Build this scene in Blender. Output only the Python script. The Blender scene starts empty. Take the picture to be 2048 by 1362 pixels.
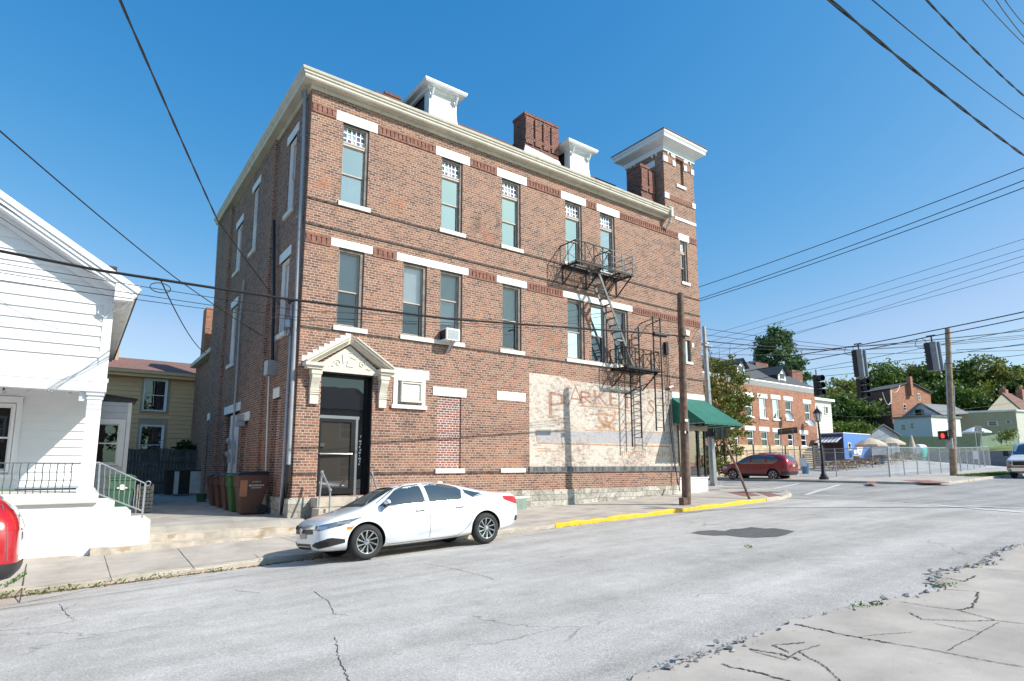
import bpy, bmesh, math, random
from mathutils import Vector, Matrix
from mathutils.bvhtree import BVHTree
random.seed(7)
R = math.radians
scene = bpy.context.scene
COL = scene.collection
# ------------------------------------------------------------ camera model (measured from the place's vanishing lines)
FPX, PX, PY = 1176.0, 1020.0, 761.0
PIT, YAW = R(8.14), R(53.8)
CAM = Vector((-4.798, -16.565, 1.44))
_h = Vector((math.cos(YAW), math.sin(YAW), 0)); _r = Vector((math.sin(YAW), -math.cos(YAW), 0))
FW = math.cos(PIT)*_h + Vector((0, 0, math.sin(PIT))); UP = -math.sin(PIT)*_h + Vector((0, 0, math.cos(PIT)))
def ray(x, y): return FW + (x-PX)/FPX*_r - (y-PY)/FPX*UP
def onY(x, y, Y): d = ray(x, y); return CAM + d*((Y-CAM.y)/d.y)
def onX(x, y, X): d = ray(x, y); return CAM + d*((X-CAM.x)/d.x)
def at(x, y, depth): return CAM + ray(x, y)*depth
def lerp(pts, x):
    if x <= pts[0][0]: return pts[0][1]
    for (a, b), (c, d) in zip(pts, pts[1:]):
        if x <= c: return b+(d-b)*(x-a)/(c-a)
    return pts[-1][1]
def sstep(a, b, x):
    t = min(1, max(0, (x-a)/(b-a))); return t*t*(3-2*t)
BX = [(-80, -3.1), (16, .0536), (38, .6476), (66, 1.07), (200, 2.2)]
HX = [(66, 0), (72, .05), (72.4, 1.7), (90, 2.0), (110, 3.5), (150, 7), (400, 16)]
CY = [(-60, .5), (-16, .45), (-13.4, .38), (-6, .165), (-4, 0)]
def G(x, y):
    z = lerp(BX, x)
    z += lerp(HX, x)*sstep(-3, 1, y)
    z += lerp(CY, y)*(1-sstep(9, 24, x))
    z += min(1, max(0, (x-34.8)/33))*.09*min(14, max(0, y))*(1-sstep(67, 72, x))
    return z
def onG(x, y, off=0.0):
    d = ray(x, y); t = 2.0
    lo = None
    for i in range(4000):
        P = CAM+d*t
        if P.z < G(P.x, P.y)+off:
            a, b = t-.05, t
            for _ in range(20):
                m = (a+b)/2; P = CAM+d*m
                if P.z < G(P.x, P.y)+off: b = m
                else: a = m
            return CAM+d*b
        t += .05
    return CAM+d*60
# ------------------------------------------------------------ mesh builder
class MB:
    def __init__(s, M=None): s.v = []; s.f = []; s.mi = []; s.M = M; s.cur = 0; s.sm = False
    def add(s, vs, fs):
        o = len(s.v)
        for v in vs:
            v = tuple(v)
            s.v.append(tuple(s.M(*v)) if s.M else v)
        for f in fs: s.f.append([i+o for i in f]); s.mi.append(s.cur)
        return s
    def quad(s, a, b, c, d): return s.add([a, b, c, d], [[0, 1, 2, 3]])
    def poly(s, pts): return s.add(pts, [list(range(len(pts)))])
    def box(s, x0, x1, y0, y1, z0, z1):
        return s.add([(x, y, z) for z in (z0, z1) for y in (y0, y1) for x in (x0, x1)],
                     [[0, 2, 3, 1], [4, 5, 7, 6], [0, 1, 5, 4], [2, 6, 7, 3], [0, 4, 6, 2], [1, 3, 7, 5]])
    def bar(s, p, q, w, h=None, up=(0, 0, 1)):
        p, q = Vector(p), Vector(q); h = h or w; d = (q-p).normalized(); u = Vector(up)
        if abs(d.dot(u)) > .98: u = Vector((0, 1, 0))
        a = d.cross(u).normalized(); b = a.cross(d)
        vs = [c+a*(i*w/2)+b*(j*h/2) for c in (p, q) for j in (-1, 1) for i in (-1, 1)]
        return s.add(vs, [[0, 1, 3, 2], [4, 6, 7, 5], [0, 4, 5, 1], [2, 3, 7, 6], [0, 2, 6, 4], [1, 5, 7, 3]])
    def cyl(s, p, q, r0, r1=None, n=10, cap=True):
        p, q = Vector(p), Vector(q); r1 = r0 if r1 is None else r1; d = (q-p).normalized()
        u = Vector((0, 0, 1)) if abs(d.z) < .95 else Vector((1, 0, 0))
        a = d.cross(u).normalized(); b = a.cross(d)
        vs = []
        for c, r in ((p, r0), (q, r1)):
            for i in range(n):
                t = 2*math.pi*i/n; vs.append(c+(a*math.cos(t)+b*math.sin(t))*r)
        fs = [[i, (i+1) % n, n+(i+1) % n, n+i] for i in range(n)]
        if cap: fs += [list(range(n))[::-1], list(range(n, 2*n))]
        return s.add(vs, fs)
    def tube(s, pts, r, n=6):
        pts = [Vector(p) for p in pts]; vs = []; N = len(pts)
        for k, p in enumerate(pts):
            d = (pts[min(k+1, N-1)]-pts[max(k-1, 0)]).normalized()
            u = Vector((0, 0, 1)) if abs(d.z) < .95 else Vector((1, 0, 0))
            a = d.cross(u).normalized(); b = a.cross(d)
            rr = r[k] if isinstance(r, (list, tuple)) else r
            for i in range(n):
                t = 2*math.pi*i/n; vs.append(p+(a*math.cos(t)+b*math.sin(t))*rr)
        fs = [[k*n+i, k*n+(i+1) % n, (k+1)*n+(i+1) % n, (k+1)*n+i] for k in range(N-1) for i in range(n)]
        fs += [list(range(n))[::-1], list(range((N-1)*n, N*n))]
        return s.add(vs, fs)
    def lathe(s, c, prof, n=16, ax=(0, 0, 1), caps=True):
        c = Vector(c); ax = Vector(ax).normalized(); u = Vector((0, 0, 1)) if abs(ax.z) < .9 else Vector((1, 0, 0))
        a = ax.cross(u).normalized(); b = ax.cross(a); vs = []
        for r, z in prof:
            for i in range(n):
                t = 2*math.pi*i/n; vs.append(c+ax*z+(a*math.cos(t)+b*math.sin(t))*r)
        K = len(prof)
        fs = [[k*n+i, k*n+(i+1) % n, (k+1)*n+(i+1) % n, (k+1)*n+i] for k in range(K-1) for i in range(n)]
        if caps: fs += [list(range(n))[::-1], list(range((K-1)*n, K*n))]
        return s.add(vs, fs)
    def prism(s, pts, dv):
        n = len(pts); dv = Vector(dv); a = [Vector(p) for p in pts]
        return s.add(a+[p+dv for p in a], [list(range(n))[::-1], list(range(n, 2*n))]+[[i, (i+1) % n, n+(i+1) % n, n+i] for i in range(n)])
    def ball(s, c, r, nu=10, nv=7, sc=(1, 1, 1)):
        vs = []; c = Vector(c)
        for j in range(nv+1):
            ph = math.pi*j/nv
            for i in range(nu):
                t = 2*math.pi*i/nu
                vs.append((c.x+r*sc[0]*math.sin(ph)*math.cos(t), c.y+r*sc[1]*math.sin(ph)*math.sin(t), c.z+r*sc[2]*math.cos(ph)))
        return s.add(vs, [[j*nu+i, j*nu+(i+1) % nu, (j+1)*nu+(i+1) % nu, (j+1)*nu+i] for j in range(nv) for i in range(nu)])
    def build(s, name, mats, parent=None, smooth=None, bevel=0, local=False, recalc=True):
        if not isinstance(mats, (list, tuple)): mats = [mats]
        me = bpy.data.meshes.new(name)
        o = bpy.data.objects.new(name, me)
        off = Vector((0, 0, 0))
        if parent is not None:
            o.parent = parent
            if not local: off = wloc(parent)
        elif not local and s.v and not getattr(s, 'keep0', False):
            n = len(s.v); off = Vector((sum(v[0] for v in s.v)/n, sum(v[1] for v in s.v)/n, min(v[2] for v in s.v)))
            o.location = off
        me.from_pydata([(v[0]-off.x, v[1]-off.y, v[2]-off.z) for v in s.v], [], s.f)
        for m in mats: me.materials.append(m)
        me.polygons.foreach_set('material_index', s.mi)
        if recalc:
            bm = bmesh.new(); bm.from_mesh(me); bmesh.ops.remove_doubles(bm, verts=bm.verts, dist=1e-5) if smooth else None
            bmesh.ops.recalc_face_normals(bm, faces=bm.faces); bm.to_mesh(me); bm.free()
        if smooth:
            me.shade_smooth()
            if smooth is not True: me.set_sharp_from_angle(angle=R(smooth))
        me.update()
        if bevel:
            b = o.modifiers.new('b', 'BEVEL'); b.width = bevel; b.segments = 2; b.limit_method = 'ANGLE'; b.harden_normals = False
        COL.objects.link(o); return o
def wloc(o):
    p = Vector(o.location)
    while o.parent: o = o.parent; p += Vector(o.location)
    return p
def tag(o, label=None, cat=None, group=None, kind=None):
    if label: o['label'] = label
    if cat: o['category'] = cat
    if group: o['group'] = group
    if kind: o['kind'] = kind
    return o
def empty(name, loc, label, cat, group=None, rz=0):
    o = bpy.data.objects.new(name, None); o.location = loc; o.rotation_euler = (0, 0, rz); o.empty_display_size = .3
    COL.objects.link(o); return tag(o, label, cat, group)
def copy_tree(o, parent=None):
    c = o.copy(); COL.objects.link(c)
    if parent is not None: c.parent = parent
    for ch in list(o.children): copy_tree(ch, c)
    return c
# ------------------------------------------------------------ materials
def nm(name):
    m = bpy.data.materials.new(name); m.use_nodes = True
    nt = m.node_tree; b = nt.nodes['Principled BSDF']; return m, nt, b
def N(nt, t, **k):
    n = nt.nodes.new(t)
    for a, v in k.items():
        if a[0] == 'i' and a[1:].isdigit(): n.inputs[int(a[1:])].default_value = v
        else: setattr(n, a, v)
    return n
def c4(c): return (c[0], c[1], c[2], 1)
def ramp(nt, fac, stops, interp='LINEAR'):
    r = N(nt, 'ShaderNodeValToRGB'); e = r.color_ramp.elements; r.color_ramp.interpolation = interp
    while len(e) < len(stops): e.new(.5)
    for i, (p, c) in enumerate(stops): e[i].position = p; e[i].color = c4(c) if not isinstance(c, (int, float)) else (c, c, c, 1)
    nt.links.new(fac, r.inputs[0]); return r.outputs[0]
def mixc(nt, fac, a, b, mode='MIX'):
    n = N(nt, 'ShaderNodeMix', data_type='RGBA', blend_type=mode)
    for s, v in ((n.inputs[0], fac), (n.inputs[6], a), (n.inputs[7], b)):
        if hasattr(v, 'links'): nt.links.new(v, s)
        else: s.default_value = v if isinstance(v, float) else c4(v)
    return n.outputs[2]
def math_(nt, op, a, b=0.0, clamp=False):
    n = N(nt, 'ShaderNodeMath', operation=op, use_clamp=clamp)
    for s, v in ((n.inputs[0], a), (n.inputs[1], b)):
        if hasattr(v, 'links'): nt.links.new(v, s)
        else: s.default_value = v
    return n.outputs[0]
def noise(nt, scale, detail=4, rough=.55, vec=None, dist=0.0):
    n = N(nt, 'ShaderNodeTexNoise'); n.inputs['Scale'].default_value = scale; n.inputs['Detail'].default_value = detail
    n.inputs['Roughness'].default_value = rough; n.inputs['Distortion'].default_value = dist
    if vec is None: vec = N(nt, 'ShaderNodeTexCoord').outputs['Object']
    nt.links.new(vec, n.inputs['Vector']); return n.outputs['Fac']
def bump(nt, b, h, st, dist=.02):
    n = N(nt, 'ShaderNodeBump'); n.inputs['Strength'].default_value = st; n.inputs['Distance'].default_value = dist
    nt.links.new(h, n.inputs['Height']); nt.links.new(n.outputs[0], b.inputs['Normal'])
def mat(name, col, rough=.6, metal=0, var=.12, vs=3.0, spots=None, bmp=None, coat=0, spec=None):
    m, nt, b = nm(name)
    b.inputs['Roughness'].default_value = rough; b.inputs['Metallic'].default_value = metal
    if coat: b.inputs['Coat Weight'].default_value = coat; b.inputs['Coat Roughness'].default_value = .03
    if spec is not None: b.inputs['Specular IOR Level'].default_value = spec
    c = None
    if var:
        f = noise(nt, vs, 5, .6)
        lo = [max(0, x*(1-var*1.6)) for x in col]; hi = [min(1, x*(1+var)) for x in col]
        c = ramp(nt, f, [(.3, lo), (.7, hi)])
    if spots:
        sc, th, sc_col = spots; f2 = noise(nt, sc, 6, .65)
        c = mixc(nt, ramp(nt, f2, [(th, 0.0), (th+.1, 1.0)]), c if c is not None else col, sc_col)
    if c is not None: nt.links.new(c, b.inputs['Base Color'])
    else: b.inputs['Base Color'].default_value = c4(col)
    if bmp: bump(nt, b, noise(nt, bmp[0], 6, .6), bmp[1], bmp[2] if len(bmp) > 2 else .01)
    return m
def wallvec(nt):
    tc = N(nt, 'ShaderNodeTexCoord'); s = N(nt, 'ShaderNodeSeparateXYZ'); nt.links.new(tc.outputs['Object'], s.inputs[0])
    g = N(nt, 'ShaderNodeSeparateXYZ'); nt.links.new(tc.outputs['Normal'], g.inputs[0])
    ay = math_(nt, 'ABSOLUTE', g.outputs[0]); k = math_(nt, 'GREATER_THAN', ay, .7)
    u = math_(nt, 'ADD', math_(nt, 'MULTIPLY', s.outputs[0], math_(nt, 'SUBTRACT', 1.0, k)), math_(nt, 'MULTIPLY', s.outputs[1], k))
    c = N(nt, 'ShaderNodeCombineXYZ'); nt.links.new(u, c.inputs[0]); nt.links.new(s.outputs[2], c.inputs[1])
    return c.outputs[0], tc.outputs['Object']
def brick_nodes(nt, stops, mortar, bw=.219, bh=.0778, ms=.0085, squash=.5, freq=6):
    vec, ob = wallvec(nt)
    wob = N(nt, 'ShaderNodeTexNoise'); wob.inputs['Scale'].default_value = 5; nt.links.new(vec, wob.inputs['Vector'])
    wv = N(nt, 'ShaderNodeVectorMath', operation='MULTIPLY_ADD'); nt.links.new(wob.outputs['Color'], wv.inputs[0]); wv.inputs[1].default_value = (.012, .012, 0); nt.links.new(vec, wv.inputs[2])
    vec = wv.outputs[0]
    t = N(nt, 'ShaderNodeTexBrick', offset=.5, offset_frequency=2, squash=squash, squash_frequency=freq); nt.links.new(vec, t.inputs['Vector'])
    for k, v in (('Color1', (0, 0, 0, 1)), ('Color2', (1, 1, 1, 1)), ('Mortar', (.5, .5, .5, 1)), ('Scale', 1.0), ('Mortar Size', ms), ('Mortar Smooth', .15), ('Bias', 0.0), ('Brick Width', bw), ('Row Height', bh)): t.inputs[k].default_value = v
    n1 = noise(nt, .45, 4, .6, ob); n2 = noise(nt, 2.2, 5, .6, ob)
    rnd = math_(nt, 'ADD', math_(nt, 'MULTIPLY', t.outputs['Color'], .66), math_(nt, 'MULTIPLY', math_(nt, 'SUBTRACT', n1, .5), .9))
    rnd = math_(nt, 'ADD', rnd, math_(nt, 'MULTIPLY', math_(nt, 'SUBTRACT', n2, .5), .35))
    rnd = math_(nt, 'ADD', rnd, .17, True)
    bc = ramp(nt, rnd, stops)
    fine = noise(nt, 60, 3, .7, ob); bc = mixc(nt, .25, bc, ramp(nt, fine, [(.3, .25), (.7, .75)]), 'OVERLAY')
    mc = mixc(nt, ramp(nt, n2, [(.35, 0.0), (.7, 1.0)]), mortar, [x*.7 for x in mortar])
    col = mixc(nt, t.outputs['Fac'], bc, mc)
    return col, t, ob, vec
def brick(name, stops, mortar, grime=.5, patches=True, **k):
    m, nt, b = nm(name); col, t, ob, vec = brick_nodes(nt, stops, mortar, **k)
    if patches:
        n = noise(nt, .9, 5, .65, ob, .4)
        col = mixc(nt, math_(nt, 'MULTIPLY', ramp(nt, n, [(.6, 0.0), (.72, 1.0)]), .5), col, (.40, .13, .06))
        n = noise(nt, .7, 6, .7, ob, 1.2)
        col = mixc(nt, math_(nt, 'MULTIPLY', ramp(nt, n, [(.28, 1.0), (.42, 0.0)]), grime), col, (.07, .055, .05))
    nt.links.new(col, b.inputs['Base Color']); b.inputs['Roughness'].default_value = .88; b.inputs['Specular IOR Level'].default_value = .25
    h = math_(nt, 'ADD', math_(nt, 'SUBTRACT', 1.0, t.outputs['Fac']), math_(nt, 'MULTIPLY', noise(nt, 40, 4, .7, ob), .5))
    bump(nt, b, h, .5, .012); return m
def glass(name, tint=(.75, .82, .86), refl=.10, rough=.01, dark=None, wav=0.0):
    m = bpy.data.materials.new(name); m.use_nodes = True; nt = m.node_tree; nt.nodes.clear()
    o = N(nt, 'ShaderNodeOutputMaterial'); g = N(nt, 'ShaderNodeBsdfGlossy'); g.inputs['Roughness'].default_value = rough; g.inputs['Color'].default_value = (.95, .97, 1, 1)
    if wav:
        bp = N(nt, 'ShaderNodeBump'); bp.inputs['Strength'].default_value = wav; bp.inputs['Distance'].default_value = .02
        nt.links.new(noise(nt, 1.7, 2), bp.inputs['Height']); nt.links.new(bp.outputs[0], g.inputs['Normal'])
    if dark is None: t = N(nt, 'ShaderNodeBsdfTransparent'); t.inputs[0].default_value = c4(tint)
    else: t = N(nt, 'ShaderNodeBsdfDiffuse'); t.inputs[0].default_value = c4(dark)
    f = N(nt, 'ShaderNodeFresnel'); f.inputs['IOR'].default_value = 1.55
    k = math_(nt, 'ADD', math_(nt, 'MULTIPLY', f.outputs[0], 1.6), refl, True)
    mx = N(nt, 'ShaderNodeMixShader'); nt.links.new(k, mx.inputs[0]); nt.links.new(t.outputs[0], mx.inputs[1]); nt.links.new(g.outputs[0], mx.inputs[2])
    nt.links.new(mx.outputs[0], o.inputs[0]); return m
def emit(name, col, st):
    m, nt, b = nm(name); b.inputs['Base Color'].default_value = c4(col); b.inputs['Emission Color'].default_value = c4(col); b.inputs['Emission Strength'].default_value = st; return m
def leafmat(name, cols):
    m, nt, b = nm(name); g = N(nt, 'ShaderNodeNewGeometry')
    f = math_(nt, 'ADD', math_(nt, 'MULTIPLY', g.outputs['Random Per Island'], .6), math_(nt, 'MULTIPLY', noise(nt, .6, 3), .5))
    c = ramp(nt, f, [(.15, cols[0]), (.5, cols[1]), (.85, cols[2])]); nt.links.new(c, b.inputs['Base Color'])
    b.inputs['Roughness'].default_value = .55; b.inputs['Specular IOR Level'].default_value = .3
    tr = N(nt, 'ShaderNodeBsdfTranslucent'); nt.links.new(mixc(nt, .5, c, (.12, .18, .02)), tr.inputs[0])
    mx = N(nt, 'ShaderNodeMixShader'); mx.inputs[0].default_value = .3; nt.links.new(b.outputs[0], mx.inputs[1]); nt.links.new(tr.outputs[0], mx.inputs[2])
    nt.links.new(mx.outputs[0], nt.nodes['Material Output'].inputs[0]); return m
RB = [(0, (.085, .06, .055)), (.2, (.15, .082, .066)), (.45, (.245, .125, .09)), (.75, (.315, .16, .108)), (1, (.41, .18, .09))]
M = {}
M['brick'] = brick('red_brick', RB, (.60, .48, .39))
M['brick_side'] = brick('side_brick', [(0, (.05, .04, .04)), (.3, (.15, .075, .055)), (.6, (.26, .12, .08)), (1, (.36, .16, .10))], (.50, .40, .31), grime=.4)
M['brick_new'] = brick('infill_brick', [(0, (.16, .07, .06)), (.5, (.26, .10, .075)), (1, (.38, .13, .08))], (.72, .66, .62), patches=False, ms=.011)
M['brick_dark'] = brick('chimney_brick', [(0, (.05, .03, .03)), (.5, (.19, .065, .05)), (1, (.30, .10, .065))], (.42, .30, .24))
M['brick_far'] = brick('far_brick', [(0, (.12, .06, .05)), (.4, (.33, .13, .08)), (.75, (.42, .18, .10)), (1, (.50, .25, .15))], (.45, .33, .25), grime=.5)
M['belt'] = mat('belt_brick', (.10, .075, .065), .9, var=.5, vs=8, bmp=(30, .5))
M['belt_grey'] = brick('grey_belt_brick', [(0, (.06, .065, .07)), (.5, (.13, .14, .15)), (1, (.26, .27, .28))], (.20, .20, .20), bw=.11, bh=.3, squash=1, freq=2, patches=False)
M['corbel'] = mat('corbel_brick', (.27, .125, .092), .9, var=.3, vs=9, bmp=(30, .4))
M['lintel'] = mat('white_painted_stone', (.80, .79, .76), .6, var=.05, vs=2, spots=(7, .68, (.62, .58, .52)), bmp=(25, .15))
M['sill'] = mat('weathered_sill', (.78, .74, .66), .7, var=.1, vs=5, spots=(5, .58, (.52, .42, .30)), bmp=(30, .25))
M['cornice'] = mat('cornice_paint', (.64, .59, .49), .6, var=.1, vs=2.5, spots=(4, .6, (.46, .36, .25)), bmp=(15, .1))
M['carved'] = mat('carved_stone_paint', (.66, .61, .52), .65, var=.07, vs=4, spots=(5, .62, (.55, .46, .36)), bmp=(35, .25))
def foundation():
    m, nt, b = nm('limestone'); vec, ob = wallvec(nt)
    d = N(nt, 'ShaderNodeTexNoise'); d.inputs['Scale'].default_value = 3; nt.links.new(vec, d.inputs['Vector'])
    v = N(nt, 'ShaderNodeVectorMath', operation='MULTIPLY_ADD'); nt.links.new(d.outputs['Color'], v.inputs[0]); v.inputs[1].default_value = (.12, .06, 0); nt.links.new(vec, v.inputs[2])
    t = N(nt, 'ShaderNodeTexBrick', offset=.37, squash=.7, squash_frequency=2); nt.links.new(v.outputs[0], t.inputs['Vector'])
    for k, x in (('Color1', (.36, .33, .28, 1)), ('Color2', (.66, .62, .54, 1)), ('Mortar', (.42, .38, .32, 1)), ('Scale', 1.0), ('Mortar Size', .008), ('Mortar Smooth', .6), ('Brick Width', .52), ('Row Height', .2)): t.inputs[k].default_value = x
    c = t.outputs['Color']; n = noise(nt, 1.1, 8, .72, ob, .6)
    c = mixc(nt, ramp(nt, n, [(.54, 0.0), (.66, .75)]), c, (.13, .12, .10))
    n2 = noise(nt, 9, 8, .7, ob); c = mixc(nt, ramp(nt, n2, [(.56, 0.0), (.66, .8)]), c, (.10, .09, .08))
    n3 = noise(nt, 2.5, 5, .6, ob); c = mixc(nt, ramp(nt, n3, [(.5, 0.0), (.75, .5)]), c, (.78, .74, .66))
    nt.links.new(c, b.inputs['Base Color']); b.inputs['Roughness'].default_value = .95
    h = math_(nt, 'ADD', math_(nt, 'MULTIPLY', t.outputs['Fac'], -.6), math_(nt, 'MULTIPLY', n2, 1.6)); bump(nt, b, h, 1.0, .05); return m
M['stone'] = foundation()
M['woodframe'] = mat('weathered_window_wood', (.22, .19, .165), .8, var=.25, vs=6, bmp=(30, .3))
M['sash'] = mat('taupe_sash_paint', (.50, .43, .38), .6, var=.1)
M['white_sash'] = mat('white_window_paint', (.8, .8, .79), .45, var=.04)
M['glass'] = glass('window_glass', refl=.05, wav=.04, tint=(.88, .92, .95))
M['glass_screen'] = glass('screened_window_glass', refl=.05, wav=.04, tint=(.48, .53, .58))
M['glass_dark'] = glass('dark_window_glass', refl=.02, dark=(.010, .012, .015), wav=.03)
M['glass_sky'] = glass('upper_window_glass', refl=.48, wav=.03, tint=(.8, .85, .9))
M['blind'] = mat('white_blind', (.86, .87, .88), .6, var=.03)
M['curtain'] = mat('white_paper_curtain', (.82, .81, .78), .8, var=.12, vs=4)
M['black_alu'] = mat('black_aluminium', (.018, .018, .022), .35, .3, var=.1)
M['grey_alu'] = mat('grey_aluminium', (.30, .30, .32), .35, .7, var=.05)
M['chrome'] = mat('bright_metal', (.75, .75, .76), .15, 1, var=.03)
M['slate'] = mat('dark_slate', (.05, .05, .055), .7, var=.35, vs=8, bmp=(12, .4))
M['redroof'] = mat('red_metal_ridge', (.13, .035, .028), .7, var=.3, vs=4)
M['shingle'] = mat('grey_shingles', (.085, .087, .092), .9, var=.2, vs=7, bmp=(40, .4))
M['shingle_lt'] = mat('light_grey_shingles', (.20, .205, .21), .9, var=.15, vs=6, bmp=(40, .4))
M['shingle_red'] = mat('brown_red_shingles', (.21, .115, .095), .9, var=.22, vs=9, bmp=(40, .4))
M['pipe'] = mat('grey_painted_pipe', (.34, .36, .40), .5, .1, var=.1, vs=2, spots=(6, .66, (.2, .15, .12)))
M['pipe_dark'] = mat('black_iron_pipe', (.02, .02, .022), .5, .2, var=.2)
M['iron'] = mat('black_painted_iron', (.022, .023, .026), .5, .3, var=.3, vs=6)
M['iron_grey'] = mat('worn_grey_iron', (.16, .165, .175), .5, .4, var=.25, vs=5)
M['galv'] = mat('galvanised_steel', (.42, .44, .46), .45, .6, var=.12, vs=4)
M['whitesiding'] = mat('white_siding', (.78, .79, .80), .5, var=.03, vs=1.5)
M['whitewall'] = mat('white_painted_masonry', (.80, .80, .80), .7, var=.03, vs=2, bmp=(9, .2, .03))
M['tansiding'] = mat('tan_siding', (.70, .47, .25), .65, var=.06, vs=1.2)
M['greysiding'] = mat('pale_grey_siding', (.55, .58, .63), .6, var=.04)
M['creamsiding'] = mat('cream_siding', (.62, .60, .54), .65, var=.05)
M['khaki'] = mat('khaki_siding', (.42, .36, .25), .7, var=.06)
M['darkwood'] = mat('weathered_dark_board', (.10, .095, .09), .9, var=.4, vs=3, bmp=(20, .4))
M['tanboard'] = mat('new_pine_board', (.60, .46, .30), .75, var=.2, vs=2)
M['pole'] = mat('weathered_pole_wood', (.17, .105, .075), .85, var=.35, vs=5, bmp=(18, .5))
M['pole_lt'] = mat('pale_pole_wood', (.33, .24, .165), .85, var=.3, vs=4, bmp=(18, .5))
M['concrete'] = mat('pavement_concrete', (.45, .40, .35), .9, var=.16, vs=1.3, spots=(14, .62, (.30, .27, .24)), bmp=(60, .35))
M['concrete_st'] = mat('stained_step_concrete', (.52, .46, .38), .9, var=.2, vs=2.2, spots=(2.2, .55, (.34, .27, .19)), bmp=(30, .5))
M['knee'] = mat('white_render', (.66, .66, .66), .8, var=.05)
M['green_awn'] = mat('green_awning_canvas', (.012, .13, .095), .75, var=.12, vs=3)
M['cable'] = mat('black_cable', (.012, .012, .013), .6, var=0)
M['rubber'] = mat('tyre_rubber', (.03, .03, .031), .8, var=.15, vs=20)
M['black'] = mat('matt_black_plastic', (.012, .012, .013), .5, var=0)
M['dirt'] = mat('dark_soil', (.10, .085, .065), .95, var=.3, vs=8)
M['bark'] = mat('tree_bark', (.11, .085, .065), .9, var=.3, vs=6)
M['white'] = mat('white_enamel', (.8, .8, .8), .35, var=.03)
M['cream_paint'] = mat('cream_tint', (.70, .67, .58), .6, var=.05)
# ============================================================ GROUND
def asphalt(name, base, seam=True):
    m, nt, b = nm(name); tc = N(nt, 'ShaderNodeTexCoord').outputs['Object']
    f = noise(nt, 95, 2, .8, tc); f2 = noise(nt, 38, 3, .8, tc); L = noise(nt, .35, 5, .6, tc); mid = noise(nt, 3, 5, .65, tc)
    sp = math_(nt, 'ADD', math_(nt, 'MULTIPLY', f, .6), math_(nt, 'MULTIPLY', f2, .4))
    c = ramp(nt, sp, [(.30, [x*.38 for x in base]), (.46, [x*.85 for x in base]), (.58, [x*1.2 for x in base]), (.72, [min(1, x*2.0) for x in base])])
    c = mixc(nt, .55, c, ramp(nt, L, [(.3, .36), (.7, .64)]), 'OVERLAY')
    c = mixc(nt, .35, c, ramp(nt, mid, [(.3, .34), (.7, .66)]), 'OVERLAY')
    # long worn streaks running with the traffic
    mp = N(nt, 'ShaderNodeMapping'); mp.inputs['Scale'].default_value = (.05, 1.1, 1); nt.links.new(tc, mp.inputs['Vector'])
    st = noise(nt, 1.0, 4, .6, mp.outputs[0]); c = mixc(nt, .55, c, ramp(nt, st, [(.3, .32), (.7, .64)]), 'OVERLAY')
    oil = noise(nt, .8, 6, .7, tc, 1.0); c = mixc(nt, math_(nt, 'MULTIPLY', ramp(nt, oil, [(.6, 0.0), (.75, 1.0)]), .4), c, [x*.55 for x in base])
    # hairline cracks
    v = N(nt, 'ShaderNodeTexVoronoi', feature='DISTANCE_TO_EDGE'); v.inputs['Scale'].default_value = .34
    dn = N(nt, 'ShaderNodeTexNoise'); dn.inputs['Scale'].default_value = 1.3; dn.inputs['Detail'].default_value = 6; nt.links.new(tc, dn.inputs['Vector'])
    va = N(nt, 'ShaderNodeVectorMath', operation='MULTIPLY_ADD'); nt.links.new(dn.outputs['Color'], va.inputs[0]); va.inputs[1].default_value = (1.3, 1.3, 0); nt.links.new(tc, va.inputs[2])
    nt.links.new(va.outputs[0], v.inputs['Vector'])
    ck = ramp(nt, v.outputs['Distance'], [(0, 1.0), (.0025, 1.0), (.005, 0.0)]); msk = ramp(nt, noise(nt, .5, 2, .5, tc), [(.56, 0.0), (.62, .55)])
    c = mixc(nt, math_(nt, 'MULTIPLY', ck, msk), c, (.07, .065, .06))
    nt.links.new(c, b.inputs['Base Color']); b.inputs['Roughness'].default_value = .9; b.inputs['Specular IOR Level'].default_value = .3
    bump(nt, b, math_(nt, 'ADD', f, f2), .25, .006); return m
M['asphalt'] = asphalt('worn_asphalt', (.455, .43, .40))
M['asphalt_mid'] = asphalt('junction_asphalt', (.335, .322, .305))
M['asphalt_new'] = asphalt('fresh_patch_asphalt', (.125, .122, .12))
M['gravel'] = asphalt('lot_gravel', (.40, .395, .39))
M['paint'] = mat('worn_road_paint', (.60, .60, .59), .8, var=.1, vs=5, spots=(7, .55, (.27, .265, .26)))
M['yellow'] = mat('yellow_kerb_paint', (.80, .47, .012), .7, var=.08, vs=3, spots=(5, .66, (.42, .36, .26)), bmp=(40, .3))
M['paver'] = mat('red_paver', (.30, .13, .10), .9, var=.3, vs=9)
M['grass'] = mat('verge_grass_soil', (.13, .17, .05), .95, var=.4, vs=6)
M['hill'] = mat('hill_turf', (.16, .20, .06), .95, var=.35, vs=.5)
M['retwall'] = mat('retaining_wall_concrete', (.20, .20, .21), .9, var=.1)
def frange(a, b, n): return [a+(b-a)*i/n for i in range(n+1)]
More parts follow.
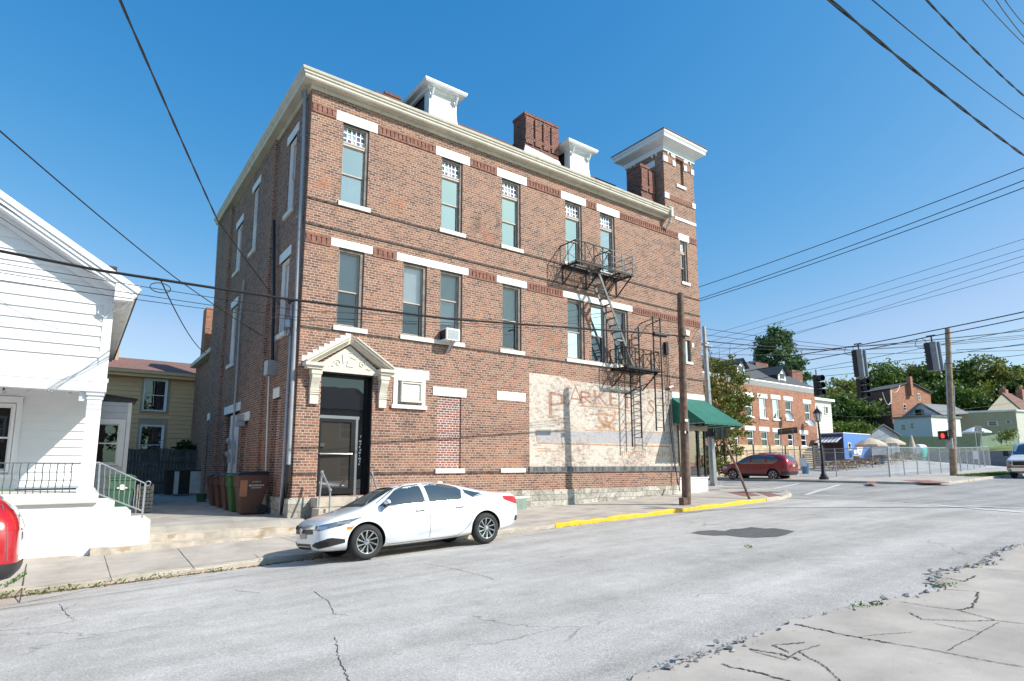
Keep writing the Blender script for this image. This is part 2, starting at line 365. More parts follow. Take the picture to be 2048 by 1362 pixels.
def strip(name, xs, lo, hi, ny, zf, m, kind='structure', skirt=0.0):
    mb = MB(); vs = []; n = ny+1
    for x in xs:
        a, b = lo(x), hi(x)
        for j in range(n):
            y = a+(b-a)*j/ny; vs.append((x, y, zf(x, y)))
    fs = [[i*n+j, (i+1)*n+j, (i+1)*n+j+1, i*n+j+1] for i in range(len(xs)-1) for j in range(ny)]
    mb.add(vs, fs)
    if skirt:
        for i in range(len(xs)-1):
            for j in (0, ny):
                a, b = vs[i*n+j], vs[(i+1)*n+j]; mb.quad(a, b, (b[0], b[1], b[2]-skirt), (a[0], a[1], a[2]-skirt))
        for i in (0, len(xs)-1):
            for j in range(ny):
                a, b = vs[i*n+j], vs[i*n+j+1]; mb.quad(a, b, (b[0], b[1], b[2]-skirt), (a[0], a[1], a[2]-skirt))
    mb.keep0 = True
    o = mb.build(name, m, recalc=False); tag(o, kind=kind); return o
XS = frange(-60, -12, 16)+frange(-10, 40, 100)+frange(42, 66, 12)+[66.5, 68, 70, 71.9, 72, 72.2, 72.4, 72.6, 73, 76]+frange(80, 240, 32)
XS = sorted(set(XS))
YS = sorted(set([-200, -120, -70, -40]+frange(-28, 20, 96)+[24, 30, 40, 60, 90, 140, 220]))
mb = MB(); mb.keep0 = True
n = len(YS); mb.add([(x, y, G(x, y)-.03) for x in XS for y in YS], [[i*n+j, (i+1)*n+j, (i+1)*n+j+1, i*n+j+1] for i in range(len(XS)-1) for j in range(n-1)])
g = mb.build('ground', M['hill'], recalc=False); tag(g, kind='structure')
# camera-side walkway outline, from the photographed broken edge
EDGE = [(1150, 1400), (1316, 1343), (1397, 1319), (1420, 1308), (1445, 1301), (1514, 1279), (1559, 1259), (1591, 1250), (1643, 1234), (1706, 1221), (1745, 1212), (1782, 1203), (1830, 1196), (1876, 1181), (1872, 1168), (1874, 1150), (1905, 1142), (1974, 1132), (1984, 1120), (2012, 1102), (2040, 1092)]
EP = [onG(*p) for p in EDGE]
EXY = []
for p in EP:
    if not EXY or p.x > EXY[-1][0]+.01: EXY.append((p.x, p.y))
EXY = [(-60, -13.3), (-3, -13.2)]+[e for e in EXY if e[0] > -2.5]+[(EXY[-1][0]+4, EXY[-1][1]-.1), (24, -14), (260, -14)]
def yedge(x): return lerp(EXY, x)+.05*math.sin(x*9.1)*(.5+.5*math.sin(x*2.3))+.03*math.sin(x*23.7)
road_x = sorted(set(frange(-60, -8, 20)+frange(-7.5, 16, 94)+frange(16, 24, 20)))
strip('road', road_x, lambda x: -15.2, lambda x: -3.6, 34, lambda x, y: G(x, y), M['asphalt'])
strip('cross_road', frange(24, 30.4, 12), lambda x: -60, lambda x: 90, 120, lambda x, y: G(x, y)+.001, M['asphalt_mid'])
strip('cross_road', frange(17, 24, 14), lambda x: -3.6-.0*x, lambda x: 90, 80, lambda x, y: G(x, y)+.001, M['asphalt_mid'])
strip('road', frange(30.4, 240, 80), lambda x: -15.2, lambda x: -4.2, 10, lambda x, y: G(x, y), M['asphalt_mid'])
# the darker junction surfacing laid over the worn street, with an uneven seam
strip('junction_surface', frange(17.5, 24, 26), lambda x: -13.4+.3*math.sin(x), lambda x: -8.2 if x < 17.9 else -3.6, 14, lambda x, y: G(x, y)+.004, M['asphalt_mid'])
walk_x = sorted(set(frange(-60, -6, 18)+frange(-5, 14, 300)+frange(14.2, 40, 60)+frange(45, 240, 20)))
strip('walkway', walk_x, lambda x: -30, yedge, 10, lambda x, y: G(x, y)+.025+.008*math.sin(x*1.3), M['concrete'], skirt=.12)
# building-side pavement
def kl(x): return -4.0 if x < 16.8 else (-4+7*(1-math.sqrt(max(0, 1-((min(x, 23)-16.8)/6.2)**2))))
def ZW(x, y): return lerp(BX, x)+.12+.025*(y+4)*(1-sstep(2, 8, x))
pav_x = sorted(set(frange(-60, -8, 14)+frange(-7, 16.8, 60)+frange(16.8, 22, 22)+frange(22.1, 23, 14)))
strip('pavement', pav_x, kl, lambda x: 1.0 if x < 17 else 80, 12, ZW, M['concrete'], skirt=.2)
def kerb(name, xs, fn, m, zf, w=.15):
    mb = MB(); mb.keep0 = True; P = []
    for i, x in enumerate(xs):
        y = fn(x); t = Vector((xs[min(i+1, len(xs)-1)]-xs[max(i-1, 0)], fn(xs[min(i+1, len(xs)-1)])-fn(xs[max(i-1, 0)]), 0)).normalized(); nn = Vector((-t.y, t.x, 0))
        jz = .008*math.sin(x*3.1)+.006*math.sin(x*7.7)
        P.append([(x+nn.x*d, y+nn.y*d, zf(x, y)+dz+jz*(dz > -.1)) for d, dz in ((-.022, -.26), (-.012, -.03), (.014, .006), (w, .006), (w, -.02))])
    for a, b in zip(P, P[1:]):
        for k in range(4): mb.quad(a[k], b[k], b[k+1], a[k+1])
    o = mb.build(name, m); tag(o, kind='structure'); return o
xs1 = [x for x in sorted(set(frange(-60, -6, 40)+frange(-6, 5.9, 60)))]
kerb('kerb', xs1, kl, M['concrete_st'], ZW)
kerb('kerb', frange(5.93, 16.4, 90), kl, M['yellow'], ZW)
kerb('kerb', frange(16.43, 22, 30)+frange(22.1, 22.95, 12), kl, M['concrete_st'], ZW)
# far corner pavement
def kf(x): return -5.3+1.6*(1-math.sqrt(max(0, 1-((31.4-max(min(x, 31.4), 29.9))/1.5)**2))) if x < 31.4 else -5.3
def ZF(x, y): return lerp(BX, x)+.12+.0*y
far_x = sorted(set(frange(29.9, 31.4, 24)+frange(31.6, 66, 40)+[80, 120, 200]))
strip('pavement', [x for x in far_x if x <= 34.7]+[34.7], kf, lambda x: 70, 20, ZF, M['concrete'], skirt=.2)
strip('pavement', [34.7]+[x for x in far_x if x > 34.7], kf, lambda x: -.9, 6, ZF, M['concrete'], skirt=.2)
kerb('kerb', [x for x in far_x], kf, M['concrete_st'], ZF)
strip('gravel_lot', frange(34.8, 72, 40), lambda x: -.8, lambda x: 13.5, 20, lambda x, y: G(x, y)+.02, M['gravel'])
strip('grass_verge', frange(37.6, 47, 30), lambda x: kf(x)+.2, lambda x: -3.6-.5*max(0, 38.6-x), 4, lambda x, y: ZF(x, y)+.02, M['grass'])
mb = MB(); mb.keep0 = True; mb.box(72.0, 72.35, -40, 60, .6, 2.85); o = mb.build('retaining_wall', M['retwall'])
tag(o, 'long grey concrete retaining wall along the back of the gravel lot', 'wall')
def gpoly(name, pix, off, m, zf=None, kind='structure'):
    mb = MB(); mb.keep0 = True; P = [onG(x, y, off) for x, y in pix]; mb.poly(P)
    o = mb.build(name, m); tag(o, kind=kind); return o
def ribbon(mb, pts, w, jit=0.0, sub=1, zf=None, off=.006):
    P = []
    for i in range(len(pts)-1):
        for k in range(sub): P.append(Vector(pts[i]).lerp(Vector(pts[i+1]), k/sub))
    P.append(Vector(pts[-1])); L = []
    for i, p in enumerate(P):
        t = (P[min(i+1, len(P)-1)]-P[max(i-1, 0)]); t.z = 0; t.normalize(); nn = Vector((-t.y, t.x, 0))
        q = p+nn*random.uniform(-jit, jit); ww = w*(random.uniform(.35, 1.3) if jit else 1)
        z = lambda v: (v.x, v.y, (zf(v.x, v.y) if zf else G(v.x, v.y))+off)
        L.append((z(q-nn*ww/2), z(q+nn*ww/2)))
    for a, b in zip(L, L[1:]): mb.quad(a[0], b[0], b[1], a[1])
def pix(*ps, off=0.0): return [onG(x, y, off) for x, y in ps]
mk = MB(); mk.keep0 = True
for pts, w in (([(1526, 982.5), (1560, 975), (1598, 967)], .2), ([(1611, 990), (1640, 981), (1680, 969.5)], .2), ([(1611, 990), (1780, 996), (2060, 1005)], .16), ([(1790, 1003), (1870, 1008), (2060, 1021)], .12), ([(1865, 1010), (2060, 1026)], .35), ([(1950, 964.5), (2060, 966.5)], .2)):
    ribbon(mk, pix(*pts), w, 0, 8, off=.009)
tag(mk.build('road_marking', M['paint'], recalc=False), kind='structure')
gpoly('asphalt_patch', [(1382, 1066), (1396, 1062), (1425, 1060), (1449, 1062), (1462, 1058), (1484, 1057), (1502, 1054), (1530, 1057), (1548, 1056), (1590, 1062), (1572, 1069), (1556, 1073), (1510, 1075), (1478, 1073.5), (1452, 1070), (1428, 1071), (1404, 1069)], .006, M['asphalt_new'])
for q in ([(1732, 964), (1749, 963), (1757, 967.5), (1738, 968)], [(1800, 960), (1860, 960.5), (1906, 966), (1850, 966)]): gpoly('paver_ramp', q, .125, M['paver'])
for q in ([(1455, 985), (1487, 982), (1522, 991), (1490, 993)], [(1512, 984), (1540, 985.5), (1566, 992), (1540, 994)]): gpoly('paver_ramp', q, .125, M['paver'])
# cracks and joints: dark gaps in the slabs
M['crack'] = mat('crack_soil', (.085, .072, .06), 1, var=.3, vs=30)
mk = MB(); mk.keep0 = True
CR = [([(1591, 1249), (1650, 1262), (1720, 1276), (1780, 1287)], .03), ([(1780, 1287), (1870, 1302), (1970, 1322), (2060, 1337)], .014), ([(1598, 1302), (1612, 1312), (1640, 1325), (1655, 1335), (1665, 1345), (1690, 1370)], .016), ([(1445, 1325), (1461, 1331), (1518, 1343), (1600, 1366)], .024), ([(1498, 1297), (1559, 1307), (1603, 1319)], .028), ([(1894, 1303), (1956, 1270), (1998, 1245)], .012), ([(1803, 1203), (1859, 1213), (1918, 1220), (1991, 1241), (2060, 1249)], .018), ([(1820, 1226), (1845, 1240), (1890, 1241), (1928, 1243), (1991, 1241)], .018), ([(1869, 1248), (1914, 1257), (1963, 1266)], .014), ([(1726, 1273), (1772, 1269), (1827, 1266)], .009), ([(1956, 1182), (1953, 1200), (1942, 1214), (1918, 1220)], .03), ([(1890, 1177), (1953, 1181)], .014), ([(1894, 1154), (1928, 1161), (1950, 1150)], .03), ([(1970, 1137), (2060, 1145)], .014), ([(1500, 1300), (1570, 1318), (1598, 1302), (1640, 1290)], .012), ([(1580, 1305), (1545, 1290), (1610, 1285)], .02)]
for pts, w in CR: ribbon(mk, pix(*pts, off=.03), w*.75, w*.5, 14, zf=lambda x, y: G(x, y)+.025+.008*math.sin(x*1.3), off=.005)
tag(mk.build('walkway_cracks', M['crack'], recalc=False), kind='structure')
mk = MB(); mk.keep0 = True
for pts, w in (([(208, 1118), (224, 1157)], .014), ([(355, 1103), (390, 1136)], .014), ([(508, 1110), (522, 1119)], .012), ([(52, 1135), (40, 1190)], .02), ([(40, 1189), (300, 1150), (445, 1131)], .03), ([(560, 1080), (600, 1090)], .01)):
    ribbon(mk, pix(*pts, off=.12), w, w*.2, 6, zf=ZW, off=.004)
for x in (3.4, 5.2, 7.6, 9.5, 11.4, 13.6, 15.4): ribbon(mk, [(x, -3.8, 0), (x-.02, -.1, 0)], .012, .002, 6, zf=ZW, off=.004)
ribbon(mk, [(3, -2.1, 0), (16, -2.0, 0)], .01, .003, 20, zf=ZW, off=.004)
tag(mk.build('pavement_joints', M['crack'], recalc=False), kind='structure')
mk = MB(); mk.keep0 = True
for pts in ([(628, 1183), (656, 1203), (668, 1228), (700, 1232)], [(672, 1275), (676, 1310), (690, 1345), (700, 1370)], [(846, 1127), (900, 1136), (960, 1150), (990, 1160)], [(0, 1262), (90, 1255), (180, 1236)], [(470, 1181), (520, 1186)], [(120, 1208), (138, 1235), (150, 1240)], [(1500, 1105), (1600, 1118), (1700, 1122)]):
    ribbon(mk, pix(*pts), .009, .014, 12, off=.004)
tag(mk.build('road_cracks', M['crack'], recalc=False), kind='structure')
# loose rubble along the broken edge
M['rubble'] = mat('grey_rubble', (.33, .32, .31), .9, var=.5, vs=14)
mk = MB(); mk.keep0 = True
def pebble(mb, p, r):
    vs = [Vector(v)*random.uniform(.6, 1.25)*r for v in ((1, 0, 0), (-1, 0, 0), (0, 1, 0), (0, -1, 0), (0, 0, .7), (0, 0, -.5), (.6, .6, .3), (-.6, .5, .3))]
    mb.add([Vector(p)+v for v in vs], [[0, 6, 4], [2, 4, 6], [0, 2, 6], [2, 7, 4], [1, 4, 7], [2, 1, 7], [1, 3, 4], [3, 0, 4], [0, 5, 2], [2, 5, 1], [1, 5, 3], [3, 5, 0]])
for i in range(len(EP)-1):
    a, b = EP[i], EP[i+1]; dense = (i in (1, 2, 3, 4, 14, 15, 16, 17, 18, 19)); L = (b-a).length
    for k in range(int(L*(90 if dense else 16))):
        p = a.lerp(b, random.random()); x, y = p.x+random.gauss(0, .03), p.y+random.gauss(0, .06 if dense else .04)
        r = random.choice((.006, .008, .01, .014, .02)) if random.random() < .93 else random.uniform(.03, .055)
        pebble(mk, (x, y, G(x, y)+.02+r*.3), r)
tag(mk.build('rubble', M['rubble'], recalc=False), kind='stuff')
M['leaves_dry'] = leafmat('dry_leaf_litter', [(.20, .11, .05), (.30, .18, .09), (.16, .10, .06)])
M['weed'] = leafmat('green_weeds', [(.035, .10, .012), (.07, .17, .025), (.13, .22, .04)])
mk = MB(); mk.keep0 = True; wd = MB(); wd.keep0 = True
def leaf(mb, p, s, up=.5):
    d = Vector((random.gauss(0, 1), random.gauss(0, 1), random.gauss(0, up))).normalized(); u = d.cross(Vector((random.gauss(0, 1), random.gauss(0, 1), random.gauss(0, 1)))).normalized(); p = Vector(p)
    mb.quad(p-d*s, p+u*s*.5, p+d*s, p-u*s*.5)
for i in range(900):
    x = random.uniform(-6.2, -.2); y = -4.03-abs(random.gauss(0, .10)); leaf(mk, (x, y, G(x, y)+.012), random.uniform(.012, .035), .15)
for i in range(250):
    x = random.uniform(2.6, 8); y = -4.03-abs(random.gauss(0, .06)); leaf(mk, (x, y, G(x, y)+.012), random.uniform(.01, .025), .15)
for cx, n_, s_ in ((-5.55, 60, 1.5), (-5.2, 50, 1), (-4.95, 60, 1.2), (-4.6, 70, 1.3), (-4.3, 40, 1), (-4.0, 60, 1.1), (-3.72, 30, .8), (-3.4, 70, 1.3), (-2.45, 50, 1), (-5.7, 40, 1.4)):
    for k in range(int(n_*.55)):
        x = cx+random.gauss(0, .09*s_); y = -4.07-abs(random.gauss(0, .05)); leaf(wd, (x, y, G(x, y)+random.uniform(.015, .075*s_)), random.uniform(.012, .032), .9)
for k in range(70):
    a = random.random(); x = -5.55+.2*a+random.gauss(0, .03); y = -3.9+1.2*a; leaf(wd, (x, y, ZW(x, y)+random.uniform(.01, .07)), random.uniform(.015, .035), .8)
for px_, py_ in ((1946, 1133), (1890, 1174), (1500, 1095), (1725, 1214), (1750, 1212)):
    c = onG(px_, py_, .02)
    for k in range(40): leaf(wd, (c.x+random.gauss(0, .1), c.y+random.gauss(0, .05), c.z+random.uniform(0, .04)), random.uniform(.01, .025), .9)
tag(mk.build('leaf_litter', M['leaves_dry'], recalc=False), kind='stuff')
tag(wd.build('weeds', M['weed'], recalc=False), kind='stuff')
mk = MB(); mk.keep0 = True
for i in range(3500):
    x = random.uniform(37.4, 47); y = random.uniform(kf(x)+.2, -3.4); h = random.uniform(.04, .12); a = random.uniform(0, 6.3); z = ZF(x, y)+.02
    mk.add([(x-.02*math.cos(a), y-.02*math.sin(a), z), (x+.02*math.cos(a), y+.02*math.sin(a), z), (x+random.gauss(0, .03), y+random.gauss(0, .03), z+h)], [[0, 1, 2]])
tag(mk.build('grass', M['weed'], recalc=False), kind='stuff')
# ============================================================ MAIN BRICK BUILDING
B = empty('brick_building', (0, 0, 0), 'three storey red brick commercial building with white lintels and a corner tower', 'building')
def MF(u, d, z): return (u, d, z)
def ML(x0): return lambda u, d, z: (x0+d, u, z)
def wall_holes(mb, u0, u1, z0, z1, holes, depth=.16, d0=0.0):
    us = sorted({u0, u1, *[h[0] for h in holes], *[h[1] for h in holes]}); us = [u for u in us if u0 <= u <= u1]
    zs = sorted({z0, z1, *[h[2] for h in holes], *[h[3] for h in holes]}); zs = [z for z in zs if z0 <= z <= z1]
    for a, b in zip(us, us[1:]):
        for c, e in zip(zs, zs[1:]):
            cu, cz = (a+b)/2, (c+e)/2
            if any(h[0] < cu < h[1] and h[2] < cz < h[3] for h in holes): continue
            mb.quad((a, d0, c), (b, d0, c), (b, d0, e), (a, d0, e))
    for h in holes:
        a, b, c, e = h[:4]; dd = d0+(h[4] if len(h) > 4 else depth)
        mb.quad((a, d0, c), (a, dd, c), (a, dd, e), (a, d0, e)); mb.quad((b, d0, c), (b, d0, e), (b, dd, e), (b, dd, c))
        mb.quad((a, d0, c), (b, d0, c), (b, dd, c), (a, dd, c)); mb.quad((a, d0, e), (a, dd, e), (b, dd, e), (b, d0, e))
M['stained'] = None
def stained():
    m, nt, b = nm('stained_glass'); tc = N(nt, 'ShaderNodeTexCoord').outputs['Object']
    g = N(nt, 'ShaderNodeNewGeometry'); c = ramp(nt, g.outputs['Random Per Island'], [(0, (.03, .05, .12)), (.2, (.10, .14, .26)), (.4, (.35, .40, .46)), (.55, (.05, .16, .12)), (.7, (.16, .08, .20)), (.85, (.45, .50, .52))], 'CONSTANT')
    nt.links.new(c, b.inputs['Base Color']); b.inputs['Roughness'].default_value = .12; b.inputs['Specular IOR Level'].default_value = .8; return m
M['stained'] = stained()
def window(parent, MP, u0, u1, z0, z1, d=0.0, transom=False, blind=0, curtain=0, gm='glass', fr='woodframe', sa='sash', mid=.5, fw=.085, name='window'):
    f = MB(MP); d0, d1 = d+.05, d+.26
    f.box(u0, u0+fw*.55, d0, d1, z0, z1); f.box(u1-fw*1.1, u1, d0, d1, z0, z1)
    f.box(u0+fw*.55, u1-fw*1.1, d0+.002, d1-.002, z1-fw*.9, z1); f.box(u0+fw*.55, u1-fw*1.1, d0+.002, d1-.002, z0, z0+fw*.5)
    W = f.build(name, M[fr], parent); a, b = u0+fw*.55, u1-fw*1.1; c, e = z0+fw*.5, z1-fw*.9
    if transom:
        t = e-.52; m = MB(MP); m.box(a, b, d+.08, d+.2, t-.09, t); m.box(a, b, d+.065, d+.2, t-.02, t+.02); m.build('transom_bar', M[sa], W)
        g = MB(MP); nx, nz = 5, 3; gw = (b-a)/nx; gh = (e-t)/nz
        mm = MB(MP)
        for i in range(nx):
            for j in range(nz): g.quad((a+gw*i+.016, d+.15, t+gh*j+.016), (a+gw*(i+1)-.016, d+.15, t+gh*j+.016), (a+gw*(i+1)-.016, d+.15, t+gh*(j+1)-.016), (a+gw*i+.016, d+.15, t+gh*(j+1)-.016))
        for i in range(nx+1): mm.box(a+gw*i-.016, a+gw*i+.016, d+.13, d+.17, t, e)
        for j in range(nz+1): mm.box(a, b, d+.133, d+.167, t+gh*j-.016, t+gh*j+.016)
        g.build('stained_pane', M['stained'], W); mm.build('muntin', M['white_sash'], W); e = t-.09
    s = MB(MP); zm = c+(e-c)*mid; w = .035
    s.box(a, a+w, d+.13, d+.17, zm, e); s.box(b-w, b, d+.13, d+.17, zm, e); s.box(a+w, b-w, d+.131, d+.169, e-w, e); s.box(a+w, b-w, d+.131, d+.169, zm, zm+w)
    s.box(a, a+w, d+.17, d+.21, c, zm+w); s.box(b-w, b, d+.17, d+.21, c, zm+w); s.box(a+w, b-w, d+.171, d+.209, c, c+w*1.4); s.box(a+w, b-w, d+.171, d+.209, zm-.005, zm+w-.002)
    s.build('sash', M[sa], W)
    g = MB(MP); g.quad((a+w, d+.15, zm+w), (b-w, d+.15, zm+w), (b-w, d+.15, e-w), (a+w, d+.15, e-w)); g.build('pane', M[gm], W)
    g = MB(MP); g.quad((a+w, d+.19, c+w*1.4), (b-w, d+.19, c+w*1.4), (b-w, d+.19, zm), (a+w, d+.19, zm)); g.build('pane', M['glass_screen' if gm == 'glass' else gm], W)
    if blind:
        k = MB(MP); z = e-.02; zb = c+(e-c)*(1-blind)
        while z > zb: k.quad((a, d+.235, z), (b, d+.235, z), (b, d+.262, z-.036), (a, d+.262, z-.036)); z -= .042
        k.build('blind', M['blind'], W)
    if curtain:
        k = MB(MP); n = 10
        for i in range(n):
            x0, x1 = a+(b-a)*i/n, a+(b-a)*(i+1)/n; y0, y1 = d+.25+.02*(i % 2), d+.25+.02*((i+1) % 2)
            k.quad((x0, y0, c+.04), (x1, y1, c+.04), (x1, y1, c+(e-c)*curtain), (x0, y0, c+(e-c)*curtain))
        k.build('curtain', M['curtain'], W)
    bk = MB(MP); bk.quad((u0, d+.7, z0), (u1, d+.7, z0), (u1, d+.7, z1), (u0, d+.7, z1)); bk.build('dark_room', M['black'], W)  # black sheet standing in for the unlit room behind the panes
    return W
W3 = [(.97, 1.83), (4.44, 5.28), (6.96, 7.82), (10.04, 10.93), (11.97, 12.82)]
L3 = [(.75, 2.1), (4.2, 5.57), (6.73, 8.11), (9.81, 11.17), (11.77, 13.13), (17.08, 17.88)]
W2 = [(1.0, 1.81), (3.11, 3.96), (4.46, 5.32), (6.99, 7.84), (10.08, 10.97), (11.34, 12.24), (12.6, 13.48)]
L2 = [(.76, 2.07), (2.87, 5.55), (6.73, 8.1), (9.86, 13.77)]
holes = [(a, b, 9.30, 11.87) for a, b in W3]+[(17.2, 17.7, 9.86, 11.92)]+[(a, b, 5.47, 7.86) for a, b in W2]
holes += [(.66, 2.2, .56, 4.08, .42), (3.02, 3.86, 3.32, 4.02, .3), (17.25, 17.66, 6.1, 7.1, .2)]
holes += [(4.43, 5.33, 1.31, 3.64, .045), (16.46, 18.46, -1, 4.37, .0)]
w = MB(MF); wall_holes(w, 0, 18.46, -.9, 12.6, holes)
# step out below the water table, and the other faces of the block
w.M = None
for a, b, x in ((0, 3.55, 0), (3.55, 10.2, -.12), (10.2, 12.95, -.24)):
    w.M = ML(x)
    hs = {0: [(1.42, 2.25, 9.36, 11.86), (1.48, 2.45, 5.44, 7.84), (1.6, 2.5, .0, 3.46, .3)], -.12: [(5.7, 6.5, 9.33, 11.84), (8.25, 9.3, 9.27, 11.26), (8.22, 9.28, 5.4, 7.79), (6.5, 9.2, -.2, 3.4, .25), (5.1, 6.1, -.2, 2.95, .2)], -.24: [(11.8, 12.25, -.2, 3.37, .2)]}[x]
    wall_holes(w, a, b, -.9, 12.6, hs)
w.M = None
for y, x0, x1 in ((3.55, -.12, 0), (10.2, -.24, -.12)): w.quad((x0, y, -.9), (x1, y, -.9), (x1, y, 12.6), (x0, y, 12.6))
w.quad((18.46, 0, 4.37), (18.46, 12.95, 4.37), (18.46, 12.95, 12.6), (18.46, 0, 12.6)); w.quad((18.46, 3.3, -.9), (18.46, 12.95, -.9), (18.46, 12.95, 4.37), (18.46, 3.3, 4.37))
w.quad((-.24, 12.95, -.9), (18.46, 12.95, -.9), (18.46, 12.95, 12.6), (-.24, 12.95, 12.6))
w.quad((16.46, .0, -.9), (16.46, 3.3, -.9), (16.46, 3.3, 4.37), (16.46, 0, 4.37)); w.quad((16.46, 3.3, -.9), (18.46, 3.3, -.9), (18.46, 3.3, 4.37), (16.46, 3.3, 4.37)); w.quad((16.46, 0, 4.37), (18.46, 0, 4.37), (18.46, 3.3, 4.37), (16.46, 3.3, 4.37))
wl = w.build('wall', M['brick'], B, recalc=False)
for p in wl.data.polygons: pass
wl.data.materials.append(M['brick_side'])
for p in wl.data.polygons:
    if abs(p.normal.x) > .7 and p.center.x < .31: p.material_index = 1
m = MB(); m.quad((4.43, .04, 1.31), (5.33, .04, 1.31), (5.33, .04, 3.64), (4.43, .04, 3.64)); m.build('bricked_up_window', M['brick_new'], B)
m = MB(); m.box(-.06, 16.42, -.06, .0, -.9, .55); m.box(-.1, -.06, -.06, 3.5, -.9, .52)
m.build('foundation', M['stone'], B)
m = MB(); m.box(7.35, 7.98, -.075, -.02, -.3, .28); m.build('basement_window', mat('green_glass_block', (.25, .33, .28), .3, var=.15, vs=6), B)
m = MB(); m.box(7.2, 8.1, -.085, -.02, .28, .36); m.build('sill', M['sill'], B)
# belts
m = MB()
for z, h, pr in ((9.13, .055, .028), (8.35, .06, .03), (5.29, .055, .028)): m.box(0.004, 18.45, -pr, 0, z, z+h); 
m.box(.004, .64, -.035, 0, 1.17, 1.23); m.box(2.22, 8.15, -.035, 0, 1.165, 1.23)
for z in (9.13, 8.35, 5.29): m.box(.012, .03, -.001, 0, z, z+.01)
m.build('belt_course', M['belt'], B)
m = MB(); m.box(8.15, 16.44, -.05, 0, 1.165, 1.36); m.build('belt_course', M['belt_grey'], B)
# corbel tables between the lintels
def corbel(lo, ln, x0, x1):
    m = MB(); cur = x0; segs = []
    for a, b in ln+[(x1, x1)]:
        if a-cur > .05: segs.append((cur, a))
        cur = b
    for a, b in segs:
        m.box(a, b, -.03, 0, lo, lo+.055); m.box(a, b, -.034, 0, lo+.235, lo+.30); m.box(a, b, -.006, 0, lo+.055, lo+.235)
        n = max(1, int((b-a)/.135)); s = (b-a)/n
        for i in range(n): m.box(a+s*i+.022, a+s*(i+1)-.022, -.03, 0, lo+.058, lo+.232)
    m.build('corbel_table', M['corbel'], B)
corbel(11.88, L3, .01, 18.45); corbel(7.81, L2, .01, 18.45)
for (a, b) in L3: m = MB(); m.box(a, b, -.02, .12, 11.87, 12.19); m.build('lintel', M['lintel'], B, bevel=.008)
for (a, b) in L2: m = MB(); m.box(a, b, -.02, .12, 7.86, 8.11); m.build('lintel', M['lintel'], B, bevel=.008)
for a, b in [(.91, 1.93), (4.38, 5.4), (6.91, 7.91), (9.95, 11.03), (11.88, 12.92), (17.17, 17.79)]:
    z = 9.86 if a > 17 else 9.30; m = MB(); m.box(a, b, -.06, .14, z-.14, z); m.build('sill', M['sill'], B, bevel=.006)
for a, b in [(.92, 1.97), (3.05, 5.41), (6.87, 7.97), (9.97, 13.6)]: m = MB(); m.box(a, b, -.06, .14, 5.33, 5.47); m.build('sill', M['sill'], B, bevel=.006)
for a, b, z0, z1 in ((4.26, 5.52, 3.64, 3.93), (6.76, 8.01, 3.66, 3.97), (2.72, 4.11, 4.1, 4.4)): m = MB(); m.box(a, b, -.02, .03, z0, z1); m.build('lintel', M['lintel'], B, bevel=.008)
for a, b, z0, z1 in ((4.38, 5.47, 1.165, 1.31), (6.91, 7.97, 1.165, 1.31)): m = MB(); m.box(a, b, -.06, .02, z0, z1); m.build('sill', M['sill'], B, bevel=.006)
for i, (a, b) in enumerate(W3): window(B, MF, a, b, 9.30, 11.87, transom=True, gm='glass_sky', curtain=(.47, .5, 0, 0, 0)[i] if i < 2 else 0, mid=.5)
window(B, MF, 17.2, 17.7, 9.86, 11.92, transom=True, gm='glass_sky')
for i, (a, b) in enumerate(W2): window(B, MF, a, b, 5.47, 7.86, blind=1 if i != 2 else .75, fw=.1, mid=.46 if i != 2 else .6)
# arched tower window
m = MB(); f = []
cx, r = 17.455, .205
arc = [(cx-r, .1, 6.1)]+[(cx-r*math.cos(math.pi*i/10), .1, 7.05+r*1.2*math.sin(math.pi*i/10)) for i in range(11)]+[(cx+r, .1, 6.1)]
m.poly(arc); fa = m.build('window', M['glass_dark'], B)
m = MB(); m.tube([(p[0], .04, p[2]) for p in arc], .03); m.build('frame', M['woodframe'], fa)
m = MB(); m.prism([(17.36, -.03, 7.3), (17.55, -.03, 7.3), (17.6, -.03, 7.56), (17.31, -.03, 7.56)], (0, .05, 0)); m.box(17.72, 17.86, -.03, .02, 6.8, 7.0); m.box(17.04, 17.17, -.03, .02, 6.8, 7.0); m.build('keystone', M['lintel'], B)
m = MB(); m.box(17.18, 17.74, -.05, .1, 5.98, 6.1); m.build('sill', M['sill'], B)
# louvre window
m = MB(); m.box(2.88, 3.02, -.03, .1, 3.25, 4.09); m.box(3.86, 3.98, -.03, .1, 3.25, 4.09); m.box(3.02, 3.86, -.028, .1, 4.02, 4.09); m.box(2.82, 4.03, -.08, .1, 3.15, 3.27)
lv = m.build('louvre_window', M['lintel'], B, bevel=.006)
m = MB(); m.box(3.12, 3.16, -.1, .2, 3.36, 3.98); m.box(3.78, 3.82, -.1, .2, 3.36, 3.98); m.box(3.16, 3.78, -.1, .2, 3.94, 3.98); m.box(3.16, 3.78, -.1, .2, 3.36, 3.4); m.box(3.02, 3.86, .06, .09, 3.32, 4.02); m.build('vent_box', M['cream_paint'], lv)
m = MB()
for i in range(9): m.bar((3.16, -.05, 3.44+i*.057), (3.78, -.05, 3.44+i*.057), .012, .06, up=(0, .5, 1))
m.build('louvre', M['white'], lv)
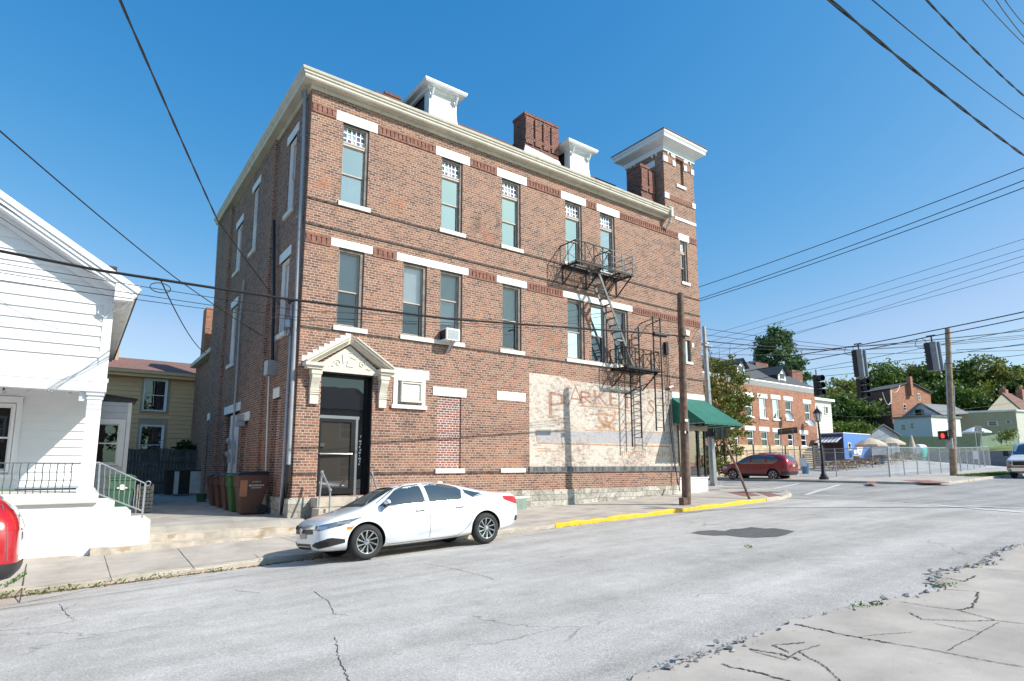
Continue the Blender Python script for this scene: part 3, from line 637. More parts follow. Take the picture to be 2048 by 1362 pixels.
# cornice, mitred round the street corner
prof = [(0, 12.58), (-.05, 12.58), (-.055, 12.72), (-.29, 12.70), (-.32, 12.74), (-.325, 12.80), (-.36, 12.825), (-.365, 12.87), (-.40, 12.90), (-.42, 12.97), (-.30, 12.99), (.2, 13.02)]
m = MB(); n = len(prof); vs = []
for d, z in prof: vs += [(16.12, d, z), (d, d, z), (d-.05, 13.15, z)]
fs = [[3*i+k, 3*i+3+k, 3*i+4+k, 3*i+1+k] for i in range(n-1) for k in (0, 1)]
fs += [[3*i for i in range(n)], [3*i+2 for i in range(n)]]
m.add(vs, fs); m.build('cornice', M['cornice'], B)
m = MB(); m.box(16.10, 16.24, -.44, -.02, 12.62, 13.05); m.cyl((16.1, -.24, 13.05), (16.24, -.24, 13.05), .12, n=12)
m.tube([(16.15, -.36, 12.6), (16.15, -.3, 12.4), (16.15, -.16, 12.25), (16.15, -.06, 12.05)], [.07, .075, .06, .03], 8); m.build('gutter_stop', M['cornice'], B)
m = MB(); m.box(16.87, 18.47, -.025, .02, 12.83, 12.97); m.build('band', M['lintel'], B)
# roof: steep slopes to a flat deck
rd = 15.40; m = MB()
a, b, c, d = (-.28, -.3, 12.96), (16.2, -.3, 12.96), (16.2, 13.2, 12.96), (-.28, 13.2, 12.96)
e, f_, g_, h_ = (3.2, 3.15, rd), (16.2, 3.15, rd), (16.2, 9.6, rd), (3.2, 9.6, rd)
m.quad(a, b, f_, e); m.quad(b, c, g_, f_); m.quad(c, d, h_, g_); m.quad(d, a, e, h_); m.quad(e, f_, g_, h_); m.quad(a, d, c, b)
m.build('roof', M['slate'], B)
m = MB(); m.bar((3.2, 3.1, rd+.03), (16.2, 3.1, rd+.03), .2, .12); m.bar((3.2, 3.1, rd+.03), (3.2, 9.6, rd+.03), .2, .12); m.build('roof_ridge', M['redroof'], B)
def dormer(x0, x1):
    y0 = .22; z0, z1 = 13.05, 14.42
    m = MB(); m.box(x0+.06, x1-.06, y0+.02, 2.6, z0, z1); d = m.build('dormer', M['slate'], B)
    m = MB(); n = 6
    for i in range(n):   # flared white front
        t0, t1 = i/n, (i+1)/n; f0, f1 = .16*(1-t0)**3, .16*(1-t1)**3
        m.quad((x0-f0*.4, y0-f0, z0+(z1-z0)*t0), (x1+f0*.4, y0-f0, z0+(z1-z0)*t0), (x1+f1*.4, y0-f1, z0+(z1-z0)*t1), (x0-f1*.4, y0-f1, z0+(z1-z0)*t1))
    m.box(x0, x0+.13, y0-.03, y0+.02, z0+.3, z1); m.box(x1-.13, x1, y0-.03, y0+.02, z0+.3, z1); m.box(x0-.02, x0+.02, y0+.01, y0+.3, z0+.1, z1)
    m.build('front', M['white_sash'], d)
    m = MB(); ov = .3; o2 = .2
    pr = [(0, z1-.14), (-.08, z1-.12), (-.1, z1-.02), (-.26, z1), (-.3, z1+.07), (-.3, z1+.13)]
    vs = []
    for q, z in pr: vs += [(x0+q, 2.4, z), (x0+q, y0+q, z), (x1-q, y0+q, z), (x1-q, 2.4, z)]
    m.add(vs, [[4*i+k, 4*i+4+k, 4*i+5+k, 4*i+1+k] for i in range(len(pr)-1) for k in (0, 1, 2)])
    m.build('cornice', M['white_sash'], d)
    for sx in (x0+.06, x1-.06): mm = MB(); mm.tube([(sx, y0-.2, z1-.1), (sx, y0-.12, z1-.25), (sx, y0-.04, z1-.42)], [.05, .05, .025]); mm.build('bracket', M['white_sash'], d)
    m = MB(); xa, xb, ya = x0-.3, x1+.3, y0-.3; zt = z1+.135
    m.add([(xa, ya, zt), (xb, ya, zt), (xb, 3.0, zt), (xa, 3.0, zt), ((xa+xb)/2-.1, y0+.75, zt+.38), ((xa+xb)/2+.1, y0+.75, zt+.38), ((xa+xb)/2+.1, 3.2, zt+.38), ((xa+xb)/2-.1, 3.2, zt+.38)], [[0, 1, 5, 4], [1, 2, 6, 5], [3, 0, 4, 7], [4, 5, 6, 7], [0, 3, 2, 1]])
    m.build('roof', M['slate'], d)
dormer(4.02, 5.1); dormer(10.52, 11.58)
def chimney(x0, x1, y0, y1, z0, z1, slots=0, mt='brick_dark', parent=None):
    m = MB(); m.box(x0, x1, y0, y1, z0, z1-.12); m.box(x0-.03, x1+.03, y0-.03, y1+.03, z1-.12, z1)
    if slots:
        m.box(x0-.02, x1+.02, y0-.02, y1+.02, z0, z0+(z1-z0)*.52); n = slots+1; s = (x1-x0)/n
        for i in range(n): m.box(x0+s*i+.05*(i > 0), x0+s*(i+1)-.05*(i < n-1), y0-.07, y0+.01, z0+(z1-z0)*.45, z1-.2)
        m.box(x0-.03, x1+.03, y0-.06, y1+.03, z0+(z1-z0)*.52, z0+(z1-z0)*.57)
    return m.build('chimney', M[mt], parent or B)
chimney(8.42, 10.12, .5, 1.25, 12.9, 15.3, 3); chimney(15.17, 16.08, .5, 1.3, 12.9, 15.26, 1)
m = MB(); m.prism([(8.3, .4, 13.5), (10.25, .4, 13.5), (10.15, .44, 13.72), (8.4, .44, 13.85)], (0, .07, 0)); m.build('flashing', M['lintel'], B)
m = MB(); m.prism([(15.1, .42, 13.55), (16.15, .42, 13.55), (16.1, .44, 13.66), (15.15, .44, 13.78)], (0, .06, 0)); m.build('flashing', M['redroof'], B)
p = onX(548, 200, .35); q = onX(586, 172, .35)
chimney(.35, 1.15, q.y, p.y, 12.9, q.z); q = onX(497, 327, .35); p = onX(471, 350, .35); chimney(.35, 1.05, q.y, p.y, 12.9, q.z)
q = onY(775, 186, 5); chimney(q.x-.1, q.x+.6, 5, 5.6, 14, q.z+.05, mt='redroof')
# tower
TX0, TX1, TD = 16.22, 18.45, 2.3
m = MB(MF); wall_holes(m, TX0, TX1, 12.6, 16.25, [(17.13, 17.68, 14.62, 15.93, .12)]); m.M = None
m.quad((TX0, 0, 12.6), (TX0, TD, 12.6), (TX0, TD, 16.25), (TX0, 0, 16.25)); m.quad((TX1, 0, 12.6), (TX1, TD, 12.6), (TX1, TD, 16.25), (TX1, 0, 16.25)); m.quad((TX0, TD, 12.6), (TX1, TD, 12.6), (TX1, TD, 16.25), (TX0, TD, 16.25))
m.quad((17.13, .11, 14.62), (17.68, .11, 14.62), (17.68, .11, 15.93), (17.13, .11, 15.93))
tw = m.build('tower', M['brick'], B)
m = MB(); m.box(TX0, TX1, -.03, 0, 13.7, 13.76); m.box(TX0+.15, TX1-.15, -.005, 0, 13.8, 13.95)
m.box(TX0-.002, 17.0, -.03, 0, 15.5, 15.55); m.box(17.8, TX1, -.03, 0, 15.5, 15.55); m.box(17.0, 17.9, -.03, 0, 15.93, 16.1); m.build('belt', M['corbel'], tw)
m = MB()
for a, b, c, e in ((TX0-.02, 16.5, 15.52, 15.8), (16.86, 17.06, 15.48, 15.74), (16.86, 17.06, 15.9, 16.12), (17.72, 17.92, 15.48, 15.74), (17.72, 17.92, 15.9, 16.12), (TX1-.2, TX1+.02, 15.45, 15.72), (TX0-.02, 16.5, 13.7, 13.97), (TX1-.22, TX1+.02, 13.72, 13.97)): m.box(a, b, -.04, .03, c, e)
m.box(TX0-.03, TX0+.02, .5, 1.7, 15.45, 15.75); m.build('stone_block', M['lintel'], tw)
m = MB(); m.box(17.08, 17.78, -.06, .1, 14.48, 14.62); m.build('sill', M['lintel'], tw)
m = MB(); pr = [(0, 16.05), (-.06, 16.05), (-.07, 16.28), (-.38, 16.42), (-.44, 16.46), (-.44, 16.56), (-.5, 16.66), (-.5, 16.74)]
vs = []
for q, z in pr: vs += [(TX0+q, TD-q, z), (TX0+q, q, z), (TX1-q, q, z), (TX1-q, TD-q, z)]
m.add(vs, [[4*i+k, 4*i+4+k, 4*i+4+(k+1) % 4, 4*i+(k+1) % 4] for i in range(len(pr)-1) for k in range(4)])
m.build('cornice', M['white_sash'], tw)
m = MB()
for x in (16.5, 16.75, 17.95, 18.2): m.box(x, x+.06, -.05, 0, 15.93, 16.06)
for y in (.35, .6, 1.7, 1.95): m.box(TX0-.05, TX0, y, y+.08, 15.93, 16.06)
m.build('bracket', M['lintel'], tw)
m = MB(); x0, x1, y0, y1, z = TX0-.53, TX1+.53, -.53, TD+.53, 16.742
m.add([(x0, y0, z), (x1, y0, z), (x1, y1, z), (x0, y1, z), (x0, y0, z+.04), (x1, y0, z+.04), (x1, y1, z+.04), (x0, y1, z+.04), ((x0+x1)/2, (y0+y1)/2, z+.5)], [[0, 1, 5, 4], [1, 2, 6, 5], [2, 3, 7, 6], [3, 0, 4, 7], [4, 5, 8], [5, 6, 8], [6, 7, 8], [7, 4, 8], [3, 2, 1, 0]])
m.build('roof', M['shingle_red'], tw)
# left side windows, doors
def side_window(x, u0, u1, z0, z1, lt, lb, ex=.2, **k):
    Q = ML(x); window(B, Q, u0, u1, z0, z1, gm='glass_dark', fr='white_sash', **k)
    m = MB(Q); m.box(u0-ex, u1+ex, -.02, .1, lb, lt); m.build('lintel', M['lintel'], B)
    m = MB(Q); m.box(u0-.07, u1+.07, -.07, .12, z0-.14, z0); m.build('sill', M['sill'], B)
side_window(0, 1.42, 2.25, 9.36, 11.86, 12.14, 11.86, .22); side_window(0, 1.48, 2.45, 5.44, 7.84, 8.13, 7.84, .15)
side_window(-.12, 5.7, 6.5, 9.33, 11.84, 12.1, 11.84, .25); side_window(-.12, 8.25, 9.3, 9.27, 11.26, 11.55, 11.26, .15); side_window(-.12, 8.22, 9.28, 5.4, 7.79, 8.07, 7.79, .12)
for x, a, b, z0, z1 in ((0, 1.77, 2.45, 3.46, 3.77), (-.12, 6.4, 9.3, 3.4, 3.71), (-.12, 4.9, 6.28, 2.95, 3.25), (-.24, 11.75, 12.36, 3.37, 3.67)):
    m = MB(ML(x)); m.box(a, b, -.02, .1, z0, z1); m.build('lintel', M['lintel'], B)
for x, a, b, z1, mt in ((0, 1.6, 2.5, 3.46, 'brick_new'), (-.12, 5.1, 6.1, 2.95, 'brick_new'), (-.24, 11.8, 12.25, 3.37, 'redroof')):
    m = MB(ML(x)); m.quad((a, .15, -.2), (b, .15, -.2), (b, .15, z1), (a, .15, z1)); m.build('bricked_up_doorway', M[mt], B)
m = MB(ML(-.12)); m.box(6.5, 6.75, .02, .12, -.2, 3.3); m.box(7.9, 8.1, .02, .12, -.2, 3.3); m.box(6.75, 7.9, .1, .14, -.2, 3.3); m.build('side_door', M['white_sash'], B)
m = MB(ML(-.12)); m.box(8.1, 9.2, .1, .14, -.2, 3.38); m.build('door_panel', M['glass_dark'], B)
# pipes and boxes on the side wall
def PX_(x, pts): return [tuple(onX(a, b, x)) for a, b in pts]
m = MB(); m.tube(PX_(-.1, [(611, 168), (607, 300), (600, 450), (592, 620), (584, 790), (577, 930)]), .055, 10)
for z in (11.2, 8.6, 6.0, 3.4): m.box(-.17, 0, .28, .44, z, z+.05)
m.build('downspout', M['pipe'], B)
m = MB(); m.tube(PX_(-.11, [(576.5, 929), (574, 965), (566, 1005), (563, 1030)]), [.07, .07, .065, .06], 8); m.build('downspout_boot', M['pipe_dark'], B)
m = MB(); m.tube([(-.03, .35, 12.5), (-.1, .6, 12.55), (-.2, .5, 12.8)], .045); m.build('gutter_outlet', M['pipe'], B)
m = MB(); m.tube(PX_(-.13, [(584, 605), (580, 700), (572, 850), (567, 945), (560, 1028)]), .045, 8); cd = m.build('service_mast', M['pipe'], B)
m = MB(); p = onX(584, 603, -.13); m.ball(p, .12, sc=(1, 1, .8)); m.build('weatherhead', M['pipe_dark'], cd)
p = onX(577.5, 655, -.2); m = MB(); m.cyl(p, (p.x, p.y, p.z+.22), .11, n=12); m.cyl((p.x, p.y, p.z+.22), (p.x, p.y, p.z+.28), .06, .03, n=10); lm = m.build('side_lamp', M['galv'], B)
m = MB(); m.ball((p.x, p.y, p.z-.12), .1, sc=(.8, .8, 1.3)); m.build('lamp_globe', M['glass'], lm)
m = MB(); m.tube(PX_(-.16, [(440, 430), (437, 470), (432, 560), (428, 700), (425, 755), (423, 800), (418, 900), (412, 985)]), .05, 8); m.build('downspout', M['pipe'], B)
m = MB(); m.tube(PX_(-.14, [(548, 440), (548, 600), (546, 655), (545, 720)]), .05, 8); m.build('conduit', M['pipe_dark'], B)
q = onX(541, 735, -.14); m = MB(); m.box(-.28, -.0, q.y-.22, q.y+.22, q.z-.25, q.z+.2); m.build('junction_box', M['galv'], B)
m = MB(); m.tube(PX_(-.06, [(538, 748), (535, 830), (531, 948)]), .022, 6); m.build('conduit', M['white'], B)
m = MB(); m.tube(PX_(-.2, [(489, 560), (480, 640), (473, 760), (466, 860), (462, 950)]), .04, 8); m.build('conduit', M['pipe'], B)
for (a, b) in ((458, 888), (456, 915)):
    q = onX(a, b, -.25); m = MB(); m.box(-.26, -.12, q.y-.14, q.y+.14, q.z-.2, q.z+.12); m.ball((-.28, q.y, q.z+.12), .12, sc=(.7, 1, 1)); m.build('meter_box', M['galv'], B)
q = onX(480, 836, -.25); m = MB(); m.box(-.34, -.12, q.y-.15, q.y+.15, q.z-.1, q.z+.12); m.box(-.36, -.12, q.y-.2, q.y+.2, q.z-.3, q.z-.12); m.build('floodlight', M['galv'], B)
# ---------------- entrance
zt = onY(641, 832, .3).z
m = MB()
for a, b, c, e in ((.66, .74, .56, 4.08), (2.12, 2.2, .56, 4.08), (.74, 2.12, 3.98, 4.08)): m.box(a, b, .22, .36, c, e)
m.box(2.185, 2.215, -.02, .22, .56, 4.08); m.box(.66, 2.2, -.012, .3, 4.04, 4.085)
DR = m.build('front_door', M['black_alu'], B)
m = MB(); m.box(.74, 1.93, .24, .34, zt-.06, zt+.03); m.box(1.83, 1.90, .24, .34, .56, zt-.06); m.build('mullion', M['grey_alu'], DR)
m = MB(); m.quad((.74, .3, zt+.03), (2.12, .3, zt+.03), (2.12, .3, 3.98), (.74, .3, 3.98)); m.build('transom_pane', M['glass_dark'], DR)
m = MB(); m.quad((1.90, .3, .56), (2.12, .3, .56), (2.12, .3, zt+.02), (1.90, .3, zt+.02)); m.build('sidelight_pane', M['glass_dark'], DR)
m = MB(); m.box(.74, .81, .25, .33, .6, zt-.06); m.box(1.70, 1.83, .25, .33, .6, zt-.06); m.box(.81, 1.70, .251, .329, zt-.15, zt-.06); m.box(.81, 1.70, .251, .329, .6, .78); m.build('door_leaf', M['black_alu'], DR)
m = MB(); m.quad((.81, .29, .78), (1.70, .29, .78), (1.70, .29, zt-.15), (.81, .29, zt-.15)); m.build('door_pane', glass('door_glass', refl=.02, dark=(.05, .044, .038)), DR)
zh = onY(620, 907, .22).z; m = MB(); m.cyl((.77, .21, zh), (1.74, .21, zh), .022, n=8); m.box(.79, .83, .2, .26, zh-.02, zh+.02); m.box(1.7, 1.74, .2, .26, zh-.02, zh+.02); m.build('handle', M['chrome'], DR)
m = MB(); m.box(.79, .92, .235, .25, zh+.2, zh+.3); m.build('lock_plate', M['chrome'], DR)
def text(body, size, loc, rot, m, parent=None, name='lettering', ext=.003, sx=1.0, align='CENTER', spacing=1.0):
    c = bpy.data.curves.new(name, 'FONT'); c.body = body; c.size = size; c.extrude = ext; c.align_x = align; c.space_character = spacing
    t = bpy.data.objects.new(name, c); COL.objects.link(t)
    dg = bpy.context.evaluated_depsgraph_get(); me = bpy.data.meshes.new_from_object(t.evaluated_get(dg)); bpy.data.objects.remove(t)
    o = bpy.data.objects.new(name, me); COL.objects.link(o); me.materials.clear(); me.materials.append(m)
    Mx = Matrix.Translation(Vector(loc)-(wloc(parent) if parent else Vector())) @ rot @ Matrix.Diagonal((sx, 1, 1, 1))
    me.transform(Mx)
    if parent: o.parent = parent
    return o
RF = Matrix.Rotation(R(90), 4, 'X')      # upright, facing -Y
text('7', .13, (2.01, .295, 2.22), RF, M['white'], DR)
m = MB()
for i in range(9): m.box(1.97+.02*(i%2), 2.04-.015*(i%3), .292, .297, 2.1-i*.085, 2.155-i*.085)
m.build('lettering', M['white'], DR)
# pediment over the door
m = MB(); T = [(.30, 4.10), (2.55, 4.10), (1.43, 4.85)]
m.prism([(.30, -.08, 4.08), (2.55, -.08, 4.08), (1.43, -.08, 4.9)], (0, .08, 0)); PD = m.build('pediment', M['carved'], B)
def rake(mb, x0, z0, x1, z1, d, t, up):
    v = Vector((x1-x0, 0, z1-z0)).normalized(); nn = Vector((-v.z, 0, v.x)); nn = nn if nn.z > 0 else -nn
    a, b = Vector((x0, 0, z0))+nn*up, Vector((x1, 0, z1))+nn*up
    mb.prism([a+Vector((0, -d, 0)), b+Vector((0, -d, 0)), b+nn*t+Vector((0, -d, 0)), a+nn*t+Vector((0, -d, 0))], (0, d+.02, 0))
m = MB()
for d, t, u in ((.14, .06, 0), (.24, .05, .058), (.34, .06, .105), (.38, .035, .162)):
    rake(m, .22, 4.16, 1.43, 4.96, d, t, u); rake(m, 2.66, 4.16, 1.43, 4.96, d-.004, t, u)
m.box(.10, .64, -.36, .01, 4.18, 4.27); m.box(.16, .6, -.30, .01, 4.10, 4.18); m.box(2.3, 2.82, -.36, .01, 4.18, 4.27); m.box(2.34, 2.76, -.30, .01, 4.10, 4.18)
m.build('raking_cornice', M['carved'], PD)
m = MB()
for i in range(9):      # stepped white flashing along the left slope
    x = .08+i*.155; z = 4.33+i*.102; m.box(x, x+.16, -.012, .0, z, z+.15)
m.build('stepped_flashing', M['lintel'], PD)
m = MB(); cxp, czp = 1.43, 4.36
def spiral(c0, c1, r0, turns, s): return [(c0+s*r*math.cos(a), -.088, c1+r*math.sin(a)) for a, r in [(i/14*turns*6.28, r0*(1-i/16)) for i in range(15)]]
m.tube(spiral(1.08, 4.35, .11, 1.3, -1), .014, 5); m.tube(spiral(1.82, 4.37, .12, 1.3, 1), .014, 5)
m.tube([(1.22, -.088, 4.62), (1.25, -.088, 4.36), (1.38, -.088, 4.44), (1.36, -.088, 4.28), (1.55, -.088, 4.28)], .016, 5); m.tube([(1.42, -.088, 4.68), (1.6, -.088, 4.68), (1.45, -.088, 4.56), (1.62, -.088, 4.5), (1.72, -.088, 4.56)], .014, 5)
m.tube([(.82, -.088, 4.22), (.9, -.088, 4.27), (.97, -.088, 4.23)], .014, 5); m.tube([(1.95, -.088, 4.27), (2.05, -.088, 4.22), (2.12, -.088, 4.25)], .014, 5)
m.build('carving', M['carved'], PD)
for x0, x1 in ((.30, .60), (2.36, 2.66)):
    m = MB(); m.box(x0, x1, -.26, 0, 3.96, 4.10)
    out = [(0, 3.96), (-.24, 3.96), (-.235, 3.86), (-.16, 3.7), (-.11, 3.55), (-.10, 3.42), (-.10, 3.13), (0, 3.13)]
    m.prism([(x0+.03, y, z) for y, z in out], (x1-x0-.06, 0, 0))
    for z in (3.40, 3.46, 3.52): m.box(x0+.015, x1-.015, -.125, 0, z, z+.03)
    m.build('console', M['carved'], PD)
# entrance steps and rails
S = empty('entrance_steps', (1.45, -.6, -.3), 'worn stone steps with pipe handrails at the glass front door', 'steps')
for i, (a, b, y0, y1, z0, z1) in enumerate(((.5, 2.42, -.42, .3, .29, .545), (.42, 2.75, -.98, -.42, -.55, .285), (.55, 2.75, -1.42, -.98, -.6, .02))):
    m = MB(); m.box(a, b, y0, y1, z0, z1); m.build('step', M['concrete_st'], S, bevel=.015)
for pts in (((644, 944), (637, 1011), (660.5, 980), (658.5, 1030)), ((744, 947), (741, 1000), (753.5, 977), (753, 1025))):
    t0 = onY(*pts[0], -.5); b0 = onY(*pts[1], -.5); t1 = onY(*pts[2], -1.1); b1 = onY(*pts[3], -1.1)
    m = MB(); m.cyl((b0.x, -.5, .2), t0, .024, n=8); m.cyl(t0, t1, .026, n=8); m.cyl((b1.x, -1.1, -.1), t1, .024, n=8)
    for p in (t0, t1): m.ball(p, .045, 8, 6)
    m.build('handrail', M['galv'], S)
# ---------------- mural (faded sign painted on the brick)
def mural_mat(name, col, cover, scale=3.0, sharp=.12):
    m = bpy.data.materials.new(name); m.use_nodes = True; nt = m.node_tree; b = nt.nodes['Principled BSDF']
    bc, t, ob, vec = brick_nodes(nt, RB, (.56, .45, .37))
    n = noise(nt, scale, 8, .72, ob, .5); n2 = noise(nt, .55, 3, .5, ob)
    k = math_(nt, 'ADD', math_(nt, 'ADD', math_(nt, 'MULTIPLY', n, .85), math_(nt, 'MULTIPLY', n2, .5)), math_(nt, 'MULTIPLY', t.outputs['Color'], .16))
    f = ramp(nt, k, [(cover-sharp, 0.0), (cover+sharp, 1.0)])
    if name != 'mural_ground':
        tr = N(nt, 'ShaderNodeBsdfTransparent'); mx = N(nt, 'ShaderNodeMixShader'); nt.links.new(math_(nt, 'MULTIPLY', f, .75), mx.inputs[0]); nt.links.new(tr.outputs[0], mx.inputs[1]); nt.links.new(b.outputs[0], mx.inputs[2]); nt.links.new(mx.outputs[0], nt.nodes['Material Output'].inputs[0]); b.inputs['Base Color'].default_value = c4(col)
    else:
        g = ramp(nt, noise(nt, 1.4, 5, .6, ob), [(.3, col), (.7, [x*.86 for x in col])])
        g = mixc(nt, math_(nt, 'MULTIPLY', t.outputs['Fac'], .35), g, (.42, .34, .28))
        c = mixc(nt, math_(nt, 'MULTIPLY', f, .93), bc, g); nt.links.new(c, b.inputs['Base Color'])
        bump(nt, b, math_(nt, 'SUBTRACT', 1.0, t.outputs['Fac']), .5, .01)
    b.inputs['Roughness'].default_value = .9; return m
M['mural'] = mural_mat('mural_ground', (.70, .64, .56), .66, 7, .15)
M['mural_red'] = mural_mat('mural_red_paint', (.50, .27, .20), .72, 6, .16)
M['mural_orange'] = mural_mat('mural_orange_paint', (.64, .37, .22), .72, 6, .16)
M['mural_blue'] = mural_mat('mural_blue_paint', (.50, .50, .55), .72, 5, .16)
m = MB(); zt0, zt1 = 4.70, 4.64
m.poly([(8.18, -.004, 1.37), (16.42, -.004, 1.37), (16.42, -.004, 4.55), (15.6, -.004, 4.66), (12.5, -.004, 4.60), (10.1, -.004, 4.62), (9.9, -.004, 4.72), (8.18, -.004, 4.74)])
MU = m.build('painted_sign', M['mural'], B)
def FYp(x, y, Y=0): p = onY(x, y, Y); return p.x, p.z
def serif(ch, x0, z0, h, wd, mt='mural_red', s=.11):
    st = {'P': [(0, 0, 0, 1), (0, 1, .8, .93), (.8, .93, .8, .6), (.8, .6, 0, .5)], 'A': [(0, 0, .5, 1), (.5, 1, 1, 0), (.2, .35, .8, .35)], 'R': [(0, 0, 0, 1), (0, 1, .75, .95), (.75, .95, .75, .6), (.75, .6, 0, .5), (.3, .5, .95, 0)],
          'K': [(0, 0, 0, 1), (.1, .45, .9, 1), (.3, .6, .95, 0)], 'E': [(0, 0, 0, 1), (0, 1, .85, 1), (0, .52, .6, .52), (0, 0, .85, 0)], 'T': [(.5, 0, .5, 1), (0, 1, 1, 1)], 'L': [(0, 0, 0, 1), (0, 0, .8, 0)], "'": [(.5, .75, .6, 1)], 'S': [(.9, .85, .5, 1), (.5, 1, .1, .78), (.1, .78, .85, .35), (.85, .35, .5, 0), (.5, 0, .05, .15)]}[ch]
    mb = MB()
    for a, b, c, e in st:
        v = a == c
        mb.bar((x0+a*wd, -.0072, z0+b*h), (x0+c*wd, -.0072, z0+e*h), .004, (s*1.5 if v else s*.8), up=(-(e-b)*h, 0, (c-a)*wd))
        if v: mb.box(x0+a*wd-s*1.3, x0+a*wd+s*1.3, -.0088, -.0052, z0+min(b, e)*h-.02, z0+min(b, e)*h+.03)
    mb.build('letter', M[mt], MU)
x, z = FYp(1101, 835); x2, z2 = FYp(1104, 785); serif('P', x, z, z2-z, .75)
x, z = FYp(1125, 812); serif('A', x+.3, z+.05, .75, .75, s=.06)
for ch, (a, b), top, wd in (('R', (1162, 806), 783, .6), ('K', (1190, 808), 780, .65), ('E', (1221, 810), 783, .5), ('T', (1243, 815), 786, .6), ("'", (1276, 812), 785, .3), ('S', (1296, 826), 800, .45)):
    x, z = FYp(a, b); serif(ch, x, z, FYp(a, top)[1]-z, wd, s=.1)
m = MB()
def wbar(a, b, t): m.bar((a[0], -.0072, a[1]), (b[0], -.0072, b[1]), .004, t, up=(-(b[1]-a[1]), 0, b[0]-a[0]))
def wpath(pp, t):
    q = [FYp(*p) for p in pp]
    for a, b in zip(q, q[1:]): wbar(a, b, t)
wpath([(1196, 827), (1214, 829), (1226, 831)], .09); wpath([(1196, 832), (1200, 842), (1206, 847), (1220, 847), (1227, 840), (1231, 822)], .12); wpath([(1203, 847), (1209, 852), (1221, 852)], .12); wpath([(1196, 857), (1210, 852), (1230, 858)], .12); wpath([(1208, 833), (1212, 842), (1220, 846)], .06); wpath([(1208, 834), (1216, 836), (1211, 840)], .05)
wpath([(1245, 842), (1250, 849), (1262, 846), (1272, 842)], .06); wpath([(1160, 812), (1190, 813), (1230, 816), (1262, 822)], .05)
m.build('cup_emblem', M['mural_orange'], MU)
m = MB()
x0, z0 = FYp(1077, 885); x1, z1 = FYp(1074, 862)
m.poly([(x0, -.0075, z0), (16.2, -.0075, FYp(1345, 888)[1]), (16.2, -.0075, FYp(1345, 864)[1]), (x1-.1, -.0075, z1)]); m.build('blue_band', M['mural_blue'], MU)
m = MB(); wpath([(1075, 886), (1150, 888), (1250, 891), (1340, 893)], .05); wpath([(1170, 860), (1300, 864), (1345, 866)], .03); wpath([(1072, 866), (1075, 884)], .05)
for i in range(26):
    xx = 1245+i*3.8; 
    if i % 7 != 6: wpath([(xx, 902+i*.05), (xx, 914-(i % 3)*2)], .035)
wpath([(1075, 897), (1100, 898)], .03); wpath([(1075, 902), (1120, 902.5)], .03)
m.build('faint_lines', M['mural_orange'], MU)
# ---------------- corner shopfront and awning
m = MB(); m.box(16.15, 18.48, -.03, .02, 4.37, 4.62); m.box(18.44, 18.49, .02, 3.2, 4.37, 4.62); m.build('lintel', M['lintel'], B)
m = MB(); m.box(16.47, 18.46, -.02, .15, -.6, .82); m.box(18.31, 18.46, .15, 3.2, -.6, .82); m.box(16.44, 18.49, -.05, .18, .82, .89); SF = m.build('shopfront', M['knee'], B)
m = MB(); m.box(16.46, 16.56, .0, .1, .89, 4.3); m.box(17.86, 18.0, .02, .12, .89, 4.3); m.box(18.38, 18.46, .02, .1, .89, 4.3); m.box(16.46, 18.46, .02, .1, 3.05, 3.15); m.box(18.38, 18.46, 1.6, 1.72, .89, 4.3); m.box(17.5, 17.7, 2.0, 2.2, -.5, 4.3); m.build('shopfront_frame', M['black'], SF)
m = MB(); m.quad((16.56, .06, .89), (18.38, .06, .89), (18.38, .06, 3.05), (16.56, .06, 3.05)); m.quad((18.42, .1, .89), (18.42, 3.2, .89), (18.42, 3.2, 3.05), (18.42, .1, 3.05)); m.build('shop_glass', M['glass'], SF)
m = MB(); m.quad((16.46, 0, .5), (18.4, 0, .5), (18.4, 3.3, .5), (16.46, 3.3, .5)); m.build('shop_floor', M['darkwood'], SF)
m = MB(); m.box(16.46, 18.2, -.3, -.06, 2.95, 3.16); m.build('fascia_board', M['concrete_st'], SF)
AW = MB(); a = Vector((16.12, -.03, 4.34)); b = Vector((18.5, -.03, 4.37)); c = Vector((18.87, -1.66, 3.2)); d = Vector((16.12, -1.66, 3.2)); n = 14
for i in range(n):
    for j in range(6):
        P = lambda s, t: (a.lerp(b, s)).lerp(d.lerp(c, s), t)+Vector((0, 0, -.05*math.sin(math.pi*t)*(.4+.6*abs(math.sin(s*9.4)))))
        AW.quad(P(i/n, j/6), P((i+1)/n, j/6), P((i+1)/n, (j+1)/6), P(i/n, (j+1)/6))
e = Vector((16.12, -.03, 3.22)); f = Vector((20.2, .4, 3.2)); f2 = Vector((18.5, 2.4, 4.37)); g2 = Vector((20.2, 2.6, 3.2))
AW.poly([a, d, e]); AW.add([b, c, g2, f2], [[0, 1, 2, 3]])
for p, q in ((d, c), (c, g2)):
    for i in range(16):
        s0, s1 = p.lerp(q, i/16), p.lerp(q, (i+1)/16); AW.quad(s0, s1, s1-Vector((0, 0, .07+.03*(i % 2))), s0-Vector((0, 0, .07+.03*((i+1) % 2))))
AWo = AW.build('awning', M['green_awn'], B)
m = MB(); m.tube([d+Vector((.05, .05, -.02)), c+Vector((-.1, .05, -.02)), g2+Vector((-.1, 0, -.02))], .025); m.tube([d+Vector((.05, .05, -.02)), e+Vector((.05, 0, -.05))], .025); m.tube([(17.5, -1.6, 3.18), (17.5, 0, 3.1)], .025)
m.build('awning_frame', M['galv'], AWo)
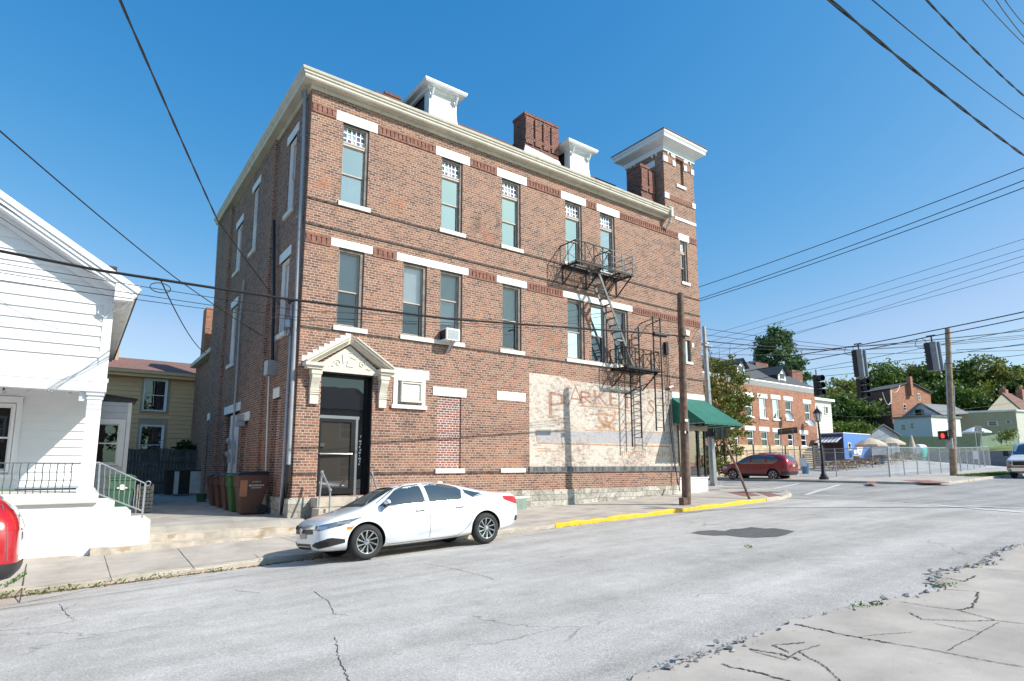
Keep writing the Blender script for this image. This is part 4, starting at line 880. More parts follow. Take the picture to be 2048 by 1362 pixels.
# ---------------- fire escape
FE = None
m = MB(); X0, X1, Zp = 9.75, 12.87, 9.07
for y in (-.9, -.45, -.05): m.bar((X0, y, Zp-.03), (X1, y, Zp-.03), .04, .06)
x = X0+.02
while x < X1:
    if not (11.15 < x < 12.1): m.box(x, x+.032, -.9, -.05, Zp, Zp+.012)
    else: m.box(x, x+.032, -.28, -.05, Zp, Zp+.012)
    x += .085
for x in (X0+.1, 11.1, 12.15, X1-.05):
    m.bar((x, -.9, Zp-.05), (x, 0, Zp-.05), .045, .045); m.bar((x, -.85, Zp-.07), (x, -.02, Zp-.72), .04, .04); m.bar((x, -.03, Zp), (x, -.03, Zp-.75), .045, .03)
X2, X3, Zq = 12.38, 14.3, 5.27
for y in (-.9, -.45, -.05): m.bar((X2, y, Zq-.03), (X3, y, Zq-.03), .04, .06)
x = X2+.02
while x < X3: m.box(x, x+.032, -.9, -.05, Zq, Zq+.012); x += .085
for x in (X2+.05, X3-.05): m.bar((x, -.9, Zq-.05), (x, 0, Zq-.05), .045, .045); m.bar((x, -.85, Zq-.07), (x, -.02, Zq-.72), .04, .04)
m.bar((14.28, -.75, Zq), (14.72, -.75, Zq), .05); m.bar((14.28, -.3, Zq), (14.72, -.7, Zq), .04)
m.tube([(14.3, -.75, Zq-.03), (14.0, -.6, Zq-.5), (13.4, -.35, Zq-.75), (13.1, -.02, Zq-1.05)], .022)
FE = m.build('fire_escape', M['iron'], B)
def railing(x0, x1, z, h, gap=None, mt='iron'):
    m = MB(); y = -.9
    segs = [(x0, x1)] if not gap else [(x0, gap[0]), (gap[1], x1)]
    m.bar((x0, y, z+h), (x1, y, z+h), .035); m.bar((x0, y, z+.05), (x1, y, z+.05), .03)
    n = 4; xs = frange(x0, x1, n)
    for x in xs: m.bar((x, y, z), (x, y, z+h), .03)
    for a, b in zip(xs, xs[1:]): m.bar((a, y+.01, z+.05), (b, y+.01, z+h), .02, .012); m.bar((b, y-.012, z+.05), (a, y-.012, z+h), .02, .012)
    for x in (x0, x1):
        m.bar((x, 0, z+h), (x, y, z+h), .035); m.bar((x, -.45, z), (x, -.45, z+h), .022); m.bar((x+.006, y, z+.03), (x+.006, 0, z+h), .02, .012); m.bar((x-.006, 0, z+.03), (x-.006, y, z+h), .02, .012); m.bar((x, 0, z), (x, 0, z+h), .03)
    return m.build('railing', M[mt], FE)
railing(X0, 11.62, Zp, .79); m = MB()
for z in (Zp+.05, Zp+.3, Zp+.55, Zp+.79): m.bar((11.62, -.9, z), (X1, -.9, z), .028); m.bar((X1, -.9, z), (X1, 0, z), .028)
for x in (12.25, X1): m.bar((x, -.9, Zp), (x, -.9, Zp+.79), .03)
m.bar((X1, -.45, Zp), (X1, -.45, Zp+.79), .025); m.build('railing', M['iron_grey'], FE)
railing(X2, X3, Zq, .78)
m = MB(); ya, yb = -.72, -.28
for y in (ya, yb): m.bar((10.98, y, 9.1), (12.95, y, 5.3), .03, .1, up=(1, 0, .5))
n = 15
for i in range(n):
    t = (i+.5)/n; x = 10.98+1.97*t; z = 9.1-3.8*t; m.box(x-.07, x+.07, ya, yb, z-.012, z+.012)
m.build('stair', M['iron_grey'], FE)
m = MB()
for y in (-.2, -.7): m.bar((13.32, y, 2.15 if y > -.5 else 2.5), (13.32, y, 7.0 if y < -.5 else 6.6), .045)
for i in range(14): z = 2.6+i*.3; m.bar((13.32, -.2, z), (13.32, -.7, z+.12), .02)
m.build('ladder', M['iron'], FE)
m = MB()
for x in (14.2, 14.66): m.bar((x, -.72, 2.8), (x, -.72, 7.6), .045); m.bar((x, -.72, 7.5), (x, 0, 7.4), .03)
for i in range(16): z = 2.95+i*.3; m.bar((14.2, -.72, z), (14.66, -.72, z), .022)
m.build('ladder', M['iron'], FE)
p0 = onY(1333, 695, -.12); m = MB(); m.tube([(p0.x, -.1, p0.z), onY(1340, 850, -.1), onY(1349, 930, -.1), onY(1360, 982, -.3)], .02); m.tube([(p0.x+.1, -.1, p0.z), onY(1343, 850, -.1), onY(1351, 925, -.1), onY(1355, 968, -.3)], .015); m.box(p0.x-.05, p0.x+.12, -.14, 0, p0.z-.3, p0.z+.25); m.build('ladder_counterweight_rod', M['iron'], B)
m = MB(); m.bar(onY(1337, 775, -.1), onY(1346, 772, -.1), .06); m.build('camera_bracket', M['white'], B)
# rear wing
m = MB(); m.box(16.2, 18.44, 2.3, 12.9, 12.6, 12.9); m.build('flat_roof', M['slate'], B)
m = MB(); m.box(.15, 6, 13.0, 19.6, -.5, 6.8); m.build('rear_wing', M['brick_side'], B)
q = onX(424, 618, .5); m = MB(); m.box(.2, 1.0, q.y-.3, q.y+.7, 7, q.z); m.build('chimney', M['brick_far'], B)
m = MB(); m.prism([(-.15, 13.2, 6.7), (6, 13.2, 6.7), (6, 13.2, 6.9), (-.15, 13.2, 6.9)], (0, 6.4, 0)); m.build('rear_eave', M['cornice'], B)
# ============================================================ LEFT: alley, white house, tan house
ZT = .02
mb = MB(); mb.keep0 = True; mb.box(-4.4, .2, -.55, 20, -.9, ZT)
tag(mb.build('alley_slab', mat('alley_concrete', (.40, .37, .335), .9, var=.2, vs=.9, spots=(1.6, .58, (.20, .19, .175)), bmp=(40, .3))), kind='structure')
S2 = empty('terrace_steps', (-1.7, -1, -.4), 'long cracked concrete steps across the mouth of the alley', 'steps')
for x0, x1, yf, yb, z in ((-4.4, -.06, -1.38, -.98, -.28), (-4.4, -.06, -.98, -.55, -.13)):
    mb = MB(); n = 24
    for i in range(n):
        a, b = x0+(x1-x0)*i/n, x0+(x1-x0)*(i+1)/n; j0, j1 = .02*math.sin(a*5.1)+.015*math.sin(a*13), .02*math.sin(b*5.1)+.015*math.sin(b*13); k0, k1 = .012*math.sin(a*7), .012*math.sin(b*7)
        mb.add([(a, yf+j0, -1), (b, yf+j1, -1), (b, yb, -1), (a, yb, -1), (a, yf+j0+.02, z+k0), (b, yf+j1+.02, z+k1), (b, yb, z+k1+.01), (a, yb, z+k0+.01)], [[0, 1, 5, 4], [4, 5, 6, 7], [1, 2, 6, 5], [3, 0, 4, 7]])
    mb.build('step', M['concrete_st'], S2)
WH = empty('white_house', (-8, -1.2, -.5), 'white clapboard gabled house with a corner porch beside the alley', 'house')
def clap(mb, MP, u0, u1, z0, z1, ex, holes=(), d=0.0, lip=.03, top=None):
    z = z0
    while z < z1-1e-4:
        zz = min(z+ex, z1); ivs = [(u0, u1)]
        for h in holes:
            if h[2] < zz-ex*.5 and h[3] > z+ex*.5:
                nv = []
                for a, b in ivs:
                    if h[1] <= a or h[0] >= b: nv.append((a, b))
                    else:
                        if h[0] > a: nv.append((a, h[0]))
                        if h[1] < b: nv.append((h[1], b))
                ivs = nv
        for a, b in ivs:
            if top:
                b2 = min(b, top(z)); b3 = min(b, top(zz))
                if b2 <= a: continue
            else: b2 = b3 = b
            sv = mb.M; mb.M = MP
            mb.quad((a, d-lip, z), (b2, d-lip, z), (b3, d, zz), (a, d, zz)); mb.quad((a, d-lip, z), (b2, d-lip, z), (b2, d, z), (a, d, z)); mb.M = sv
        z = zz
WY = -1.2; WX0, WX1, AP = -11.0, -4.42, -7.71
rakez = lambda x: 5.20+(WX1+.35-x)*.635 if x > AP else 5.20+(x-(WX0-.35))*.635
mb = MB(MF)
clap(mb, lambda u, d, z: (u, WY+d, z), WX0, WX1, 3.5, 8, .232, top=lambda z: min(WX1, WX1+.35-(z-5.17)/.635))
mb.M = None
mb.quad((WX1, WY, 3.3), (WX1, 8, 3.3), (WX1, 8, 5.25), (WX1, WY, 5.25)); mb.quad((WX1-.01, .85, .4), (WX1-.01, 8, .4), (WX1-.01, 8, 3.3), (WX1-.01, .85, 3.3))
clap(mb, lambda u, d, z: (u, .85+d, z), WX0, WX1-.02, .9, 3.4, .19, holes=[(-7.0, -5.93, 1.2, 2.85)])
mb.build('wall', M['whitesiding'], WH, recalc=False)
mb = MB(); mb.box(WX0, WX1+.02, WY-.03, WY+.02, 3.28, 3.5); mb.box(WX1-.16, WX1+.02, WY-.035, WY+.1, 3.5, 5.22); mb.box(WX0, WX1+.05, WY-.06, WY+.22, 3.2, 3.28); mb.box(WX0, WX1+.03, WY-.05, WY+.2, 2.98, 3.2); mb.box(WX1-.22, WX1+.03, WY+.2, .85, 2.98, 3.28); mb.box(WX0, WX1-.2, WY+.2, .85, 3.24, 3.3)
mb.build('beam', M['white'], WH)
mb = MB(); mb.box(-4.71, -4.45, WY-.05, WY+.2, .86, 2.98); mb.box(-4.74, -4.42, WY-.08, WY+.23, 2.9, 2.98); mb.box(-4.73, -4.43, WY-.07, WY+.22, 2.82, 2.85); mb.box(-4.74, -4.42, WY-.07, WY+.22, .86, .95); mb.box(-4.86, -4.73, WY+.0, WY+.12, 2.78, 2.98); mb.build('porch_column', M['white'], WH, bevel=.006)
mb = MB(); mb.box(WX0, -4.35, WY-.1, .86, .64, .86); mb.build('porch_floor', mat('pale_porch_concrete', (.66, .64, .60), .8, var=.05), WH, bevel=.02)
mb = MB(); mb.box(WX0, -4.38, WY-.005, .85, -.9, .64); mb.build('porch_wall', M['whitewall'], WH)
mb = MB(); mb.box(WX0, -4.62, WY-.05, WY-.004, -.9, -.40); mb.build('plinth', M['concrete_st'], WH)
mb = MB(); mb.box(-4.38, -4.05, WY+.0, .2, -.9, .67); mb.box(-4.05, -3.74, WY+.003, .2, -.9, .46); mb.box(-3.74, -3.36, WY+.006, .2, -.9, .24); mb.build('porch_steps', M['whitewall'], WH, bevel=.012)
# front window on the porch
mb = MB(); QW = lambda u, d, z: (u, .85+d, z)
window(WH, QW, -6.95, -5.98, 1.27, 2.80, d=-.12, gm='glass_dark', fr='white_sash', sa='white_sash', fw=.06)
mb = MB(); mb.box(-7.05, -6.93, .78, .86, 1.15, 2.95); mb.box(-5.99, -5.88, .78, .86, 1.15, 2.95); mb.box(-7.05, -5.88, .775, .86, 2.83, 2.97); mb.box(-7.1, -5.85, .74, .86, 1.13, 1.22); mb.build('window_trim', M['white'], WH)
# roof, rake trim and box gutter
mb = MB(); ro = WX1+.45
for s in (1, -1):
    f = (lambda x: x) if s > 0 else (lambda x: 2*AP-x)
    mb.add([(f(ro), WY-.42, 5.20), (f(AP), WY-.42, 7.29+.0), (f(AP), 9, 7.29), (f(ro), 9, 5.20), (f(ro), WY-.42, 5.30), (f(AP), WY-.42, 7.40), (f(AP), 9, 7.40), (f(ro), 9, 5.30)], [[0, 1, 2, 3], [4, 7, 6, 5], [0, 4, 5, 1], [0, 3, 7, 4], [3, 2, 6, 7]])
mb.build('roof', M['shingle'], WH)
mb = MB(); a = Vector((ro-.02, 0, 5.17)); b = Vector((AP, 0, 5.17+(ro-.02-AP)*.635)); nn = Vector((.536, 0, .844))
for d, t0, t1 in ((.46, -.02, .10), (.43, -.10, -.02), (.40, -.17, -.10), (.10, -.34, -.17)):
    P = [a+nn*t0, b+nn*t0, b+nn*t1, a+nn*t1]; mb.prism([(p.x, WY-d, p.z) for p in P], (0, d-.01, 0))
mb.build('rake_trim', M['whitesiding'], WH)
mb = MB(); pr = [(0, 4.96), (.34, 4.98), (.36, 5.04), (.40, 5.10), (.42, 5.20), (.44, 5.33), (.30, 5.35), (0, 5.3)]
mb.prism([(WX1+d, WY-.42, z) for d, z in pr], (0, 9.5, 0)); mb.build('box_gutter', mat('white_gutter_paint', (.78, .77, .74), .6, var=.08, spots=(5, .62, (.5, .48, .45))), WH)
mb = MB(); mb.tube([(WX1+.3, WY-.3, 5.0), (WX1+.18, WY-.12, 4.86), (WX1+.05, WY-.06, 4.8), (WX1-.1, WY-.06, 4.7)], .02); mb.tube([(WX1-.05, WY-.08, 5.0), (WX1-.03, WY-.1, 4.75), (WX1-.12, WY-.1, 4.6), (WX1-.26, WY-.09, 4.7), (WX1-.2, WY-.09, 4.85)], .012); mb.build('service_cable', M['white'], WH)
q0, q1 = onY(200, 528, 3.2), onY(234, 541, 3.2); mb = MB(); mb.box(q0.x, q1.x, 3.2, 3.9, 5, q0.z); mb.build('chimney', M['slate'], WH)
# porch railing and stair rail (wrought iron)
mb = MB(); zt, zb = onY(150, 926, WY).z, onY(150, 990, WY).z
mb.bar((-8, WY, zt), (-4.7, WY, zt), .03, .02); mb.bar((-8, WY, zb), (-4.78, WY, zb), .03, .015)
for i in range(28): x = -4.85-i*.118; mb.tube([(x+.006*math.cos(k*1.5), WY+.006*math.sin(k*1.5), zb+(zt-zb)*k/8) for k in range(9)], .008 if i % 2 else .010, 4)
mb.build('porch_railing', M['iron_grey'], WH)
mb = MB(); y = WY+.1
p0, p1 = onY(200, 925, y), onY(291, 967, y); b0, b1 = onY(197, 988, y), onY(286, 1022, y)
mb.bar(p0, p1, .035, .025); mb.bar(b0, b1, .028); mb.bar(onY(284, 1036, y), p1, .035); mb.bar((p0.x, y, p0.z), (p0.x+.02, y, .7), .03); mb.bar((p0.x-.2, y, p0.z), p0, .03)
for i in range(1, 9): t = i/9; a_, c_ = Vector(p0).lerp(p1, t), Vector(b0).lerp(b1, t); mb.tube([a_.lerp(c_, k/6)+Vector((.006*math.cos(k*2), 0, 0)) for k in range(7)], .009, 4)
mb.tube([Vector(p1)+Vector((.05+.05*math.cos(a), 0, .0+.05*math.sin(a))) for a in frange(2.6, -3.4, 12)], .011, 5); mb.build('stair_railing', M['galv'], WH)
# string lights along the porch ceiling
SL = empty('string_lights', (-5.6, .0, 3.1), 'string of bare bulbs looped under the porch ceiling of the white house', 'string lights')
mb = MB(); bl = MB(); pts = []
P = [onY(*p, -.6) for p in ((-20, 760), (8, 775), (25, 757), (38, 757), (57, 772), (73, 759), (86, 760), (98, 773), (104, 775), (128, 762), (138, 763), (141, 778), (152, 770), (162, 765))]
mb.tube(P, .006, 4); mb.build('wire', M['cable'], SL)
for k in (1, 4, 7, 8, 11, 12):
    mb = MB(); p = P[k]; mb.cyl(p, p-Vector((0, 0, .05)), .018, n=8); s_ = mb.build('socket', M['black'], SL); mb = MB(); mb.ball(p-Vector((0, 0, .085)), .032, 8, 6); mb.build('bulb', M['glass'], s_)
# extension at the back of the white house
AX = empty('house_extension', (-4, 5, 0), 'pale grey clapboard extension with a tall window behind the porch', 'house')
y = 7.0; xr = onY(262, 820, y).x; zr_ = onY(264, 806, y).z; wl_, wr_, wb_, wt_ = onY(206, 900, y).x, onY(240, 900, y).x, onY(232, 930, y).z, onY(240, 845, y).z; mb = MB(); clap(mb, lambda u, d, z: (u, y+d, z), -6, xr, ZT, zr_, .21, holes=[(wl_-.5, wr_, wb_, wt_)]); mb.quad((xr, y, ZT), (xr, 12, ZT), (xr, 12, zr_), (xr, y, zr_)); mb.build('wall', M['greysiding'], AX, recalc=False)
mb = MB(); mb.box(xr-.09, xr+.02, y-.035, y+.03, ZT, zr_); mb.build('corner_board', M['white'], AX)
mb = MB(); mb.prism([(-6, y, zr_-.02), (xr+.1, y-.0, zr_-.04), (xr+.16, y, zr_+.12), (-6, y, zr_+.45)], (0, .04, 0)); mb.prism([(-6, y-.12, zr_+.4), (xr+.17, y-.12, zr_+.12), (xr+.17, y-.12, zr_+.15), (-6, y-.12, zr_+.43)], (0, 4, 0)); mb.build('roof', M['shingle'], AX)
QA = lambda u, d, z: (u, y+d, z); window(AX, QA, wl_-.3, wr_, wb_, wt_, d=-.12, gm='glass_dark', fr='white_sash', sa='white_sash', fw=.07)
mb = MB(); mb.box(wr_-.01, wr_+.09, y-.06, y+.02, wb_-.05, wt_); mb.box(wl_-.4, wr_+.1, y-.065, y+.02, wt_, wt_+.1); mb.build('window_trim', M['white'], AX)
# tan house closing the alley
TH = empty('tan_house', (-2, 20, 0), 'tan clapboard house with a brown red roof closing the alley', 'house')
y = 20.0; mb = MB(); MT = lambda u, d, z: (u, y+d, z)
za_ = onY(300, 757, y).z; xr = onY(411, 800, y).x; t0, t1 = onY(290, 822, y), onY(330, 760, y); u0_, u1_ = onY(285, 930, y), onY(325, 851, y); zf_ = onY(300, 826, y).z
A1 = (onY(291, 800, y).x-.12, onY(329, 800, y).x+.1, t0.z, t1.z); A2 = (A1[0], A1[1], u0_.z, u1_.z)
clap(mb, MT, -7, xr, 0, za_, .24, holes=[A1, (A2[0], A2[1], A2[2], A2[3]+.3)]); mb.quad((xr, y, 0), (xr, y+8, 0), (xr, y+8, za_), (xr, y, za_)); mb.build('wall', M['tansiding'], TH, recalc=False)
for (a, b, c, e) in (A1, A2): window(TH, MT, a, b, c, e, d=-.15, gm='glass_dark', fr='white_sash', sa='white_sash', fw=.07)
mb = MB()
for a, b, c, e in (A1, (A2[0], A2[1], A2[2], A2[3]+.28)): mb.box(a-.12, a, y-.05, y+.02, c, e); mb.box(b, b+.12, y-.05, y+.02, c, e); mb.box(a-.12, b+.12, y-.055, y+.02, c-.1, c); mb.box(a-.12, b+.12, y-.052, y+.02, e, e+.08)
mb.box(A2[0], A2[1], y-.04, y+.02, A2[3], A2[3]+.28); mb.build('window_trim', mat('taupe_trim', (.40, .33, .24), .7), TH)
mb = MB(); mb.prism([(-7, y-.4, za_+.03), (-7, y-.36, za_+.19), (-7, y-.1, za_+.21), (-7, y, za_)], (7+xr, 0, 0)); mb.box(-7, xr+.05, y-.46, y-.4, za_+.2, za_+.36); mb.build('gutter', M['tansiding'], TH)
zk_ = onY(212, 712, y+2.6).z
mb = MB(); mb.quad((-7, y-.42, za_+.34), (xr+.05, y-.42, za_+.34), (xr+.05, y+2.6, zk_), (-7, y+2.6, zk_)); mb.quad((-7, y+2.6, zk_), (xr+.05, y+2.6, zk_), (xr+.05, y+7, za_), (-7, y+7, za_)); mb.build('roof', M['shingle_red'], TH)
mb = MB(); q = onY(239, 690, y+2); mb.box(q.x-.8, q.x, y+1.8, y+2.5, za_+.5, za_+3.6); mb.build('chimney', mat('tan_brick', (.55, .38, .22), .9, var=.15), TH)
mb = MB(); q0 = onY(408, 758, y-.45); mb.tube([q0, q0+Vector((.3, 0, -.03)), q0+Vector((.45, 0, -.35)), q0+Vector((.43, 0, -2))], .06, 8); mb.build('downspout', M['pipe'], TH)
SL2 = empty('string_lights', (-2, 14.2, 2.6), 'sagging string of bulbs across the tan house above the board fence', 'string lights')
P = [onY(*p, 19.6) for p in ((258, 885), (268, 889), (280, 884), (300, 889), (320, 882), (340, 878), (365, 877), (390, 873), (405, 868))]
mb = MB(); mb.tube(P, .006, 4); mb.build('wire', M['cable'], SL2)
for k in (1, 3, 4, 7): mb = MB(); mb.ball(P[k]-Vector((0, 0, .06)), .04, 8, 6); mb.build('bulb', M['white'], SL2)
FN = empty('board_fence', (-1.7, 17, 0), 'weathered dark board fence closing the back of the alley', 'fence')
mb = MB(); x = -5.2; ztop = onY(330, 898, 17).z
while x < .1:
    w_ = random.uniform(.13, .16); mb.box(x, x+w_-.012, 17+random.uniform(-.012, .012), 17.03, -.1, ztop+random.uniform(-.04, .04)); x += w_
mb.build('board', M['darkwood'], FN); mb = MB(); mb.box(-5.2, .1, 17.03, 17.09, .5, .6); mb.box(-5.2, .1, 17.03, 17.09, 1.5, 1.6); mb.build('rail', M['darkwood'], FN)
AC = empty('condenser', (-1.2, 14.3, ZT), 'rusty white and black outdoor air conditioning condenser in the alley', 'air conditioner')
q0, q1 = onY(333, 942, 14.3), onY(400, 990, 14.3); x0, x1, zt_ = q0.x, q1.x, q0.z
mb = MB(); mb.box(x0, x1, 14.3, 15.1, .1, zt_); mb.box(x0-.02, x1+.02, 14.28, 15.12, zt_, zt_+.03); mb.build('cabinet', M['black'], AC, bevel=.01)
mb = MB(); mb.box(x0+.42*(x1-x0)*.55, x0+.36*(x1-x0), 14.27, 14.3, .12, zt_-.02); mb.box(x0+.68*(x1-x0), x1, 14.27, 14.3, .12, zt_-.02); mb.build('panel', mat('rusty_white_enamel', (.62, .60, .56), .5, var=.1, spots=(4, .62, (.35, .18, .09))), AC)
mb = MB(); mb.box(x0+.1, x0+.35, 14.35, 14.7, ZT, .1); mb.box(x1-.45, x1-.15, 14.35, 14.7, ZT, .1); mb.build('foot', M['concrete'], AC)
# wheelie bins
M['bin_brown'] = mat('brown_bin_plastic', (.115, .052, .036), .5, var=.08, vs=5); M['bin_green'] = mat('green_bin_plastic', (.05, .14, .045), .5, var=.08); M['bin_dkgreen'] = mat('dark_green_bin_plastic', (.03, .095, .05), .5, var=.08)
M['bin_orange'] = mat('faded_orange_label', (.42, .17, .09), .6, var=.1); M['lid'] = mat('dark_navy_lid', (.012, .016, .028), .4, var=.1)
def bin_(label, loc, rz, body, lid, sc=1.0, logo=None, panel=False, cat='wheelie bin', group=None):
    e = empty('wheelie_bin', loc, label, cat, group, rz)
    w0, w1, d0, d1, h = .22*sc, .30*sc, .25*sc, .36*sc, 1.02*sc       # front faces local -y
    mb = MB(); mb.add([(-w0, -d0, .03), (w0, -d0, .03), (w0, d0-.06, .03), (-w0, d0-.06, .03), (-w1+.03, -d1+.03, h*.68), (w1-.03, -d1+.03, h*.68), (w1-.03, d1, h*.68), (-w1+.03, d1, h*.68), (-w1, -d1, h*.70), (w1, -d1, h*.70), (w1, d1, h*.70), (-w1, d1, h*.70), (-w1, -d1, h), (w1, -d1, h), (w1, d1, h), (-w1, d1, h)],
        [[3, 2, 1, 0]]+[[4*k+i, 4*k+(i+1) % 4, 4*k+4+(i+1) % 4, 4*k+4+i] for k in range(3) for i in range(4)]+[[12, 13, 14, 15]])
    mb.box(-w1-.02, w1+.02, -d1-.03, d1+.02, h-.07, h-.02); mb.build('body', body, e, local=True, bevel=.02)
    mb = MB(); mb.add([(-w1-.03, -d1-.05, h), (w1+.03, -d1-.05, h), (w1+.03, d1+.03, h), (-w1-.03, d1+.03, h), (-w1+.04, -d1+.06, h+.06), (w1-.04, -d1+.06, h+.06), (w1-.04, d1, h+.09), (-w1+.04, d1, h+.09)], [[3, 2, 1, 0], [4, 5, 6, 7]]+[[i, (i+1) % 4, 4+(i+1) % 4, 4+i] for i in range(4)]); mb.build('lid', lid, e, local=True, bevel=.015)
    mb = MB(); mb.cyl((-w1-.02, d1+.08, h-.03), (w1+.02, d1+.08, h-.03), .018, n=8)
    for x in (-w1+.05, w1-.05): mb.bar((x, d1, h-.03), (x, d1+.08, h-.03), .03)
    mb.build('handle', body, e, local=True)
    for x in (-w0-.05, w0+.05):
        mb = MB(); mb.lathe((x-.03*(1 if x > 0 else -1)*0, d0, .13*sc), [(0, -.03), (.12*sc, -.03), (.13*sc, -.02), (.13*sc, .02), (.12*sc, .03), (.06, .03), (.05, .015), (0, .015)], 20, (1 if x > 0 else -1, 0, 0)); mb.build('wheel', M['rubber'], e, local=True, smooth=40)
    return e
# four by the brick wall, fronts to the alley, and one green one between them
RZB = R(-90)
specs = [(505, 1030, 'bin_brown', 'brown wheelie bin with white lettering and an orange panel beside the downspout', 1.12), (487, 1026, 'bin_green', 'bright green wheelie bin between the brown bins by the brick wall', 1.06), (473, 1020, 'bin_brown', 'brown wheelie bin just behind the bright green bin', 1.06), (449, 1016, 'bin_brown', 'brown wheelie bin second from the back of the row by the brick wall', 1.0), (428, 1012, 'bin_brown', 'brown wheelie bin at the back end of the row by the brick wall', 1.0)]
by = [1.95, 3.2, 4.15, 5.35, 6.5]
BINS = []
for (px_, py_, mt, lb, sc_), yy in zip(specs, by):
    e = bin_(lb, (-.62 if yy > 2 else -.62, yy, ZT), RZB, M[mt], M['lid'] if mt != 'bin_green' else M['bin_green'], sc_, group='bins along the brick wall'); BINS.append(e)
# lettering on the nearest bin's side (its local +x side faces the street)
e = BINS[0]; mb = MB(); mb.quad((.341, -.36, .52), (.341, -.16, .52), (.348, -.16, .98), (.348, -.36, .98)); mb.build('orange_panel', M['bin_orange'], e, local=True)
def ptext(body, size, e, mx, m, name='lettering'):
    t = text(body, size, (0, 0, 0), Matrix.Identity(4), m, None, name, .002); t.parent = e; t.matrix_local = mx; return t
SD = Matrix.Rotation(R(90), 4, 'Z') @ Matrix.Rotation(R(90), 4, 'X')
ptext('BAVARIAN', .085, e, Matrix.Translation((.352, .08, .80)) @ SD, M['white']); ptext('WE RECYCLE', .04, e, Matrix.Translation((.352, .08, .92)) @ SD, M['white'])
mb = MB(); mb.bar((.35, -.06, .76), (.35, .22, .76), .012); mb.build('underline', M['white'], e, local=True)
q = onY(232, 1012, 3.2)
e = bin_('dark green wheelie bin with a round white emblem beside the porch stairs', (-3.72, 3.5, ZT), R(4), M['bin_dkgreen'], M['bin_dkgreen'], 1.04)
mb = MB(); mb.lathe((0, -.372, .80), [(.05, .0), (.075, 0), (.075, .008), (.05, .008)], 20, (0, -1, 0)); mb.bar((-.12, -.372, .78), (.12, -.372, .78), .03, .03); mb.bar((0, -.372, .74), (0, -.372, .84), .03); mb.build('emblem', M['white'], e, local=True)
PV = MB()
for i in range(5):
    for j in range(7): PV.box(-3.2+.07*i*1.0, -3.14+.07*i, 4.3, 4.5, ZT+.02+.11*j, ZT+.11+.11*j)
PV.box(-3.25, -3.22, 4.28, 4.52, ZT, .85); PV.box(-2.86, -2.83, 4.28, 4.52, ZT, .85)
tag(PV.build('paver_stack', mat('grey_pavers', (.42, .38, .34), .9, var=.3, vs=12)), 'rack of stacked grey paving blocks beside the dark green bin', 'paver rack')
mb = MB(); mb.lathe((-.75, 9.2, ZT), [(.15, 0), (.2, .3), (.21, .3), (.17, .28)], 14); P_ = mb.build('plant_pot', M['bin_dkgreen']); tag(P_, 'small green plant pot at the foot of the brick wall', 'plant pot')
# window air conditioner
AU = empty('window_air_conditioner', (4.9, -.3, 5.5), 'white window air conditioner on a metal bracket in a second floor window', 'air conditioner')
q0, q1 = onY(882, 653, -.42), onY(920, 681, -.42); x0, x1, z0, z1 = onY(893, 670, -.42).x, q1.x, q1.z-.03, q0.z
mb = MB(); mb.box(x0, x1, -.42, .16, z0, z1); mb.build('cabinet', M['white'], AU, bevel=.015)
mb = MB(); mb.box(x0+.05, x1-.05, -.425, -.42, z0+.04, z1-.05); g_ = mb.build('grille', mat('grey_fins', (.38, .40, .42), .5, var=.2, vs=30), AU)
mb = MB(); mb.box(x0-.004, x0, -.36, .0, z0+.05, z1-.06)
for i in range(7): mb.box(x0-.008, x0-.004, -.34, -.02, z0+.07+i*.045, z0+.085+i*.045)
mb.build('side_louvre', M['black'], AU); mb = MB(); mb.bar(((x0+x1)/2, -.40, z0-.01), ((x0+x1)/2-.02, -.02, z0-.34), .07, .03); mb.bar(((x0+x1)/2+.12, -.3, z0-.01), ((x0+x1)/2+.1, -.02, z0-.3), .03); mb.build('bracket', M['galv'], AU)
# ============================================================ VEHICLES
def paint(name, col, coat=1.0):
    m, nt, b = nm(name); b.inputs['Base Color'].default_value = c4(col); b.inputs['Roughness'].default_value = .35; b.inputs['Coat Weight'].default_value = coat; b.inputs['Coat Roughness'].default_value = .04; return m
M['car_white'] = paint('white_car_paint', (.80, .81, .82)); M['car_red'] = paint('dark_red_car_paint', (.22, .006, .012)); M['car_red2'] = paint('bright_red_car_paint', (.42, .006, .014))
M['van_white'] = paint('white_van_paint', (.76, .77, .78))
M['car_glass'] = glass('car_glass', refl=.10, dark=(.05, .062, .062)); M['headlight'] = glass('headlight_lens', refl=.15, dark=(.10, .115, .13)); M['tail'] = mat('red_tail_lens', (.45, .012, .015), .15, var=.1, coat=.6)
M['amber'] = mat('amber_lens', (.85, .25, .02), .2, var=0, coat=.5); M['dark_trim'] = mat('dark_plastic_trim', (.03, .03, .032), .5, var=.1); M['seam'] = mat('panel_gap', (.12, .12, .125), .8, var=0)
M['rim'] = mat('machined_alloy', (.62, .62, .63), .25, .9, var=.05); M['plate'] = mat('number_plate', (.6, .62, .65), .4, var=.1)
def ring(st):
    x, W, zb, zs, yt, zt = st
    ze = zt-.055 if zt-zs > .12 else zt-.02
    h = [(0, zb), (W-.14, zb), (W-.03, zb+.09), (W, zb+.55*(zs-zb)), (W-.025, zs), (W-.03+(yt-(W-.03))*.45, zs+(ze-zs)*.52), (yt, ze), (yt*.55, zt-.006), (0, zt)]
    pts = [(x, y, z) for y, z in h]+[(x, -y, z) for y, z in h[-2:0:-1]]
    return pts
